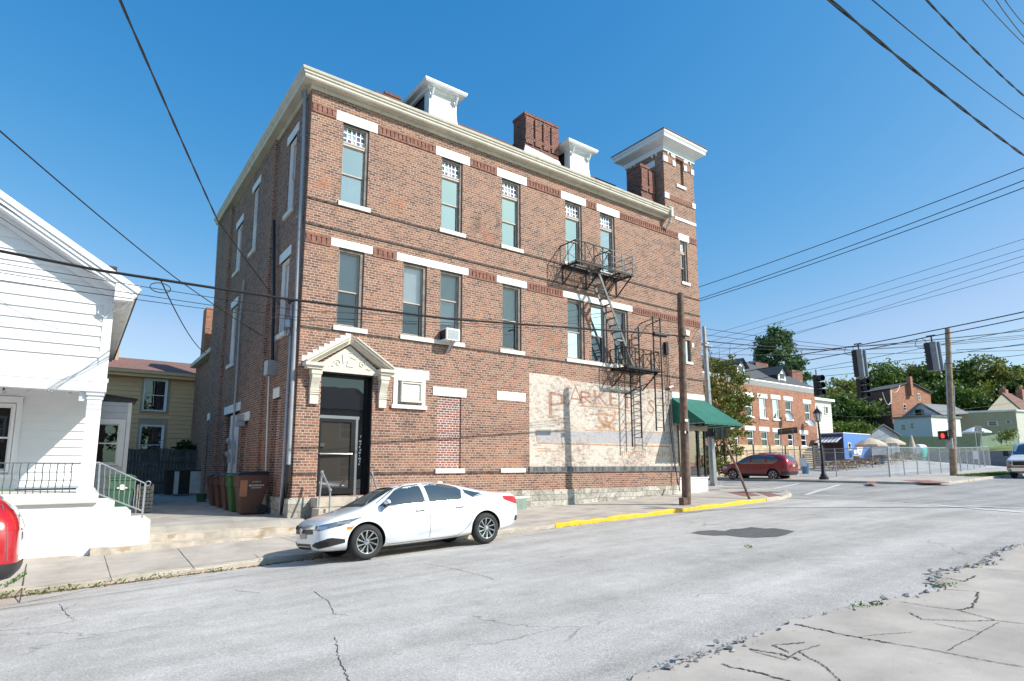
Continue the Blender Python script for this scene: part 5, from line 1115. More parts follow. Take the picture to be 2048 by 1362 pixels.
class Car:
    def __init__(s, name, label, loc, rz, stations, body_m, wb, wr, ww, arch, group=None, pitch=0, roll=0, sub=2):
        s.e = empty(name, loc, label, 'car' if 'van' not in name else 'van', group, rz); s.e.rotation_euler = (roll, pitch, rz)
        mb = MB(); n = 0
        for st in stations: mb.v += ring(st)
        n = 16; K = len(stations)
        for k in range(K-1):
            for i in range(n): mb.f.append([k*n+i, k*n+(i+1) % n, (k+1)*n+(i+1) % n, (k+1)*n+i]); mb.mi.append(0)
        for k in (0, K-1):
            o = k*n; mid = [o+i for i in range(n)]
            # cap as strips
            for a in range(8):
                p, q = mid[a], mid[a+1]; r_, t = mid[(n-a-1) % n], mid[(n-a) % n]
                if a == 0: mb.f.append([mid[0], mid[1], mid[n-1]])
                elif a == 7: mb.f.append([mid[7], mid[8], mid[9]])
                else: mb.f.append([p, q, r_, t])
                mb.mi.append(0)
        o = mb.build('body', [body_m, M['dark_trim']], s.e, smooth=True, local=True)
        sm = o.modifiers.new('s', 'SUBSURF'); sm.levels = sub; sm.render_levels = sub
        cuts = []
        for wx in (wb/2, -wb/2):
            for sg in (1, -1):
                c = MB(); c.cyl((wx, sg*(ww-.32), wr), (wx, sg*(ww+.3), wr), arch, n=40); k = c.build('cut', [body_m, M['dark_trim']], local=True); k.location = (0, 0, 0)
                for p in k.data.polygons: p.material_index = 1
                k.parent = s.e; b = o.modifiers.new('w', 'BOOLEAN'); b.object = k; b.solver = 'EXACT'; b.material_mode = 'TRANSFER'; cuts.append(k)
        bpy.context.view_layer.update(); dg = bpy.context.evaluated_depsgraph_get()
        me = bpy.data.meshes.new_from_object(o.evaluated_get(dg)); o.modifiers.clear(); o.data = me; me.shade_smooth(); me.set_sharp_from_angle(angle=R(50))
        for k in cuts: bpy.data.objects.remove(k)
        bm = bmesh.new(); bm.from_mesh(me); s.bvh = BVHTree.FromBMesh(bm); bm.free(); s.body = o; s.wr, s.ww, s.wb = wr, ww, wb
    def hit(s, o, d):
        h = s.bvh.ray_cast(Vector(o), Vector(d).normalized()); return (h[0], h[1]) if h[0] is not None else (None, None)
    def grid(s, name, m, rays, off=.006, parent=None):
        mb = MB(); idx = {}
        for i, col in enumerate(rays):
            for j, (o, d) in enumerate(col):
                p, nn = s.hit(o, d)
                if p is None: continue
                if nn.dot(Vector(d)) > 0: nn = -nn
                idx[i, j] = len(mb.v); mb.v.append(tuple(p+nn*off))
        for i in range(len(rays)-1):
            for j in range(len(rays[0])-1):
                q = [(i, j), (i+1, j), (i+1, j+1), (i, j+1)]
                if all(k in idx for k in q): mb.f.append([idx[k] for k in q]); mb.mi.append(0)
        if not mb.f: return None
        return mb.build(name, m, parent or s.e, smooth=60, local=True)
    def side(s, name, m, xs, lo, hi, sg=1, n=5, off=.006, parent=None):
        rays = [[((x, sg*3, lo(x)+(hi(x)-lo(x))*j/n), (0, -sg, 0)) for j in range(n+1)] for x in xs]; return s.grid(name, m, rays, off, parent)
    def top(s, name, m, xs, yh, n=8, off=.006, parent=None):
        return s.grid(name, m, [[((x, -yh(x)+2*yh(x)*j/n, 4), (0, 0, -1)) for j in range(n+1)] for x in xs], off, parent)
    def wrap(s, name, m, cx, angs, lo, hi, n=3, off=.006, parent=None):
        rays = []
        for a in angs:
            d = Vector((math.cos(R(a)), math.sin(R(a)), 0)); rays.append([((cx+d.x*4, d.y*4, lo(a)+(hi(a)-lo(a))*j/n), -d) for j in range(n+1)])
        return s.grid(name, m, rays, off, parent)
    def line(s, name, pts, w=.008, sg=1, m=None):
        mb = MB(); P = []
        for a, b in zip(pts, pts[1:]):
            k = max(2, int(math.dist(a, b)/.06))
            P += [(a[0]+(b[0]-a[0])*i/k, a[1]+(b[1]-a[1])*i/k) for i in range(k)]
        P.append(pts[-1]); L = []
        for i, (x, z) in enumerate(P):
            a, b = P[max(i-1, 0)], P[min(i+1, len(P)-1)]; t = Vector((b[0]-a[0], b[1]-a[1])).normalized(); nn = Vector((-t.y, t.x))*w/2
            q = []
            for k in (-1, 1):
                p, no = s.hit((x+nn.x*k, sg*3, z+nn.y*k), (0, -sg, 0))
                if p is not None: q.append(tuple(p+Vector((0, sg*.004, 0))))
            L.append(q if len(q) == 2 else None)
        for a, b in zip(L, L[1:]):
            if a and b: mb.quad(a[0], b[0], b[1], a[1])
        if mb.f: mb.build(name, m or M['seam'], s.e, local=True)
    def wheels(s, spokes=10, rim=.215, swirl=.35, tw=.21, dual=True):
        for wx in (s.wb/2, -s.wb/2):
            for sg in (1, -1):
                y = sg*(s.ww-.01); r = s.wr
                m = MB(); m.lathe((wx, y, r), [(rim*.98, -.005), (rim+.015, .008), (rim+.05, .01), (r-.03, -.002), (r-.005, -.03), (r, -.06), (r, -tw+.06), (r-.03, -tw), (rim, -tw)], 40, (0, sg, 0), False)
                T = m.build('wheel', M['rubber'], s.e, smooth=40, local=True)
                m = MB(); m.lathe((wx, y, r), [(.0, -.075), (rim*.55, -.075), (rim*.95, -.06), (rim*.96, -.01), (rim, -.0), (rim, -.02)], 32, (0, sg, 0), False)
                m.cur = 0; m.build('rim_barrel', M['dark_trim'], T, local=True, smooth=40)
                m = MB(); m.lathe((wx, y, r), [(rim*.93, -.012), (rim*.95, .006), (rim, .008), (rim+.004, -.006)], 32, (0, sg, 0), False)
                for k in range(spokes):
                    a = 2*math.pi*k/spokes; a2 = a+swirl; w0, w1 = .028, .02 if not dual else .034
                    p = lambda rr, t, dy: Vector((wx+rr*math.cos(t), y+sg*dy, r+rr*math.sin(t)))
                    da = w0/ .07/2*.5; db = w1/rim
                    v = [p(.05, a-da*1.2, -.02), p(.05, a+da*1.2, -.02), p(rim*.95, a2+db*.5, -.004), p(rim*.95, a2-db*.5, -.004)]
                    m.add(v+[q-Vector((0, sg*.03, 0)) for q in v], [[0, 1, 2, 3], [0, 4, 5, 1], [1, 5, 6, 2], [2, 6, 7, 3], [3, 7, 4, 0]])
                m.lathe((wx, y, r), [(.0, .0), (.04, -.003), (.06, -.018), (.06, -.05)], 20, (0, sg, 0)); m.build('rim', M['rim'], T, local=True)
    def mirror(s, x, z, m, sg):
        p, n_ = s.hit((x, sg*3, z), (0, -sg, 0)); y = p.y
        mb = MB(); mb.ball((x+.02, y+sg*.13, z+.06), .1, 12, 8, (.55, 1.05, .6)); mm = mb.build('mirror', m, s.e, smooth=True, local=True)
        mb = MB(); mb.bar((x, y-sg*.02, z-.01), (x+.02, y+sg*.12, z+.02), .07, .05); mb.ball((x+.015, y+sg*.13, z+.035), .1, 12, 8, (.5, 1.0, .45)); mb.build('mirror_stalk', M['dark_trim'], mm, local=True)
# ---- white saloon at the kerb
ST = [(-2.37, .56, .46, .78, .48, .84), (-2.33, .72, .36, .90, .60, .985), (-2.2, .815, .28, .955, .66, 1.07), (-1.9, .875, .22, .975, .66, 1.105), (-1.5, .895, .2, .975, .62, 1.165), (-1.05, .90, .19, .965, .585, 1.285), (-.6, .90, .18, .955, .57, 1.375), (-.15, .90, .17, .945, .565, 1.415), (.25, .90, .17, .935, .57, 1.405), (.6, .898, .17, .925, .585, 1.345), (.95, .893, .17, .915, .63, 1.19), (1.25, .888, .18, .90, .70, 1.02), (1.42, .885, .18, .885, .745, .965), (1.7, .872, .19, .84, .755, .905), (1.95, .84, .20, .785, .72, .85), (2.12, .775, .22, .72, .65, .79), (2.22, .66, .25, .66, .54, .72), (2.27, .48, .3, .58, .4, .63)]
sx = 1.0; zc = (G(-.35, -5.9)+G(2.35, -5.9)+G(-.35, -4.2)+G(2.35, -4.2))/4
sl = (G(2.35, -5)-G(-.35, -5))/2.7; rl = (G(1, -5.9)-G(1, -4.2))/1.7
C1 = Car('parked_car', 'white four door saloon with silver swirl wheels parked at the kerb', (1.11, -4.98, zc+.005), R(180), ST, M['car_white'], 2.70, .325, .885, .375, pitch=math.atan(sl), roll=math.atan(rl))
C1.wheels()
for sg in (1, -1):
    C1.side('door_window', M['car_glass'], frange(.08, 1.05, 12), lambda x: .965+.0*x, lambda x: lerp([(.08, 1.345), (.4, 1.325), (.62, 1.255), (.85, 1.10), (1.05, .975)], x), sg)
    C1.side('door_window', M['car_glass'], frange(-.86, -.02, 12), lambda x: lerp([(-.86, 1.16), (-.80, 1.0), (-.76, .975), (-.02, .968)], x), lambda x: lerp([(-.86, 1.17), (-.8, 1.235), (-.55, 1.31), (-.3, 1.34), (-.02, 1.35)], x), sg)
    C1.side('quarter_window', M['car_glass'], frange(-1.32, -.92, 8), lambda x: lerp([(-1.32, 1.065), (-1.05, 1.005), (-.92, 1.10)], x), lambda x: lerp([(-1.32, 1.075), (-1.12, 1.125), (-.92, 1.18)], x), sg)
    C1.line('door_seam', [(1.02, .93), (1.05, .6), (1.0, .3), (.9, .235)], sg=sg); C1.line('door_seam', [(.02, .95), (.0, .6), (.03, .235)], sg=sg); C1.line('door_seam', [(-.93, .98), (-.97, .75), (-1.0, .55), (-.9, .42), (-.75, .3), (-.6, .235)], sg=sg)
    C1.line('door_seam', [(.9, .235), (-.6, .235)], sg=sg)
    C1.line('window_trim', [(1.05, .955), (-.8, .958), (-1.35, 1.05)], .018, sg, M['chrome']); C1.line('roof_seam', [(1.1, 1.02), (.85, 1.155), (.6, 1.295), (.3, 1.375), (-.2, 1.39), (-.7, 1.325), (-1.1, 1.22), (-1.4, 1.115)], .012, sg)
    for x in (.2, -.72):
        p, _n = C1.hit((x, sg*3, .83), (0, -sg, 0)); mb = MB(); mb.bar((x-.1, p.y+sg*.028, .84), (x+.1, p.y+sg*.028, .825), .02, .028); mb.box(x-.1, x-.07, min(p.y, p.y+sg*.03), max(p.y, p.y+sg*.03), .82, .85); mb.box(x+.07, x+.1, min(p.y, p.y+sg*.03), max(p.y, p.y+sg*.03), .81, .84); mb.build('door_handle', M['car_white'], C1.e, local=True, bevel=.006)
        C1.side('handle_recess', M['seam'], frange(x-.06, x+.06, 5), lambda q: .80, lambda q: .825, sg, 2, .003)
    C1.mirror(.93, .965, M['car_white'], sg)
    hl = C1.wrap('headlight', M['headlight'], 1.0, [sg*a for a in frange(21, 63, 14)], lambda a: lerp([(21, .60), (30, .605), (45, .665), (63, .785)], abs(a)), lambda a: lerp([(21, .675), (30, .70), (45, .755), (63, .795)], abs(a)), 4)
    C1.wrap('lamp_unit', M['rim'], 1.0, [sg*a for a in frange(28, 36, 4)], lambda a: .625, lambda a: .68, 2, .010, hl); C1.wrap('lamp_unit', M['rim'], 1.0, [sg*a for a in frange(42, 52, 5)], lambda a: .69, lambda a: .735, 2, .010, hl)
    C1.wrap('side_marker', M['amber'], 1.35, [sg*a for a in frange(66, 84, 6)], lambda a: .585, lambda a: .635, 2)
    C1.wrap('fog_lamp_bezel', M['dark_trim'], 1.2, [sg*a for a in frange(24, 56, 9)], lambda a: lerp([(24, .33), (32, .28), (56, .36)], abs(a)), lambda a: lerp([(24, .36), (44, .47), (56, .42)], abs(a)), 3)
    C1.wrap('fog_lamp', M['black'], 1.2, [sg*a for a in frange(29, 42, 5)], lambda a: .31, lambda a: .40, 2, .010)
    tl = C1.wrap('tail_light', M['tail'], -1.3, [180-sg*a for a in frange(26, 56, 10)], lambda a: lerp([(26, .80), (40, .78), (56, .90)], abs(180-a) if abs(180-a) < 90 else 360-abs(a+180)), lambda a: lerp([(26, .90), (42, .955), (56, .975)], abs(180-a) if abs(180-a) < 90 else 0), 3)
    C1.wrap('reflector', M['dark_trim'], -1.3, [180-sg*a for a in frange(28, 42, 4)], lambda a: .42, lambda a: .53, 2)
C1.top('windscreen', M['car_glass'], frange(.60, 1.24, 9), lambda x: lerp([(.6, .50), (1.24, .62)], x)); C1.top('rear_window', M['car_glass'], frange(-1.62, -1.0, 8), lambda x: .50)
C1.top('wiper_cowl', M['dark_trim'], frange(1.25, 1.34, 3), lambda x: .62)
C1.wrap('grille', M['dark_trim'], 1.0, frange(-22, 22, 16), lambda a: .545, lambda a: .66, 3, .008)
C1.wrap('grille_bar', M['chrome'], 1.0, frange(-26, 26, 20), lambda a: .625+.0004*abs(a), lambda a: .672+.0010*abs(a), 2, .018)
C1.wrap('lower_grille', M['black'], 1.0, frange(-17, 17, 12), lambda a: .27, lambda a: .37, 3, .006); C1.wrap('grille_slat', M['rim'], 1.0, frange(-17, 17, 12), lambda a: .315, lambda a: .325, 1, .012)
C1.wrap('number_plate', M['grey_alu'], 1.0, frange(-8, 8, 4), lambda a: .46, lambda a: .56, 2, .014)
mb = MB(); mb.lathe((2.30, 0, .61), [(.0, .0), (.055, 0), (.055, .014), (.042, .016), (.0, .008)], 20, (1, 0, 0)); mb.bar((2.318, .022, .575), (2.318, .026, .645), .012); mb.bar((2.318, -.022, .575), (2.318, -.026, .645), .012); mb.bar((2.318, -.024, .61), (2.318, .024, .61), .012); mb.build('badge', M['chrome'], C1.e, local=True)
mb = MB(); mb.ball((-.75, 0, 1.36), .07, 10, 7, (1.2, .35, .55)); mb.build('aerial', M['car_white'], C1.e, local=True, smooth=True)
# ---- sport utility cars
def suv(name, label, loc, rz, pm, detail=True, **k):
    S_ = [(-2.26, .60, .52, .95, .50, 1.02), (-2.22, .78, .40, 1.05, .60, 1.20), (-2.12, .86, .32, 1.08, .62, 1.42), (-1.9, .895, .28, 1.09, .63, 1.60), (-1.4, .91, .26, 1.08, .64, 1.665), (-.8, .91, .24, 1.06, .645, 1.685), (-.2, .91, .24, 1.04, .645, 1.68), (.25, .91, .24, 1.02, .65, 1.62), (.6, .905, .24, 1.01, .67, 1.47), (.95, .90, .24, 1.0, .71, 1.26), (1.2, .895, .25, .985, .76, 1.10), (1.6, .875, .26, .94, .77, 1.04), (1.95, .82, .28, .87, .72, .97), (2.15, .72, .32, .78, .62, .87), (2.24, .52, .38, .66, .45, .75)]
    c = Car(name, label, loc, rz, S_, pm, 2.62, .345, .90, .40, **k); c.wheels(7, .235, 0.0, .22)
    for sg in (1, -1):
        c.side('door_window', M['car_glass'], frange(.12, .98, 9), lambda x: 1.06, lambda x: lerp([(.12, 1.50), (.4, 1.46), (.7, 1.29), (.98, 1.08)], x), sg); c.side('door_window', M['car_glass'], frange(-.85, .02, 8), lambda x: 1.07, lambda x: 1.525-.03*(x < -.7), sg)
        c.side('quarter_window', M['car_glass'], frange(-1.62, -.95, 8), lambda x: lerp([(-1.62, 1.26), (-1.4, 1.10), (-.95, 1.08)], x), lambda x: lerp([(-1.62, 1.30), (-1.3, 1.46), (-.95, 1.51)], x), sg)
        c.side('sill_trim', M['dark_trim'], frange(-.9, .9, 12), lambda x: .27, lambda x: .40, sg, 2); c.line('door_seam', [(1.0, 1.0), (1.0, .45)], .012, sg); c.line('door_seam', [(.07, 1.06), (.05, .42)], .012, sg); c.line('door_seam', [(-.9, 1.06), (-.95, .75), (-.85, .45)], .012, sg)
        c.line('window_trim', [(.98, 1.055), (-1.35, 1.075), (-1.62, 1.25), (-1.3, 1.48), (-.8, 1.535), (.1, 1.515)], .025, sg, M['chrome'])
        c.wrap('tail_light', M['tail'], -1.1, [180-sg*a for a in frange(24, 42, 7)], lambda a: 1.0, lambda a: 1.30, 4); c.wrap('headlight', M['headlight'], 1.0, [sg*a for a in frange(24, 50, 8)], lambda a: .74, lambda a: .86, 3); c.mirror(.9, 1.06, pm, sg)
        mb = MB(); mb.tube([(.3, sg*.6, 1.62), (.15, sg*.6, 1.70), (-1.5, sg*.58, 1.72), (-1.7, sg*.58, 1.66)], .018); mb.build('roof_rail', M['dark_trim'], c.e, local=True)
    c.top('windscreen', M['car_glass'], frange(.42, 1.05, 7), lambda x: .55)
    c.grid('rear_window', M['car_glass'], [[((-4, y, z), (1, 0, 0)) for z in frange(1.22, 1.55, 4)] for y in frange(-.56, .56, 8)])
    c.wrap('rear_bumper', M['dark_trim'], -1.2, frange(125, 235, 24), lambda a: .36, lambda a: .56, 3, .012); c.wrap('number_plate', M['plate'], -1.2, frange(172, 188, 3), lambda a: .86, lambda a: .98, 2, .01); c.wrap('tailgate_trim', M['chrome'], -1.2, frange(164, 196, 6), lambda a: 1.0, lambda a: 1.03, 1, .01)
    c.line('tailgate_seam', [(-2.0, 1.5), (-2.12, 1.1), (-2.15, .6)], .012, 1)
    return c
pF = onG(1470, 957); pR = onG(1546, 961)
suv('driving_car', 'dark red sport utility car crossing the junction seen from behind its left side', (30.9, 5.0, G(30.9, 5)+.005), R(96), M['car_red'])
q = onY(47, 1125, -5.0)
suv('parked_car', 'bright red sport utility car cut off by the left edge at the kerb', (q.x-2.27, -5.0, G(q.x-1.5, -5.0)+.005), R(180), M['car_red2'], roll=math.atan(rl), pitch=math.atan(.0346))
# ---- white van
SV = [(-2.9, .86, .4, 1.2, .78, 1.95), (-2.8, .98, .34, 1.22, .86, 2.08), (-1.5, 1.0, .3, 1.22, .87, 2.12), (.5, 1.0, .3, 1.22, .86, 2.12), (.95, 1.0, .3, 1.22, .85, 2.06), (1.3, 1.0, .3, 1.21, .85, 1.75), (1.62, 1.0, .3, 1.2, .88, 1.36), (1.85, .99, .3, 1.18, .9, 1.27), (2.35, .97, .32, 1.1, .88, 1.18), (2.6, .94, .36, .98, .84, 1.08), (2.66, .86, .42, .9, .78, .98)]
V = Car('parked_van', 'white work van with a black grille parked on the far street', (41.35, -6.7, G(41, -6.5)+.005), R(180), SV, M['van_white'], 3.5, .37, .95, .45, pitch=math.atan(.02)); V.wheels(8, .2, 0, .22)
V.grid('windscreen', M['car_glass'], [[((5, y, z), (-1, 0, 0)) for z in frange(1.36, 1.98, 6)] for y in frange(-.82, .82, 8)])
V.grid('grille', M['black'], [[((5, y, z), (-1, 0, 0)) for z in frange(.74, .98, 3)] for y in frange(-.62, .62, 8)], .012)
V.grid('grille_surround', M['chrome'], [[((5, y, z), (-1, 0, 0)) for z in frange(.70, 1.02, 3)] for y in frange(-.66, .66, 8)], .008)
V.grid('bumper', M['chrome'], [[((5, y, z), (-1, 0, 0)) for z in frange(.44, .62, 3)] for y in frange(-.92, .92, 12)], .03)
V.grid('valance', M['dark_trim'], [[((5, y, z), (-1, 0, 0)) for z in frange(.62, .70, 2)] for y in frange(-.9, .9, 8)], .02)
for sg in (1, -1):
    V.grid('headlight', M['headlight'], [[((5, sg*y, z), (-1, 0, 0)) for z in frange(.80, .99, 3)] for y in frange(.68, .91, 4)], .012); V.grid('turn_signal', M['amber'], [[((5, sg*y, z), (-1, 0, 0)) for z in frange(.72, .79, 2)] for y in frange(.68, .91, 4)], .014)
    V.side('door_window', M['car_glass'], frange(.55, 1.35, 6), lambda x: 1.28, lambda x: lerp([(.55, 1.86), (.95, 1.84), (1.35, 1.5)], x), sg)
    mb = MB(); mb.box(1.25, 1.42, min(sg*1.08, sg*1.32), max(sg*1.08, sg*1.32), 1.28, 1.58); mb.bar((1.35, sg*.95, 1.35), (1.35, sg*1.12, 1.4), .04); mb.build('mirror', M['black'], V.e, local=True, bevel=.02)
t = text('GMC', .17, (0, 0, 0), Matrix.Identity(4), M['tail'], None, 'badge', .004); t.parent = V.e
hp, hn = V.hit((5, 0, .86), (-1, 0, 0)); t.matrix_local = Matrix.Translation((hp.x+.02, 0, .80)) @ Matrix.Rotation(R(90), 4, 'Z') @ Matrix.Rotation(R(90), 4, 'X')
# ============================================================ POLES, WIRES, SIGNALS
UP_ = empty('utility_pole', (12.6, -3.25, .03), 'weathered brown wooden utility pole on the pavement beside the yellow kerb', 'pole')
pb = Vector((12.55, -3.3, ZW(12.55, -3.3)-.05)); ptp = Vector((12.5, -3.46, 7.62))
mb = MB(); K = 12; mb.tube([pb.lerp(ptp, i/K)+Vector((.01*math.sin(i), 0, 0)) for i in range(K+1)], [.155-.035*i/K for i in range(K+1)], 14); mb.build('shaft', M['pole'], UP_, smooth=50)
mb = MB(); mb.tube([pb.lerp(ptp, t)+Vector((.10, -.10, 0)) for t in (.0, .2, .4)], .03, 6); mb.build('cable_guard', M['galv'], UP_)
mb = MB(); c = pb+Vector((-.22, -.05, .05)); mb.box(c.x-.12, c.x+.1, c.y-.1, c.y+.1, c.z, c.z+.25); mb.build('base_block', M['pole'], UP_)
mb = MB()
for t, o in ((.33, .0), (.385, .02), (.33, .05)): q = pb.lerp(ptp, t); mb.box(q.x-.13-o, q.x-.02, q.y-.17, q.y-.14, q.z, q.z+.09)
mb.build('tag', M['white'], UP_)
q = pb.lerp(ptp, .79); mb = MB(); mb.tube([q+Vector((-.1, -.1, .02)), q+Vector((-.3, -.02, -.05)), q+Vector((-.25, -.05, -.35)), q+Vector((-.12, -.1, -.5))], .02); mb.bar(q+Vector((-.2, -.16, 0)), q+Vector((.2, -.16, 0)), .06, .05); mb.build('cable_clamp', M['pipe_dark'], UP_)
GP = empty('steel_pole', (22.36, 2.41, .3), 'tapering grey steel signal pole on the corner behind the green awning', 'pole')
g0 = Vector((22.36, 2.41, ZW(22.36, 2.41))); g1 = Vector((22.16, 2.41, 8.87))
mb = MB(); mb.cyl(g0, g1, .19, .11, 8); mb.build('shaft', M['galv'], GP, smooth=30); mb = MB(); mb.box(g0.x-.26, g0.x+.26, g0.y-.26, g0.y+.26, g0.z-.02, g0.z+.05)
for a in (-.2, .2):
    for b in (-.2, .2): mb.cyl((g0.x+a, g0.y+b, g0.z), (g0.x+a, g0.y+b, g0.z+.16), .03, n=6)
mb.build('base_plate', M['galv'], GP)
mb = MB(); zc_ = 7.9; mb.tube([(22.2+.2*math.cos(a), 2.41+.2*math.sin(a), zc_) for a in frange(0, 6.28, 12)], .05); mb.box(21.9, 22.5, 2.2, 2.3, 7.75, 7.85); mb.build('clamp', M['galv'], GP)
WP = empty('wooden_pole', (38.5, -3.24, .8), 'tall pale wooden pole with a conduit standing on the far grass verge', 'pole')
w0 = Vector((38.5, -3.24, ZF(38.5, -3.2))); w1 = onX(1895, 656, 38.9)
mb = MB(); mb.tube([w0.lerp(w1, i/8) for i in range(9)], [.20-.055*i/8 for i in range(9)], 12); mb.build('shaft', M['pole_lt'], WP, smooth=50)
mb = MB(); mb.tube([w0.lerp(w1, t)+Vector((-.13, .12, 0)) for t in (.35, .6, .78)], .05, 8); mb.tube([w0.lerp(w1, t)+Vector((.03, -.18, 0)) for t in (.2, .5, .6)], .035, 8); mb.build('conduit', M['galv'], WP)
q = w0.lerp(w1, .21); mb = MB(); mb.box(q.x-.35, q.x-.12, q.y-.1, q.y+.22, q.z-.3, q.z+.35); mb.build('control_box', M['galv'], WP)
LP = empty('leaning_pole', (17, -2.9, .1), 'thin brown pole leaning from the corner of the awning to the kerb', 'pole')
l0 = onG(1499, 998, .12); l1 = onY(1452, 888, l0.y+1.6); mb = MB(); mb.tube([l0, Vector(l0).lerp(l1, .5)+Vector((.03, 0, .03)), l1, l1+(l1-l0)*.05], [.05, .05, .045, .04], 8); mb.build('shaft', M['pole'], LP)
ST_ = empty('lamp_post', (33.2, 1.95, .6), 'black cast iron street lamp with a glass lantern on the far pavement', 'street lamp')
s0 = onG(1648, 959, .12); H = onX(1636, 840, s0.x).z-s0.z
tp = onX(1636, 843, s0.x); mb = MB(); mb.lathe(s0, [(.26, 0), (.26, .12), (.2, .16), (.17, .3), (.12, .36), (.105, .9), (.07, 1.0)], 12)
mb.tube([s0+Vector((0, 0, .9)), tp], [.07, .05], 10); mb.build('shaft', M['iron'], ST_, smooth=40)
mb = MB()
for i in range(6):
    a, b = i*math.pi/3, (i+1)*math.pi/3; c0 = lambda t, r, z: tp+Vector((r*math.cos(t), r*math.sin(t), z)); mb.bar(c0(a, .12, 0), c0(a, .24, .5), .025); mb.add([c0(a, .27, .5), c0(b, .27, .5), tp+Vector((0, 0, .85))], [[0, 1, 2]]); mb.bar(c0(a, .12, .0), c0(b, .12, 0), .03); mb.bar(c0(a, .24, .5), c0(b, .24, .5), .03)
mb.cyl(tp+Vector((0, 0, .8)), tp+Vector((0, 0, 1.0)), .04, .01); mb.build('lantern_frame', M['iron'], ST_)
mb = MB(); mb.cyl(tp+Vector((0, 0, .02)), tp+Vector((0, 0, .5)), .11, .23, 6); mb.build('lantern_glass', mat('frosted_lantern_glass', (.55, .57, .56), .2, var=.05), ST_)
# --- signals
M['sig'] = mat('black_signal_housing', (.02, .022, .028), .45, .1, var=.1); M['sig_grey'] = mat('grey_signal_back', (.22, .25, .29), .45, .2, var=.1)
M['red_on'] = emit('red_hand_lamp', (1, .04, .02), 2.2); M['green_on'] = mat('green_lens', (.02, .22, .16), .2, var=0); M['red_off'] = mat('dull_red_lens', (.16, .03, .03), .2, var=0)
def sig_back(label, px_, py0, py1, X, tilt):
    t = onX(px_, py0, X); b = onX(px_+tilt, py1, X); e = empty('traffic_signal', t, label, 'traffic light', 'hanging traffic signals'); h = t.z-b.z; dy = b.y-t.y
    Q = lambda x, y, z: (t.x+x, t.y+y+dy*(z/-h), t.z+z)
    mb = MB(Q); mb.box(-.2, .0, -.21, .02, -h, 0); mb.box(-.02, .06, -.3, .24, -h, 0); mb.build('housing', M['sig_grey'], e, bevel=.02)
    mb = MB(Q); mb.box(-.235, -.19, .02, .19, -h+.03, -.03)
    for i in range(8): z = -h*(i+.5)/8; mb.box(-.1, .04, .2, .27, z-.02, z+.02)
    mb.build('door', M['sig'], e)
    mb = MB(Q)
    for i in range(3):
        zc2 = -h*(i+.5)/3; mb.lathe((.06, -.03, zc2), [(.17, 0), (.17, .25), (.155, .25), (.15, 0)], 16, (1, 0, 0))
    mb.build('visor', M['sig'], e)
    mb = MB(Q); mb.cyl((-.05, -.05, 0), (-.05, -.05, .25), .03, n=8); mb.bar((-.05, -.2, .27), (-.05, .12, .27), .05); mb.build('hanger', M['sig'], e)
    ml = MB(Q); ml.tube([(-.05, .35+.2*math.cos(a), .02+.2*math.sin(a)) for a in frange(0, 6.28, 14)], .012, 5); ml.build('cable_loop', M['cable'], e)
    return e
sig_back('tall grey traffic signal seen from behind, above a green lens signal', 1716, 700, 755, 23.3, 7); sig_back('tall grey traffic signal seen from behind, close to the pale wooden pole', 1862, 685, 742, 23.3, 9)
def sig_side(label, px_, py0, py1, X):
    t = onX(px_, py0, X); b = onX(px_, py1, X); e = empty('traffic_signal', t, label, 'traffic light', 'hanging traffic signals'); h = t.z-b.z; s = h/3
    Q = lambda x, y, z: (t.x+x, t.y+y, t.z+z)
    mb = MB(Q); mb.box(-.2, .2, .0, .2, -h, 0); mb.build('housing', M['sig'], e, bevel=.02)
    for i in range(3):
        zc2 = -s*(i+.5); mb = MB(Q); mb.lathe((0, 0, zc2), [(s*.44, 0), (s*.44, .3), (s*.41, .3), (s*.40, 0)], 16, (-.35, -1, 0)); v = mb.build('visor', M['sig'], e); mb = MB(Q); mb.lathe((0, -.02, zc2), [(s*.38, 0), (0, .05)], 16, (-.35, -1, 0)); mb.build('lens', [M['red_off'], M['sig'], M['green_on']][i], v)
    mb = MB(Q); mb.cyl((0, .1, 0), (0, .1, .3), .03, n=8); mb.build('hanger', M['sig'], e)
sig_side('black three lens traffic signal with a green bottom lens, hanging below a tall grey one', 1724, 757, 797, 24.6); sig_side('black three lens traffic signal hanging in front of the row house gable end', 1636, 750, 792, 27.0)
def pedsig(label, c, rz, lit=False):
    e = empty('pedestrian_signal', c, label, 'crossing signal', 'pedestrian signals', rz); mb = MB(); mb.box(-.24, .24, -.1, .14, -.25, .25); mb.box(-.27, .27, -.26, -.1, .24, .27); mb.box(-.27, -.24, -.26, -.1, -.27, .27); mb.box(.24, .27, -.26, -.1, -.27, .27); mb.build('housing', M['sig'], e, local=True, bevel=.015)
    mb = MB(); mb.box(-.21, .21, -.105, -.1, -.22, .22); mb.build('lens', M['black'], e, local=True)
    if lit:
        mb = MB(); mb.box(-.13, .02, -.112, -.107, -.15, .02)
        for i in range(4): mb.box(-.13+i*.04, -.10+i*.04, -.112, -.107, .0, .10+.03*(i in (1, 2)))
        mb.bar((.02, -.11, -.08), (.07, -.11, .03), .035, .005); mb.build('hand_symbol', M['red_on'], e, local=True)
    mb = MB(); mb.bar((.2, .05, -.3), (.5, .05, -.3), .04); mb.bar((.2, .05, .3), (.5, .05, .3), .04); mb.build('bracket', M['sig'], e, local=True)
p = onX(1408, 865, 22.1); pedsig('black pedestrian signal on the left of the grey steel pole', (21.95, 2.3, p.z), R(-35)); p = onX(1437, 866, 22.6); pedsig('black pedestrian signal on the right of the grey steel pole', (22.62, 2.0, p.z), R(60))
p = onX(1886, 871, 38.1); pedsig('pedestrian signal showing a red hand on the pale wooden pole', (38.1, p.y, p.z), R(-58), True)
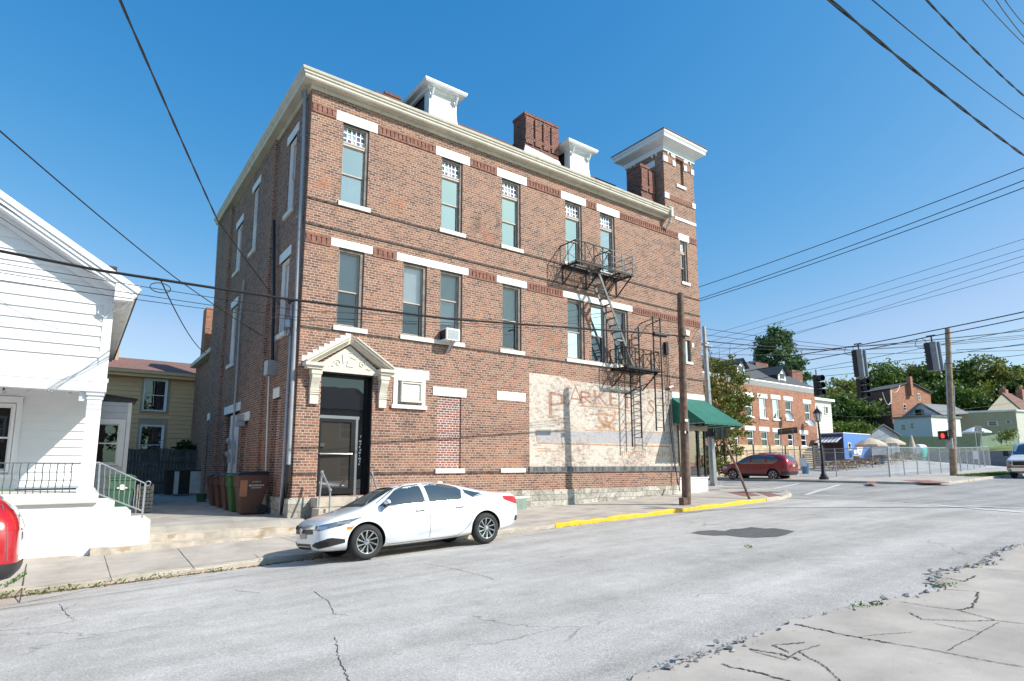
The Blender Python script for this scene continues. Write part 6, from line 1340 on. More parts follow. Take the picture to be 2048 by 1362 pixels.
# --- off-frame pole on the near pavement that carries the street wires and throws the long shadow over the junction
OP = empty('roadside_pole', (19.2, -14.8, .5), 'tall dark wooden pole beyond the right edge that shades the road', 'pole')
mb = MB(); mb.tube([(19.2, -14.8, .2), (19.2, -14.8, 6), (19.25, -14.8, 11.5)], [.17, .14, .11], 12); mb.build('shaft', M['pole'], OP); mb = MB(); mb.bar((19.2, -16, 10.8), (19.2, -13.6, 10.8), .1, .12); mb.build('crossarm', M['pole'], OP)
# --- wires
WG = 'overhead wires'
def wire(label, pts, r, sag=0.0, n=14, twist=0, mt='cable'):
    mb = MB(); P = []
    for a, b in zip(pts, pts[1:]):
        for i in range(n): t = i/n; P.append(Vector(a).lerp(b, t)-Vector((0, 0, sag*4*t*(1-t))))
    P.append(Vector(pts[-1]))
    if twist:
        for k in range(2):
            L = []
            for i in range(len(P)-1):
                for j in range(4): q = P[i].lerp(P[i+1], j/4); a = (i*4+j)*twist+k*math.pi; L.append(q+Vector((0, r*.8*math.cos(a), r*.8*math.sin(a))))
            mb.tube(L, r*.75, 5)
    else: mb.tube(P, r, 6)
    o = mb.build('wire', M[mt], smooth=60); tag(o, label, 'wire', WG); return o
yY = lambda Y, *ps: [onY(x, y, Y) for x, y in ps]
xX = lambda X, *ps: [onX(x, y, X) for x, y in ps]
TOPW = ptp+Vector((0, 0, 0))
a = yY(-3.4, (-500, 360), (0, 502), (200, 541), (575, 598), (900, 638), (1318, 668), (1361, 672)); wire('thick black cable crossing the white house and the brick facade to the brown pole', a, .028, n=5)
q = onY(1318, 669, -3.4); mb = MB(); mb.cyl(q+Vector((-.3, 0, -.02)), q+Vector((.35, 0, .0)), .075, n=10); tag(mb.build('splice_case', M['pipe_dark'], smooth=40), 'black cylindrical splice case on the thick cable near the brown pole', 'splice case')
for i, (lb, p0, p1, p2, p3) in enumerate((('topmost thin wire below the thick cable', (-300, 470), (0, 526), (600, 621), (1355, 655)), ('middle thin wire below the thick cable', (-300, 490), (0, 545), (590, 634), (1355, 660)), ('lowest thin wire below the thick cable', (-300, 500), (0, 560), (590, 640), (1355, 664)))):
    wire(lb, yY(-3.3, p0, p1, p2, p3), .007, .02)
wire('thin wire from the brown pole to the corner tower of the brick building', [onY(1361, 640, -3.4), onY(1300, 642, -.1)], .006)
hd = onX(562, 612, -.25)
wire('twisted service cable dropping from the top left sky to the wall mast', [at(200, -90, 5.2), at(240, 0, 6), at(435, 440, 11.5), hd], .014, .02, 12, twist=.5)
wire('thin wire falling from the left sky behind the thick cable to the brick side wall', [at(-200, 110, 5), at(0, 262, 7), at(350, 555, 12), onX(525, 672, -.3)], .010, .03)
k0 = onY(322, 562, -3.4); wire('pair of thin drop wires from the thick cable down to the tan house', [k0, onY(412, 706, 12.5)], .014, .25)
mb = MB(); mb.tube([k0+Vector((.18*math.cos(a), 0, -.14+.10*math.sin(a))) for a in frange(0, 6.28, 12)], .010, 5); tag(mb.build('wire_coil', M['cable']), 'small coil of spare wire hanging under the thick cable', 'wire coil', WG)
wire('thin black wire lying along the white gable', yY(-2.2, (-200, 300), (0, 434), (150, 530), (215, 560)), .007)
tr = [('thick twisted cable, lowest of those crossing the top right sky', (1560, -80), (1660, 0), (2048, 311), .016, .5), ('smooth wire above the lowest twisted cable at top right', (1640, -80), (1745, 0), (2048, 238), .010, 0), ('twisted cable above the smooth wire at top right', (1770, -80), (1853, 0), (2048, 192), .012, .5)]
for lb, p0, p1, p2, r_, tw in tr: e_ = onY(*p2, -13.5); s_ = onY(*p1, -13.5); wire(lb, [s_+(s_-e_)*1.2, s_, e_, e_+(e_-s_)*.8], r_, .06, 12, tw)
for lb, p1, p2 in (('thin wire at the extreme top right corner, lowest of three', (1965, 0), (2048, 88)), ('thin wire at the extreme top right corner, middle of three', (1992, 0), (2048, 74)), ('thin wire at the extreme top right corner, highest of three', (2010, 0), (2048, 48))):
    e_ = onY(*p2, -14.6); s_ = onY(*p1, -14.6); wire(lb, [s_+(s_-e_)*2, s_, e_, e_+(e_-s_)*3], .006, .02)
for lb, p1, p2 in (('highest of three wires rising right from behind the corner tower', (1398, 574), (2060, 331)), ('middle of three wires rising right from behind the corner tower', (1398, 598), (2060, 356)), ('lowest of three wires rising right from behind the corner tower', (1400, 602), (2060, 371))):
    s_, e_ = xX(20.5, p1, p2); wire(lb, [s_+(s_-e_)*.8, s_, e_, e_+(e_-s_)*.4], .016, .1)
for i, (p1, p2) in enumerate((((1440, 664), (2060, 474)), ((1455, 672), (2060, 494)), ((1470, 680), (2060, 508)), ((1480, 692), (2060, 540)), ((1500, 695), (2060, 520)))):
    s_, e_ = xX(33, p1, p2); wire('%s of five faint wires rising across the sky above the conifer' % ('first', 'second', 'third', 'fifth', 'fourth')[i], [s_+(s_-e_)*.4, s_, e_], .011, .08)
sp = xX(23.3, (1410, 736), (1560, 715), (1716, 691), (1862, 662), (2060, 621)); wire('span wire carrying the tall grey traffic signals', sp, .022, .01, 8)
wire('upper span wire just under the signal span wire', xX(23.4, (1410, 757), (1700, 705), (1850, 675), (2060, 633)), .02, .02, 8)
for i, (p1, p2, p3) in enumerate((((1412, 654), (1700, 694), (2060, 669)), ((1412, 658), (1700, 700), (2060, 672)), ((1414, 680), (1640, 699), (2060, 660)), ((1418, 679), (1716, 700), (2060, 676)), ((1414, 684), (1600, 709), (2060, 700)))):
    wire('%s of the bundle of cables running right from the grey steel pole' % ('highest', 'second', 'third', 'fourth', 'lowest')[i], [g1+Vector((0, 0, -.1-.35*i)), onX(*p2, 26.5+i), onX(*p3, 34+2*i)], (.012, .012, .026, .016, .014)[i], .05)
for i, (p1, p2) in enumerate((((1420, 775), (2060, 655)), ((1640, 740), (2060, 686)), ((1650, 752), (2060, 708)), ((1912, 700), (2060, 688)))):
    wire('%s sloping wire below the signal span, over the distant roofs' % ('first', 'second', 'third', 'fourth')[i], xX(36, p1, p2), .016, .05)
wire('pale sagging service wire from the thin lot pole to the gabled brick house', [at(1765, 785, 60), at(1780, 806, 62), at(1782, 780, 70), at(1800, 770, 80)], .03, .6, mt='white')
wire('long low wire across the far houses', [at(1640, 822, 64), at(1740, 832, 66), at(2060, 800, 74)], .02, .3); wire('second low wire across the far houses', [at(1660, 765, 64), at(1780, 830, 66), at(2060, 818, 74)], .02, .3)
# ============================================================ RIGHT BACKGROUND
Yr = 12.0
RW = empty('row_house', (46, Yr, 1.2), 'two storey red brick row house with white lintels and a dormer beyond the gravel lot', 'house')
rl0, rr0 = onY(1404, 760, Yr), onY(1629, 790, Yr); zc0 = onY(1560, 775, Yr).z
wu = [((1492.5, 832), (1503.5, 794)), ((1520, 835), (1531, 797)), ((1547, 838), (1557, 799)), ((1572.5, 838), (1582, 802)), ((1611, 843), (1619, 808)), ((1462, 828), (1473, 792))]
wd_ = [((1495, 893), (1507, 861)), ((1523.5, 893), (1535, 863)), ((1550, 892), (1560, 865)), ((1577, 892), (1586, 867)), ((1603.5, 892), (1613, 869)), ((1464, 893), (1476, 860))]
hl_ = []
for a, b in wu+wd_:
    p, q = onY(*a, Yr), onY(*b, Yr); hl_.append((p.x, q.x, p.z, q.z))
mb = MB(lambda u, d, z: (u, Yr+d, z)); x0, x1 = rl0.x-4, rr0.x; wall_holes(mb, x0, x1, 0, zc0, hl_, .15); mb.M = None
mb.quad((x1, Yr, 0), (x1, Yr+10, 0), (x1, Yr+10, zc0), (x1, Yr, zc0)); mb.quad((x0, Yr, 0), (x0, Yr+10, 0), (x0, Yr+10, zc0), (x0, Yr, zc0)); mb.build('wall', M['brick_far'], RW, recalc=False)
MR = lambda u, d, z: (u, Yr+d, z)
for a, b, c, e in hl_:
    f = MB(MR); f.box(a, a+.1, .05, .12, c, e); f.box(b-.1, b, .05, .12, c, e); f.box(a+.1, b-.1, .051, .119, (c+e)/2-.04, (c+e)/2+.04); f.box(a+.1, b-.1, .051, .119, e-.09, e); f.box(a+.1, b-.1, .051, .119, c, c+.08); F_ = f.build('window', M['white_sash'], RW)
    g = MB(MR); g.quad((a, .11, c), (b, .11, c), (b, .11, e), (a, .11, e)); g.build('pane', M['glass_dark'], F_)
    m = MB(MR); m.box(a-.28, b+.28, -.03, .1, e, e+.38); m.build('lintel', M['lintel'], RW); m = MB(MR); m.box(a-.15, b+.15, -.08, .1, c-.14, c); m.build('sill', M['lintel'], RW)
mb = MB(); mb.prism([(x0, Yr-.35, zc0+.25), (x0, Yr-.02, zc0-.15), (x0, Yr+.02, zc0+.3), (x0, Yr-.3, zc0+.35)], (x1-x0+.2, 0, 0)); mb.build('cornice', M['white_sash'], RW)
mb = MB(); rz_ = zc0+3.3; mb.quad((x0, Yr-.3, zc0+.33), (x1+.2, Yr-.3, zc0+.33), (x1+.2, Yr+5, rz_), (x0, Yr+5, rz_)); mb.quad((x0, Yr+5, rz_), (x1+.2, Yr+5, rz_), (x1+.2, Yr+10, zc0), (x0, Yr+10, zc0)); mb.add([(x1, Yr, zc0), (x1, Yr+10, zc0), (x1, Yr+5, rz_-.1)], [[0, 1, 2]]); mb.build('roof', M['shingle'], RW)
def rdormer(pl, pr, yd):
    a, b = onY(*pl, yd), onY(*pr, yd); x0_, x1_, z0_, z1_ = a.x, b.x, a.z, b.z; xm = (x0_+x1_)/2; za = z1_+(x1_-x0_)*.5
    mb = MB(); mb.prism([(x0_, yd, z0_), (x1_, yd, z0_), (x1_, yd, z1_), (xm, yd, za), (x0_, yd, z1_)], (0, .1, 0)); d = mb.build('dormer', M['white_sash'], RW)
    mb = MB(); mb.prism([(x0_+.02, yd+.1, z0_), (x1_-.02, yd+.1, z0_), (x1_-.02, yd+.1, z1_), (x0_+.02, yd+.1, z1_)], (0, 4, 0)); mb.build('cheek', M['shingle'], d)
    mb = MB()
    for s in (1, -1): f = lambda x: x if s > 0 else 2*xm-x; mb.add([(f(x0_-.3), yd-.3, z1_-.2), (xm, yd-.3, za+.12), (xm, yd+5, za+.12), (f(x0_-.3), yd+5, z1_-.2)], [[0, 1, 2, 3]])
    mb.build('roof', M['shingle'], d)
    mb = MB(); w_ = (x1_-x0_); mb.box(x0_+w_*.22, x1_-w_*.22, yd-.03, yd, z0_+.3, z1_-.05); mb.build('pane', M['glass_dark'], d); mb = MB(); mb.box(x0_+w_*.22, x1_-w_*.22, yd-.05, yd-.031, (z0_+z1_)/2+.05, (z0_+z1_)/2+.17); mb.build('meeting_rail', M['white_sash'], d)
rdormer((1558, 775), (1571, 748), Yr+.6); rdormer((1476, 763), (1489, 733), Yr+.6)
q = onY(1591, 755, Yr+5); mb = MB(); a, b = onY(1577, 740, Yr+5), onY(1598, 752, Yr+5); mb.box(a.x, b.x, Yr+4.6, Yr+5.6, zc0+1.5, a.z); mb.build('chimney', M['brick_dark'], RW)
a, b = onY(1505, 738, Yr+5), onY(1529, 729, Yr+5); mb = MB(); mb.box(a.x, b.x, Yr+4.6, Yr+5.4, a.z-.9, b.z); mb.build('chimney', M['brick_dark'], RW); a = onY(1595, 762, Yr+2.2); mb = MB(); mb.bar((a.x, Yr+2.2, a.z), (a.x+1.1, Yr+2.0, a.z-.5), .5, .12); mb.build('roof_hatch', M['tanboard'], RW)
for p_ in ((1577, 834), (1620, 847)):
    q = onY(*p_, Yr-.5); mb = MB(); mb.lathe(q, [(.02, .0), (.3, .06), (.42, .14), (.42, .16), (.3, .09), (.02, .03)], 14, (-.4, -.8, .45)); mb.bar(q, q+Vector((-.25, .5, -.4)), .05); mb.build('satellite_dish', M['pipe'], RW)
CB = empty('cream_house', (54, 13, 1.5), 'narrow cream sided house at the end of the brick row', 'house')
a, b = onY(1629, 800, 13.2), onY(1661, 800, 13.2); mb = MB(); clap(mb, lambda u, d, z: (u, 13.2+d, z), a.x-1, b.x, 1, a.z, .3); mb.quad((b.x, 13.2, 1), (b.x, 20, 1), (b.x, 20, a.z), (b.x, 13.2, a.z)); mb.build('wall', M['creamsiding'], CB, recalc=False)
mb = MB(); mb.box(a.x-1, b.x+.3, 12.9, 20, a.z, a.z+.25); mb.build('roof', M['white_sash'], CB)
p, q = onY(1649, 828, 13.2), onY(1654, 812, 13.2); mb = MB(); mb.box(p.x, q.x, 13.1, 13.19, p.z, q.z); w_ = mb.build('window', M['white_sash'], CB); mb = MB(); mb.box(p.x+.12, q.x-.12, 13.07, 13.1, p.z+.1, q.z-.1); mb.build('pane', M['glass_dark'], w_)
# pale board fence and dark slatted fence in front of the row
HF = empty('pale_board_fence', (42, 10, 1), 'pale pine fence of wide horizontal boards in front of the row house', 'fence')
yb = 10.2; p, q = onY(1420, 945, yb), onY(1632, 940, yb); zt_ = onY(1550, 891, yb).z; mb = MB(); nb = 9; z0_ = G(38, yb)-.1; hb = (zt_-z0_)/nb
for k in range(nb):
    x = p.x
    while x < q.x: l_ = random.uniform(2, 3.2); mb.box(x, min(q.x, x+l_)-.01, yb+random.uniform(-.01, .01), yb+.05, z0_+k*hb, z0_+(k+1)*hb-.015); x += l_
mb.build('board', M['tanboard'], HF); mb = MB(); x = p.x+1
while x < q.x: mb.box(x, x+.1, yb-.06, yb-.012, z0_, zt_+.02); x += 2.4
mb.build('post', M['darkwood'], HF)
DF = empty('slatted_fence', (48, 8, 1), 'dark slatted pallet fence standing beside the food trailer', 'fence')
yb = 8.6; mb = MB(); p, q = onY(1606, 935, yb), onY(1647, 935, yb); zt_ = onY(1625, 890, yb).z; z0_ = G(q.x, yb)
for k in range(11): z = z0_+(zt_-z0_)*k/11; mb.box(p.x+max(0, (k-6)*.33), q.x, yb, yb+.04, z+.02, z+(zt_-z0_)/11-.05)
mb.build('slat', M['darkwood'], DF); mb = MB()
for x in (p.x+.1, (p.x+q.x)/2, q.x-.1): mb.box(x, x+.12, yb-.07, yb-.005, z0_-.1, zt_-(.9 if x < p.x+1 else 0))
mb.build('post', M['darkwood'], DF)
# food trailer
c = at(1690, 917, 54); gx = Vector((c.x, c.y, G(c.x, c.y)+.02)); ztop = at(1690, 866, 54).z; L_, D_ = 5.5, 2.1
M['tr_blue'] = mat('blue_trailer_paint', (.10, .22, .55), .45, var=.06); M['tr_blue_shaded'] = mat('shaded_blue_trailer_end', (.03, .05, .13), .5, var=.06)  # second, darker blue has the serving end's shade painted in
FT = empty('food_trailer', gx, 'blue food trailer with a striped serving awning on the gravel lot', 'food trailer'); X, Y, Z0 = gx.x, gx.y, gx.z
mb = MB(); mb.box(X, X+L_, Y, Y+D_, Z0+.45, ztop); mb.build('body', M['tr_blue'], FT, bevel=.04)
mb = MB(); mb.box(X-.02, X, Y+.05, Y+D_-.02, Z0+.45, Z0+1.25); mb.box(X-.02, X, Y+.05, Y+D_-.02, Z0+2.05, ztop-.05); mb.box(X-.02, X, Y+.05, Y+.15, Z0+1.25, Z0+2.05); mb.box(X-.02, X, Y+1.75, Y+D_-.02, Z0+1.25, Z0+2.05); mb.build('serving_end', M['tr_blue_shaded'], FT)
mb = MB(); mb.box(X-.012, X-.004, Y+.15, Y+1.75, Z0+1.25, Z0+2.05); mb.build('serving_hatch', mat('dark_kitchen', (.05, .03, .025), .6, var=.6, vs=4), FT); mb = MB(); mb.box(X-.3, X-.02, Y+.1, Y+1.8, Z0+1.2, Z0+1.25); mb.build('counter', M['galv'], FT)
mb = MB(); n = 12
for i in range(n): mb.cur = i % 2; y0, y1 = Y+.1+2.1*i/n, Y+.1+2.1*(i+1)/n; mb.prism([(X-.02, y0, ztop-.35), (X-.02, y1, ztop-.35), (X-1.1, y1, ztop-.85), (X-1.1, y0, ztop-.85)], (0, 0, .02))
mb.build('striped_awning', [M['white'], M['pipe']], FT)
mb = MB(); mb.box(X-.04, X+L_+.04, Y-.03, Y+D_+.03, ztop, ztop+.08); mb.build('roof', M['white'], FT)
mb = MB()
for t, mt in ((0, 0),): mb.box(X+.1, X+1.6, Y-.015, Y-.003, Z0+.5, Z0+.58); mb.box(X+2.9, X+L_-.1, Y-.015, Y-.003, Z0+.5, Z0+.58)
mb.build('red_stripe', M['tail'], FT); mb = MB(); mb.box(X+.1, X+1.6, Y-.015, Y-.003, Z0+.58, Z0+.66); mb.box(X+2.9, X+L_-.1, Y-.015, Y-.003, Z0+.58, Z0+.66); mb.box(X+1.6, X+2.9, Y-.02, Y-.003, Z0+.92, Z0+1.0); mb.build('yellow_stripe', M['yellow'], FT)
mb = MB(); mb.box(X+1.65, X+2.85, Y-.01, Y+.001, Z0+.4, Z0+.92); mb.build('wheel_well', M['black'], FT)
for x in (X+1.95, X+2.55): mb = MB(); mb.lathe((x, Y+.03, Z0+.3), [(0, .04), (.14, .045), (.16, .02), (.3, .03), (.31, -.02), (.31, -.18)], 20, (0, -1, 0)); mb.build('wheel', M['rubber'], FT)
mb = MB(); mb.prism([(X+3.1+.75*math.cos(a)*(.8+.2*math.sin(a*2)), Y-.012, Z0+1.62+.62*math.sin(a)) for a in frange(0, 6.0, 20)], (0, .009, 0)); sg_ = mb.build('round_sign', M['white'], FT)
for z, w_ in ((1.95, .8), (1.75, 1.0)): 
    mb = MB()
    for k in range(6): mb.box(X+3.1-w_/2+w_*k/6, X+3.1-w_/2+w_*(k+.7)/6, Y-.018, Y-.013, Z0+z, Z0+z+.1)
    mb.build('red_lettering', M['tail'], sg_)
mb = MB(); mb.ball((X+3.1, Y-.01, Z0+1.35), .16, sc=(1, .1, .8)); mb.build('orange_cup', M['amber'], sg_)
mb = MB(); mb.box(X+.75, X+1.35, Y-.03, Y-.003, Z0+1.45, Z0+2.15); w_ = mb.build('window', M['white'], FT); mb = MB(); mb.box(X+.83, X+1.27, Y-.04, Y-.03, Z0+1.52, Z0+2.08); mb.build('pane', M['glass_dark'], w_)
mb = MB(); mb.box(X+1.1, X+1.6, Y-.35, Y-.0, Z0+1.1, Z0+1.45); mb.build('air_conditioner', M['white'], FT)
mb = MB(); mb.box(X-.08, X-.03, Y+1.75, Y+2.25, Z0+.5, Z0+1.35); mb.build('menu_board', M['pipe'], FT); mb = MB(); mb.box(X-.09, X-.03, Y+1.7, Y+2.3, Z0+1.38, Z0+1.58); mb.build('open_sign', M['tail'], FT); mb = MB(); mb.box(X-.085, X-.03, Y+1.72, Y+2.28, Z0+1.58, Z0+1.72); mb.build('blue_sign', M['tr_blue'], FT)
# picnic tables
def picnic(p):
    e = empty('picnic_table', p, 'weathered wooden picnic table with attached benches on the gravel lot', 'picnic table', 'row of picnic tables on the gravel lot', R(-36))
    mb = MB()
    for k in range(5): mb.box(-.92, .92, -.37+.15*k, -.235+.15*k, .72, .76)
    mb.build('table_top', M['pole_lt'], e, local=True)
    for y in (-.72, .72): mb = MB(); mb.box(-.92, .92, y-.13, y+.13, .42, .46); mb.build('bench', M['pole_lt'], e, local=True)
    for x in (-.68, .68):
        mb = MB(); mb.bar((x, -.68, 0), (x, -.2, .72), .045, .1); mb.bar((x, .68, 0), (x, .2, .72), .045, .1); mb.bar((x, -.82, .39), (x, .82, .39), .04, .1); mb.bar((x, -.4, .69), (x, .4, .69), .04, .08); mb.build('trestle', M['tanboard'], e, local=True)
    mb = MB(); mb.bar((-.66, 0, .4), (0, 0, .7), .04, .09); mb.bar((.66, 0, .4), (0, 0, .7), .04, .09); mb.build('brace', M['pole_lt'], e, local=True); return e
PT = None
tabs = [((1668, 47.5), 'nearest the street lamp'), ((1690, 49.5), 'second from the street lamp'), ((1712, 51.5), 'third from the street lamp'), ((1737, 53.5), 'fourth from the street lamp'), ((1761, 56), 'under the wider tan parasol'), ((1785, 58.5), 'just behind the fence corner post'), ((1808, 61), 'beside the closed tan parasol'), ((1832, 63.5), 'nearest the turquoise toilet')]
for (px_, d_), lb in tabs:
    q = at(px_, 935, d_); q.z = G(q.x, q.y)+.02
    e = picnic(q) if PT is None else copy_tree(PT); PT = PT or e; e.location = q; e['label'] = 'weathered wooden picnic table in the gravel lot row, '+lb
M['canvas'] = mat('tan_parasol_canvas', (.55, .46, .36), .8, var=.08)
def parasol(px_, d_, py_top, label, closed=False, r=1.3, mt='canvas'):
    b = at(px_, 930, d_); b.z = G(b.x, b.y); zt_ = at(px_, py_top, d_).z
    e = empty('parasol', b, label, 'parasol', 'parasols on the gravel lot'); mb = MB(); mb.cyl((b.x, b.y, b.z), (b.x, b.y, zt_), .03, n=8); mb.build('pole', M['pole'], e)
    mb = MB()
    if closed: mb.lathe((b.x, b.y, zt_), [(.03, .08), (.1, -.1), (.24, -.8), (.33, -1.4), (.3, -1.42)], 12)
    else:
        n = 8; R0 = [(.05, 0), (r*.55, -.27), (r, -.62), (r, -.78)]
        vs = []
        for q_, z in R0:
            for i in range(n*2): a = math.pi*i/n; rr = q_*(1 if i % 2 == 0 else .94); vs.append((b.x+rr*math.cos(a), b.y+rr*math.sin(a), zt_+z+(.03 if i % 2 else 0)))
        m2 = n*2; mb.add(vs, [[k*m2+i, k*m2+(i+1) % m2, (k+1)*m2+(i+1) % m2, (k+1)*m2+i] for k in range(3) for i in range(m2)]+[list(range(m2))])
    mb.build('canopy', M[mt], e); 
parasol(1745, 51, 875, 'open tan parasol in front of the blue food trailer'); parasol(1785, 56, 874, 'open tan parasol right of the food trailer'); parasol(1828, 61, 871, 'closed tan parasol beside the turquoise toilet', True); parasol(1960, 70.5, 853, 'white parasol above the green fence by the small beige sign', False, 1.5, 'white')
c = at(1841, 915, 66); z0_ = G(c.x, c.y); PJ = empty('portable_toilet', (c.x, c.y, z0_), 'turquoise portable toilet with a rounded white roof at the lot edge', 'portable toilet', rz=R(-10))
mb = MB(); mb.box(-.58, .58, -.58, .58, 0, 2.1); mb.build('cabin', mat('turquoise_plastic', (.03, .42, .38), .45, var=.05), PJ, local=True, bevel=.04); mb = MB(); mb.cyl((-.6, 0, 1.98), (.6, 0, 1.98), .55, n=20); mb.build('roof', M['white'], PJ, local=True); mb = MB(); mb.box(-.4, .4, -.61, -.58, .1, 1.95); mb.build('door', mat('turquoise_door', (.04, .50, .45), .45, var=.05), PJ, local=True)
M['barrel'] = mat('blue_barrel_plastic', (.04, .17, .30), .45, var=.1)
for px_, d_, lb in ((1754, 56.5, 'blue plastic barrel left of its twin behind the open parasol'), (1762, 57, 'blue plastic barrel right of its twin behind the open parasol')):
    b = at(px_, 915, d_); z = G(b.x, b.y); mb = MB(); mb.lathe((b.x, b.y, z), [(.27, 0), (.29, .1), (.29, .35), (.3, .38), (.29, .42), (.29, .75), (.27, .86), (.02, .86)], 16); tag(mb.build('barrel', M['barrel'], smooth=40), lb, 'barrel')
b = at(1610, 930, 44); z = G(b.x, b.y); e = empty('recycling_bin', (b.x, b.y, z), 'blue recycling bin with a light blue lid beside the dark slatted fence', 'bin'); mb = MB(); mb.lathe((b.x, b.y, z), [(.22, 0), (.28, .75), (.29, .8)], 14); mb.build('body', M['barrel'], e); mb = MB(); mb.lathe((b.x, b.y, z+.8), [(.3, 0), (.3, .08), (.1, .12)], 14); mb.build('lid', mat('light_blue_lid', (.2, .5, .7), .4), e)
# signs
SG = empty('signboard', at(1576, 862, 41), 'dark brown signboard with faint lettering on two steel posts', 'sign'); a, b = at(1556, 864, 42.5), at(1595, 860, 40.5); h_ = .42
mb = MB(); mb.bar(a, b, .05, h_); mb.build('board', M['darkwood'], SG)
for t in (.22, .82): q = a.lerp(b, t); mb = MB(); mb.cyl((q.x, q.y+.06, G(q.x, q.y)), (q.x, q.y+.06, q.z+.15), .03, n=8); mb.build('post', M['pipe'], SG)
mb = MB(); d_ = (b-a).normalized(); nn = Vector((d_.y, -d_.x, 0))*.03
for i in range(16):
    q = a.lerp(b, .12+.05*i); 
    if i not in (4, 9): mb.bar(q+nn+Vector((0, 0, .05)), q+nn+d_*.05+Vector((0, 0, .05)), .004, .1)
mb.build('lettering', mat('faded_gold', (.30, .26, .18), .6), SG)
SG = empty('small_sign', at(1957, 858, 57), 'small beige sign on two tall posts beside the chain link fence', 'sign'); a, b = at(1950, 857, 57.6), at(1963, 858, 56.4); mb = MB(); mb.bar(a, b, .05, .52); mb.build('board', mat('beige_board', (.55, .50, .42), .6, var=.15, vs=8), SG)
for t in (.05, .95): q = a.lerp(b, t); mb = MB(); mb.cyl((q.x, q.y+.05, G(q.x, q.y)), (q.x, q.y+.05, q.z), .04, n=8); mb.build('post', M['galv'], SG)
# chain-link fence
def chain():
    m = bpy.data.materials.new('chain_link'); m.use_nodes = True; nt = m.node_tree; b = nt.nodes['Principled BSDF']; b.inputs['Base Color'].default_value = (.45, .46, .47, 1); b.inputs['Metallic'].default_value = .5; b.inputs['Roughness'].default_value = .5
    u = N(nt, 'ShaderNodeUVMap'); s = N(nt, 'ShaderNodeSeparateXYZ'); nt.links.new(u.outputs[0], s.inputs[0]); k = None
    for sg in (1, -1):
        w = math_(nt, 'ADD', s.outputs[0], math_(nt, 'MULTIPLY', s.outputs[1], float(sg))); w = math_(nt, 'FRACT', math_(nt, 'MULTIPLY', w, 9.0)); w = math_(nt, 'LESS_THAN', w, .09); k = w if k is None else math_(nt, 'MAXIMUM', k, w)
    tr = N(nt, 'ShaderNodeBsdfTransparent'); mx = N(nt, 'ShaderNodeMixShader'); nt.links.new(k, mx.inputs[0]); nt.links.new(tr.outputs[0], mx.inputs[1]); nt.links.new(b.outputs[0], mx.inputs[2]); nt.links.new(mx.outputs[0], nt.nodes['Material Output'].inputs[0]); return m
M['chain'] = chain()
def chainfence(label, P, h, step=3.0):
    e = empty('chain_link_fence', (P[0][0], P[0][1], G(*P[0])), label, 'fence'); fab = MB(); rail = MB(); uv = []; L = 0
    for (x0, y0), (x1, y1) in zip(P, P[1:]):
        n = max(1, round(math.dist((x0, y0), (x1, y1))/step)); l_ = math.dist((x0, y0), (x1, y1))/n
        for i in range(n):
            a = (x0+(x1-x0)*i/n, y0+(y1-y0)*i/n); b = (x0+(x1-x0)*(i+1)/n, y0+(y1-y0)*(i+1)/n); za, zb = G(*a)+.06, G(*b)+.06
            fab.quad((a[0], a[1], za), (b[0], b[1], zb), (b[0], b[1], zb+h), (a[0], a[1], za+h)); uv += [(L, 0), (L+l_, 0), (L+l_, h), (L, h)]; L += l_
            rail.cyl((a[0], a[1], za+h), (b[0], b[1], zb+h), .022, n=6); mb = MB(); mb.cyl((a[0], a[1], za-.1), (a[0], a[1], za+h+.03), .05 if i == 0 else .032, n=8); mb.build('post', M['galv'], e)
    o = fab.build('mesh', M['chain'], e, recalc=False); u = o.data.uv_layers.new(name='UVMap')
    for i, c_ in enumerate(uv): u.data[i].uv = c_
    rail.build('top_rail', M['galv'], e)
chainfence('chain link fence along the front of the gravel lot behind the street lamp', [(35.1, 11.5), (35.2, -1.0)], 1.83); chainfence('chain link fence running along the street side of the gravel lot', [(35.2, -1.0), (52, .4), (67.5, 2.6)], 1.83); chainfence('chain link fence at the far end of the gravel lot below the retaining wall', [(67.5, 2.6), (71, 14)], 1.7)
q = at(1952, 910, 57); mb = MB(); mb.box(q.x-.03, q.x+.03, q.y-.2, q.y+.2, q.z-.4, q.z+.4); tag(mb.build('poster', M['white']), 'white notice fixed to the chain link fence by the small sign', 'notice')
q = at(1606, 924, 42); mb = MB(); mb.bar(q+Vector((-.2, .15, 0)), q+Vector((.2, -.15, 0)), .03, .62); tag(mb.build('poster', M['pipe']), 'grey notice fixed to the chain link fence left of the street lamp', 'notice')
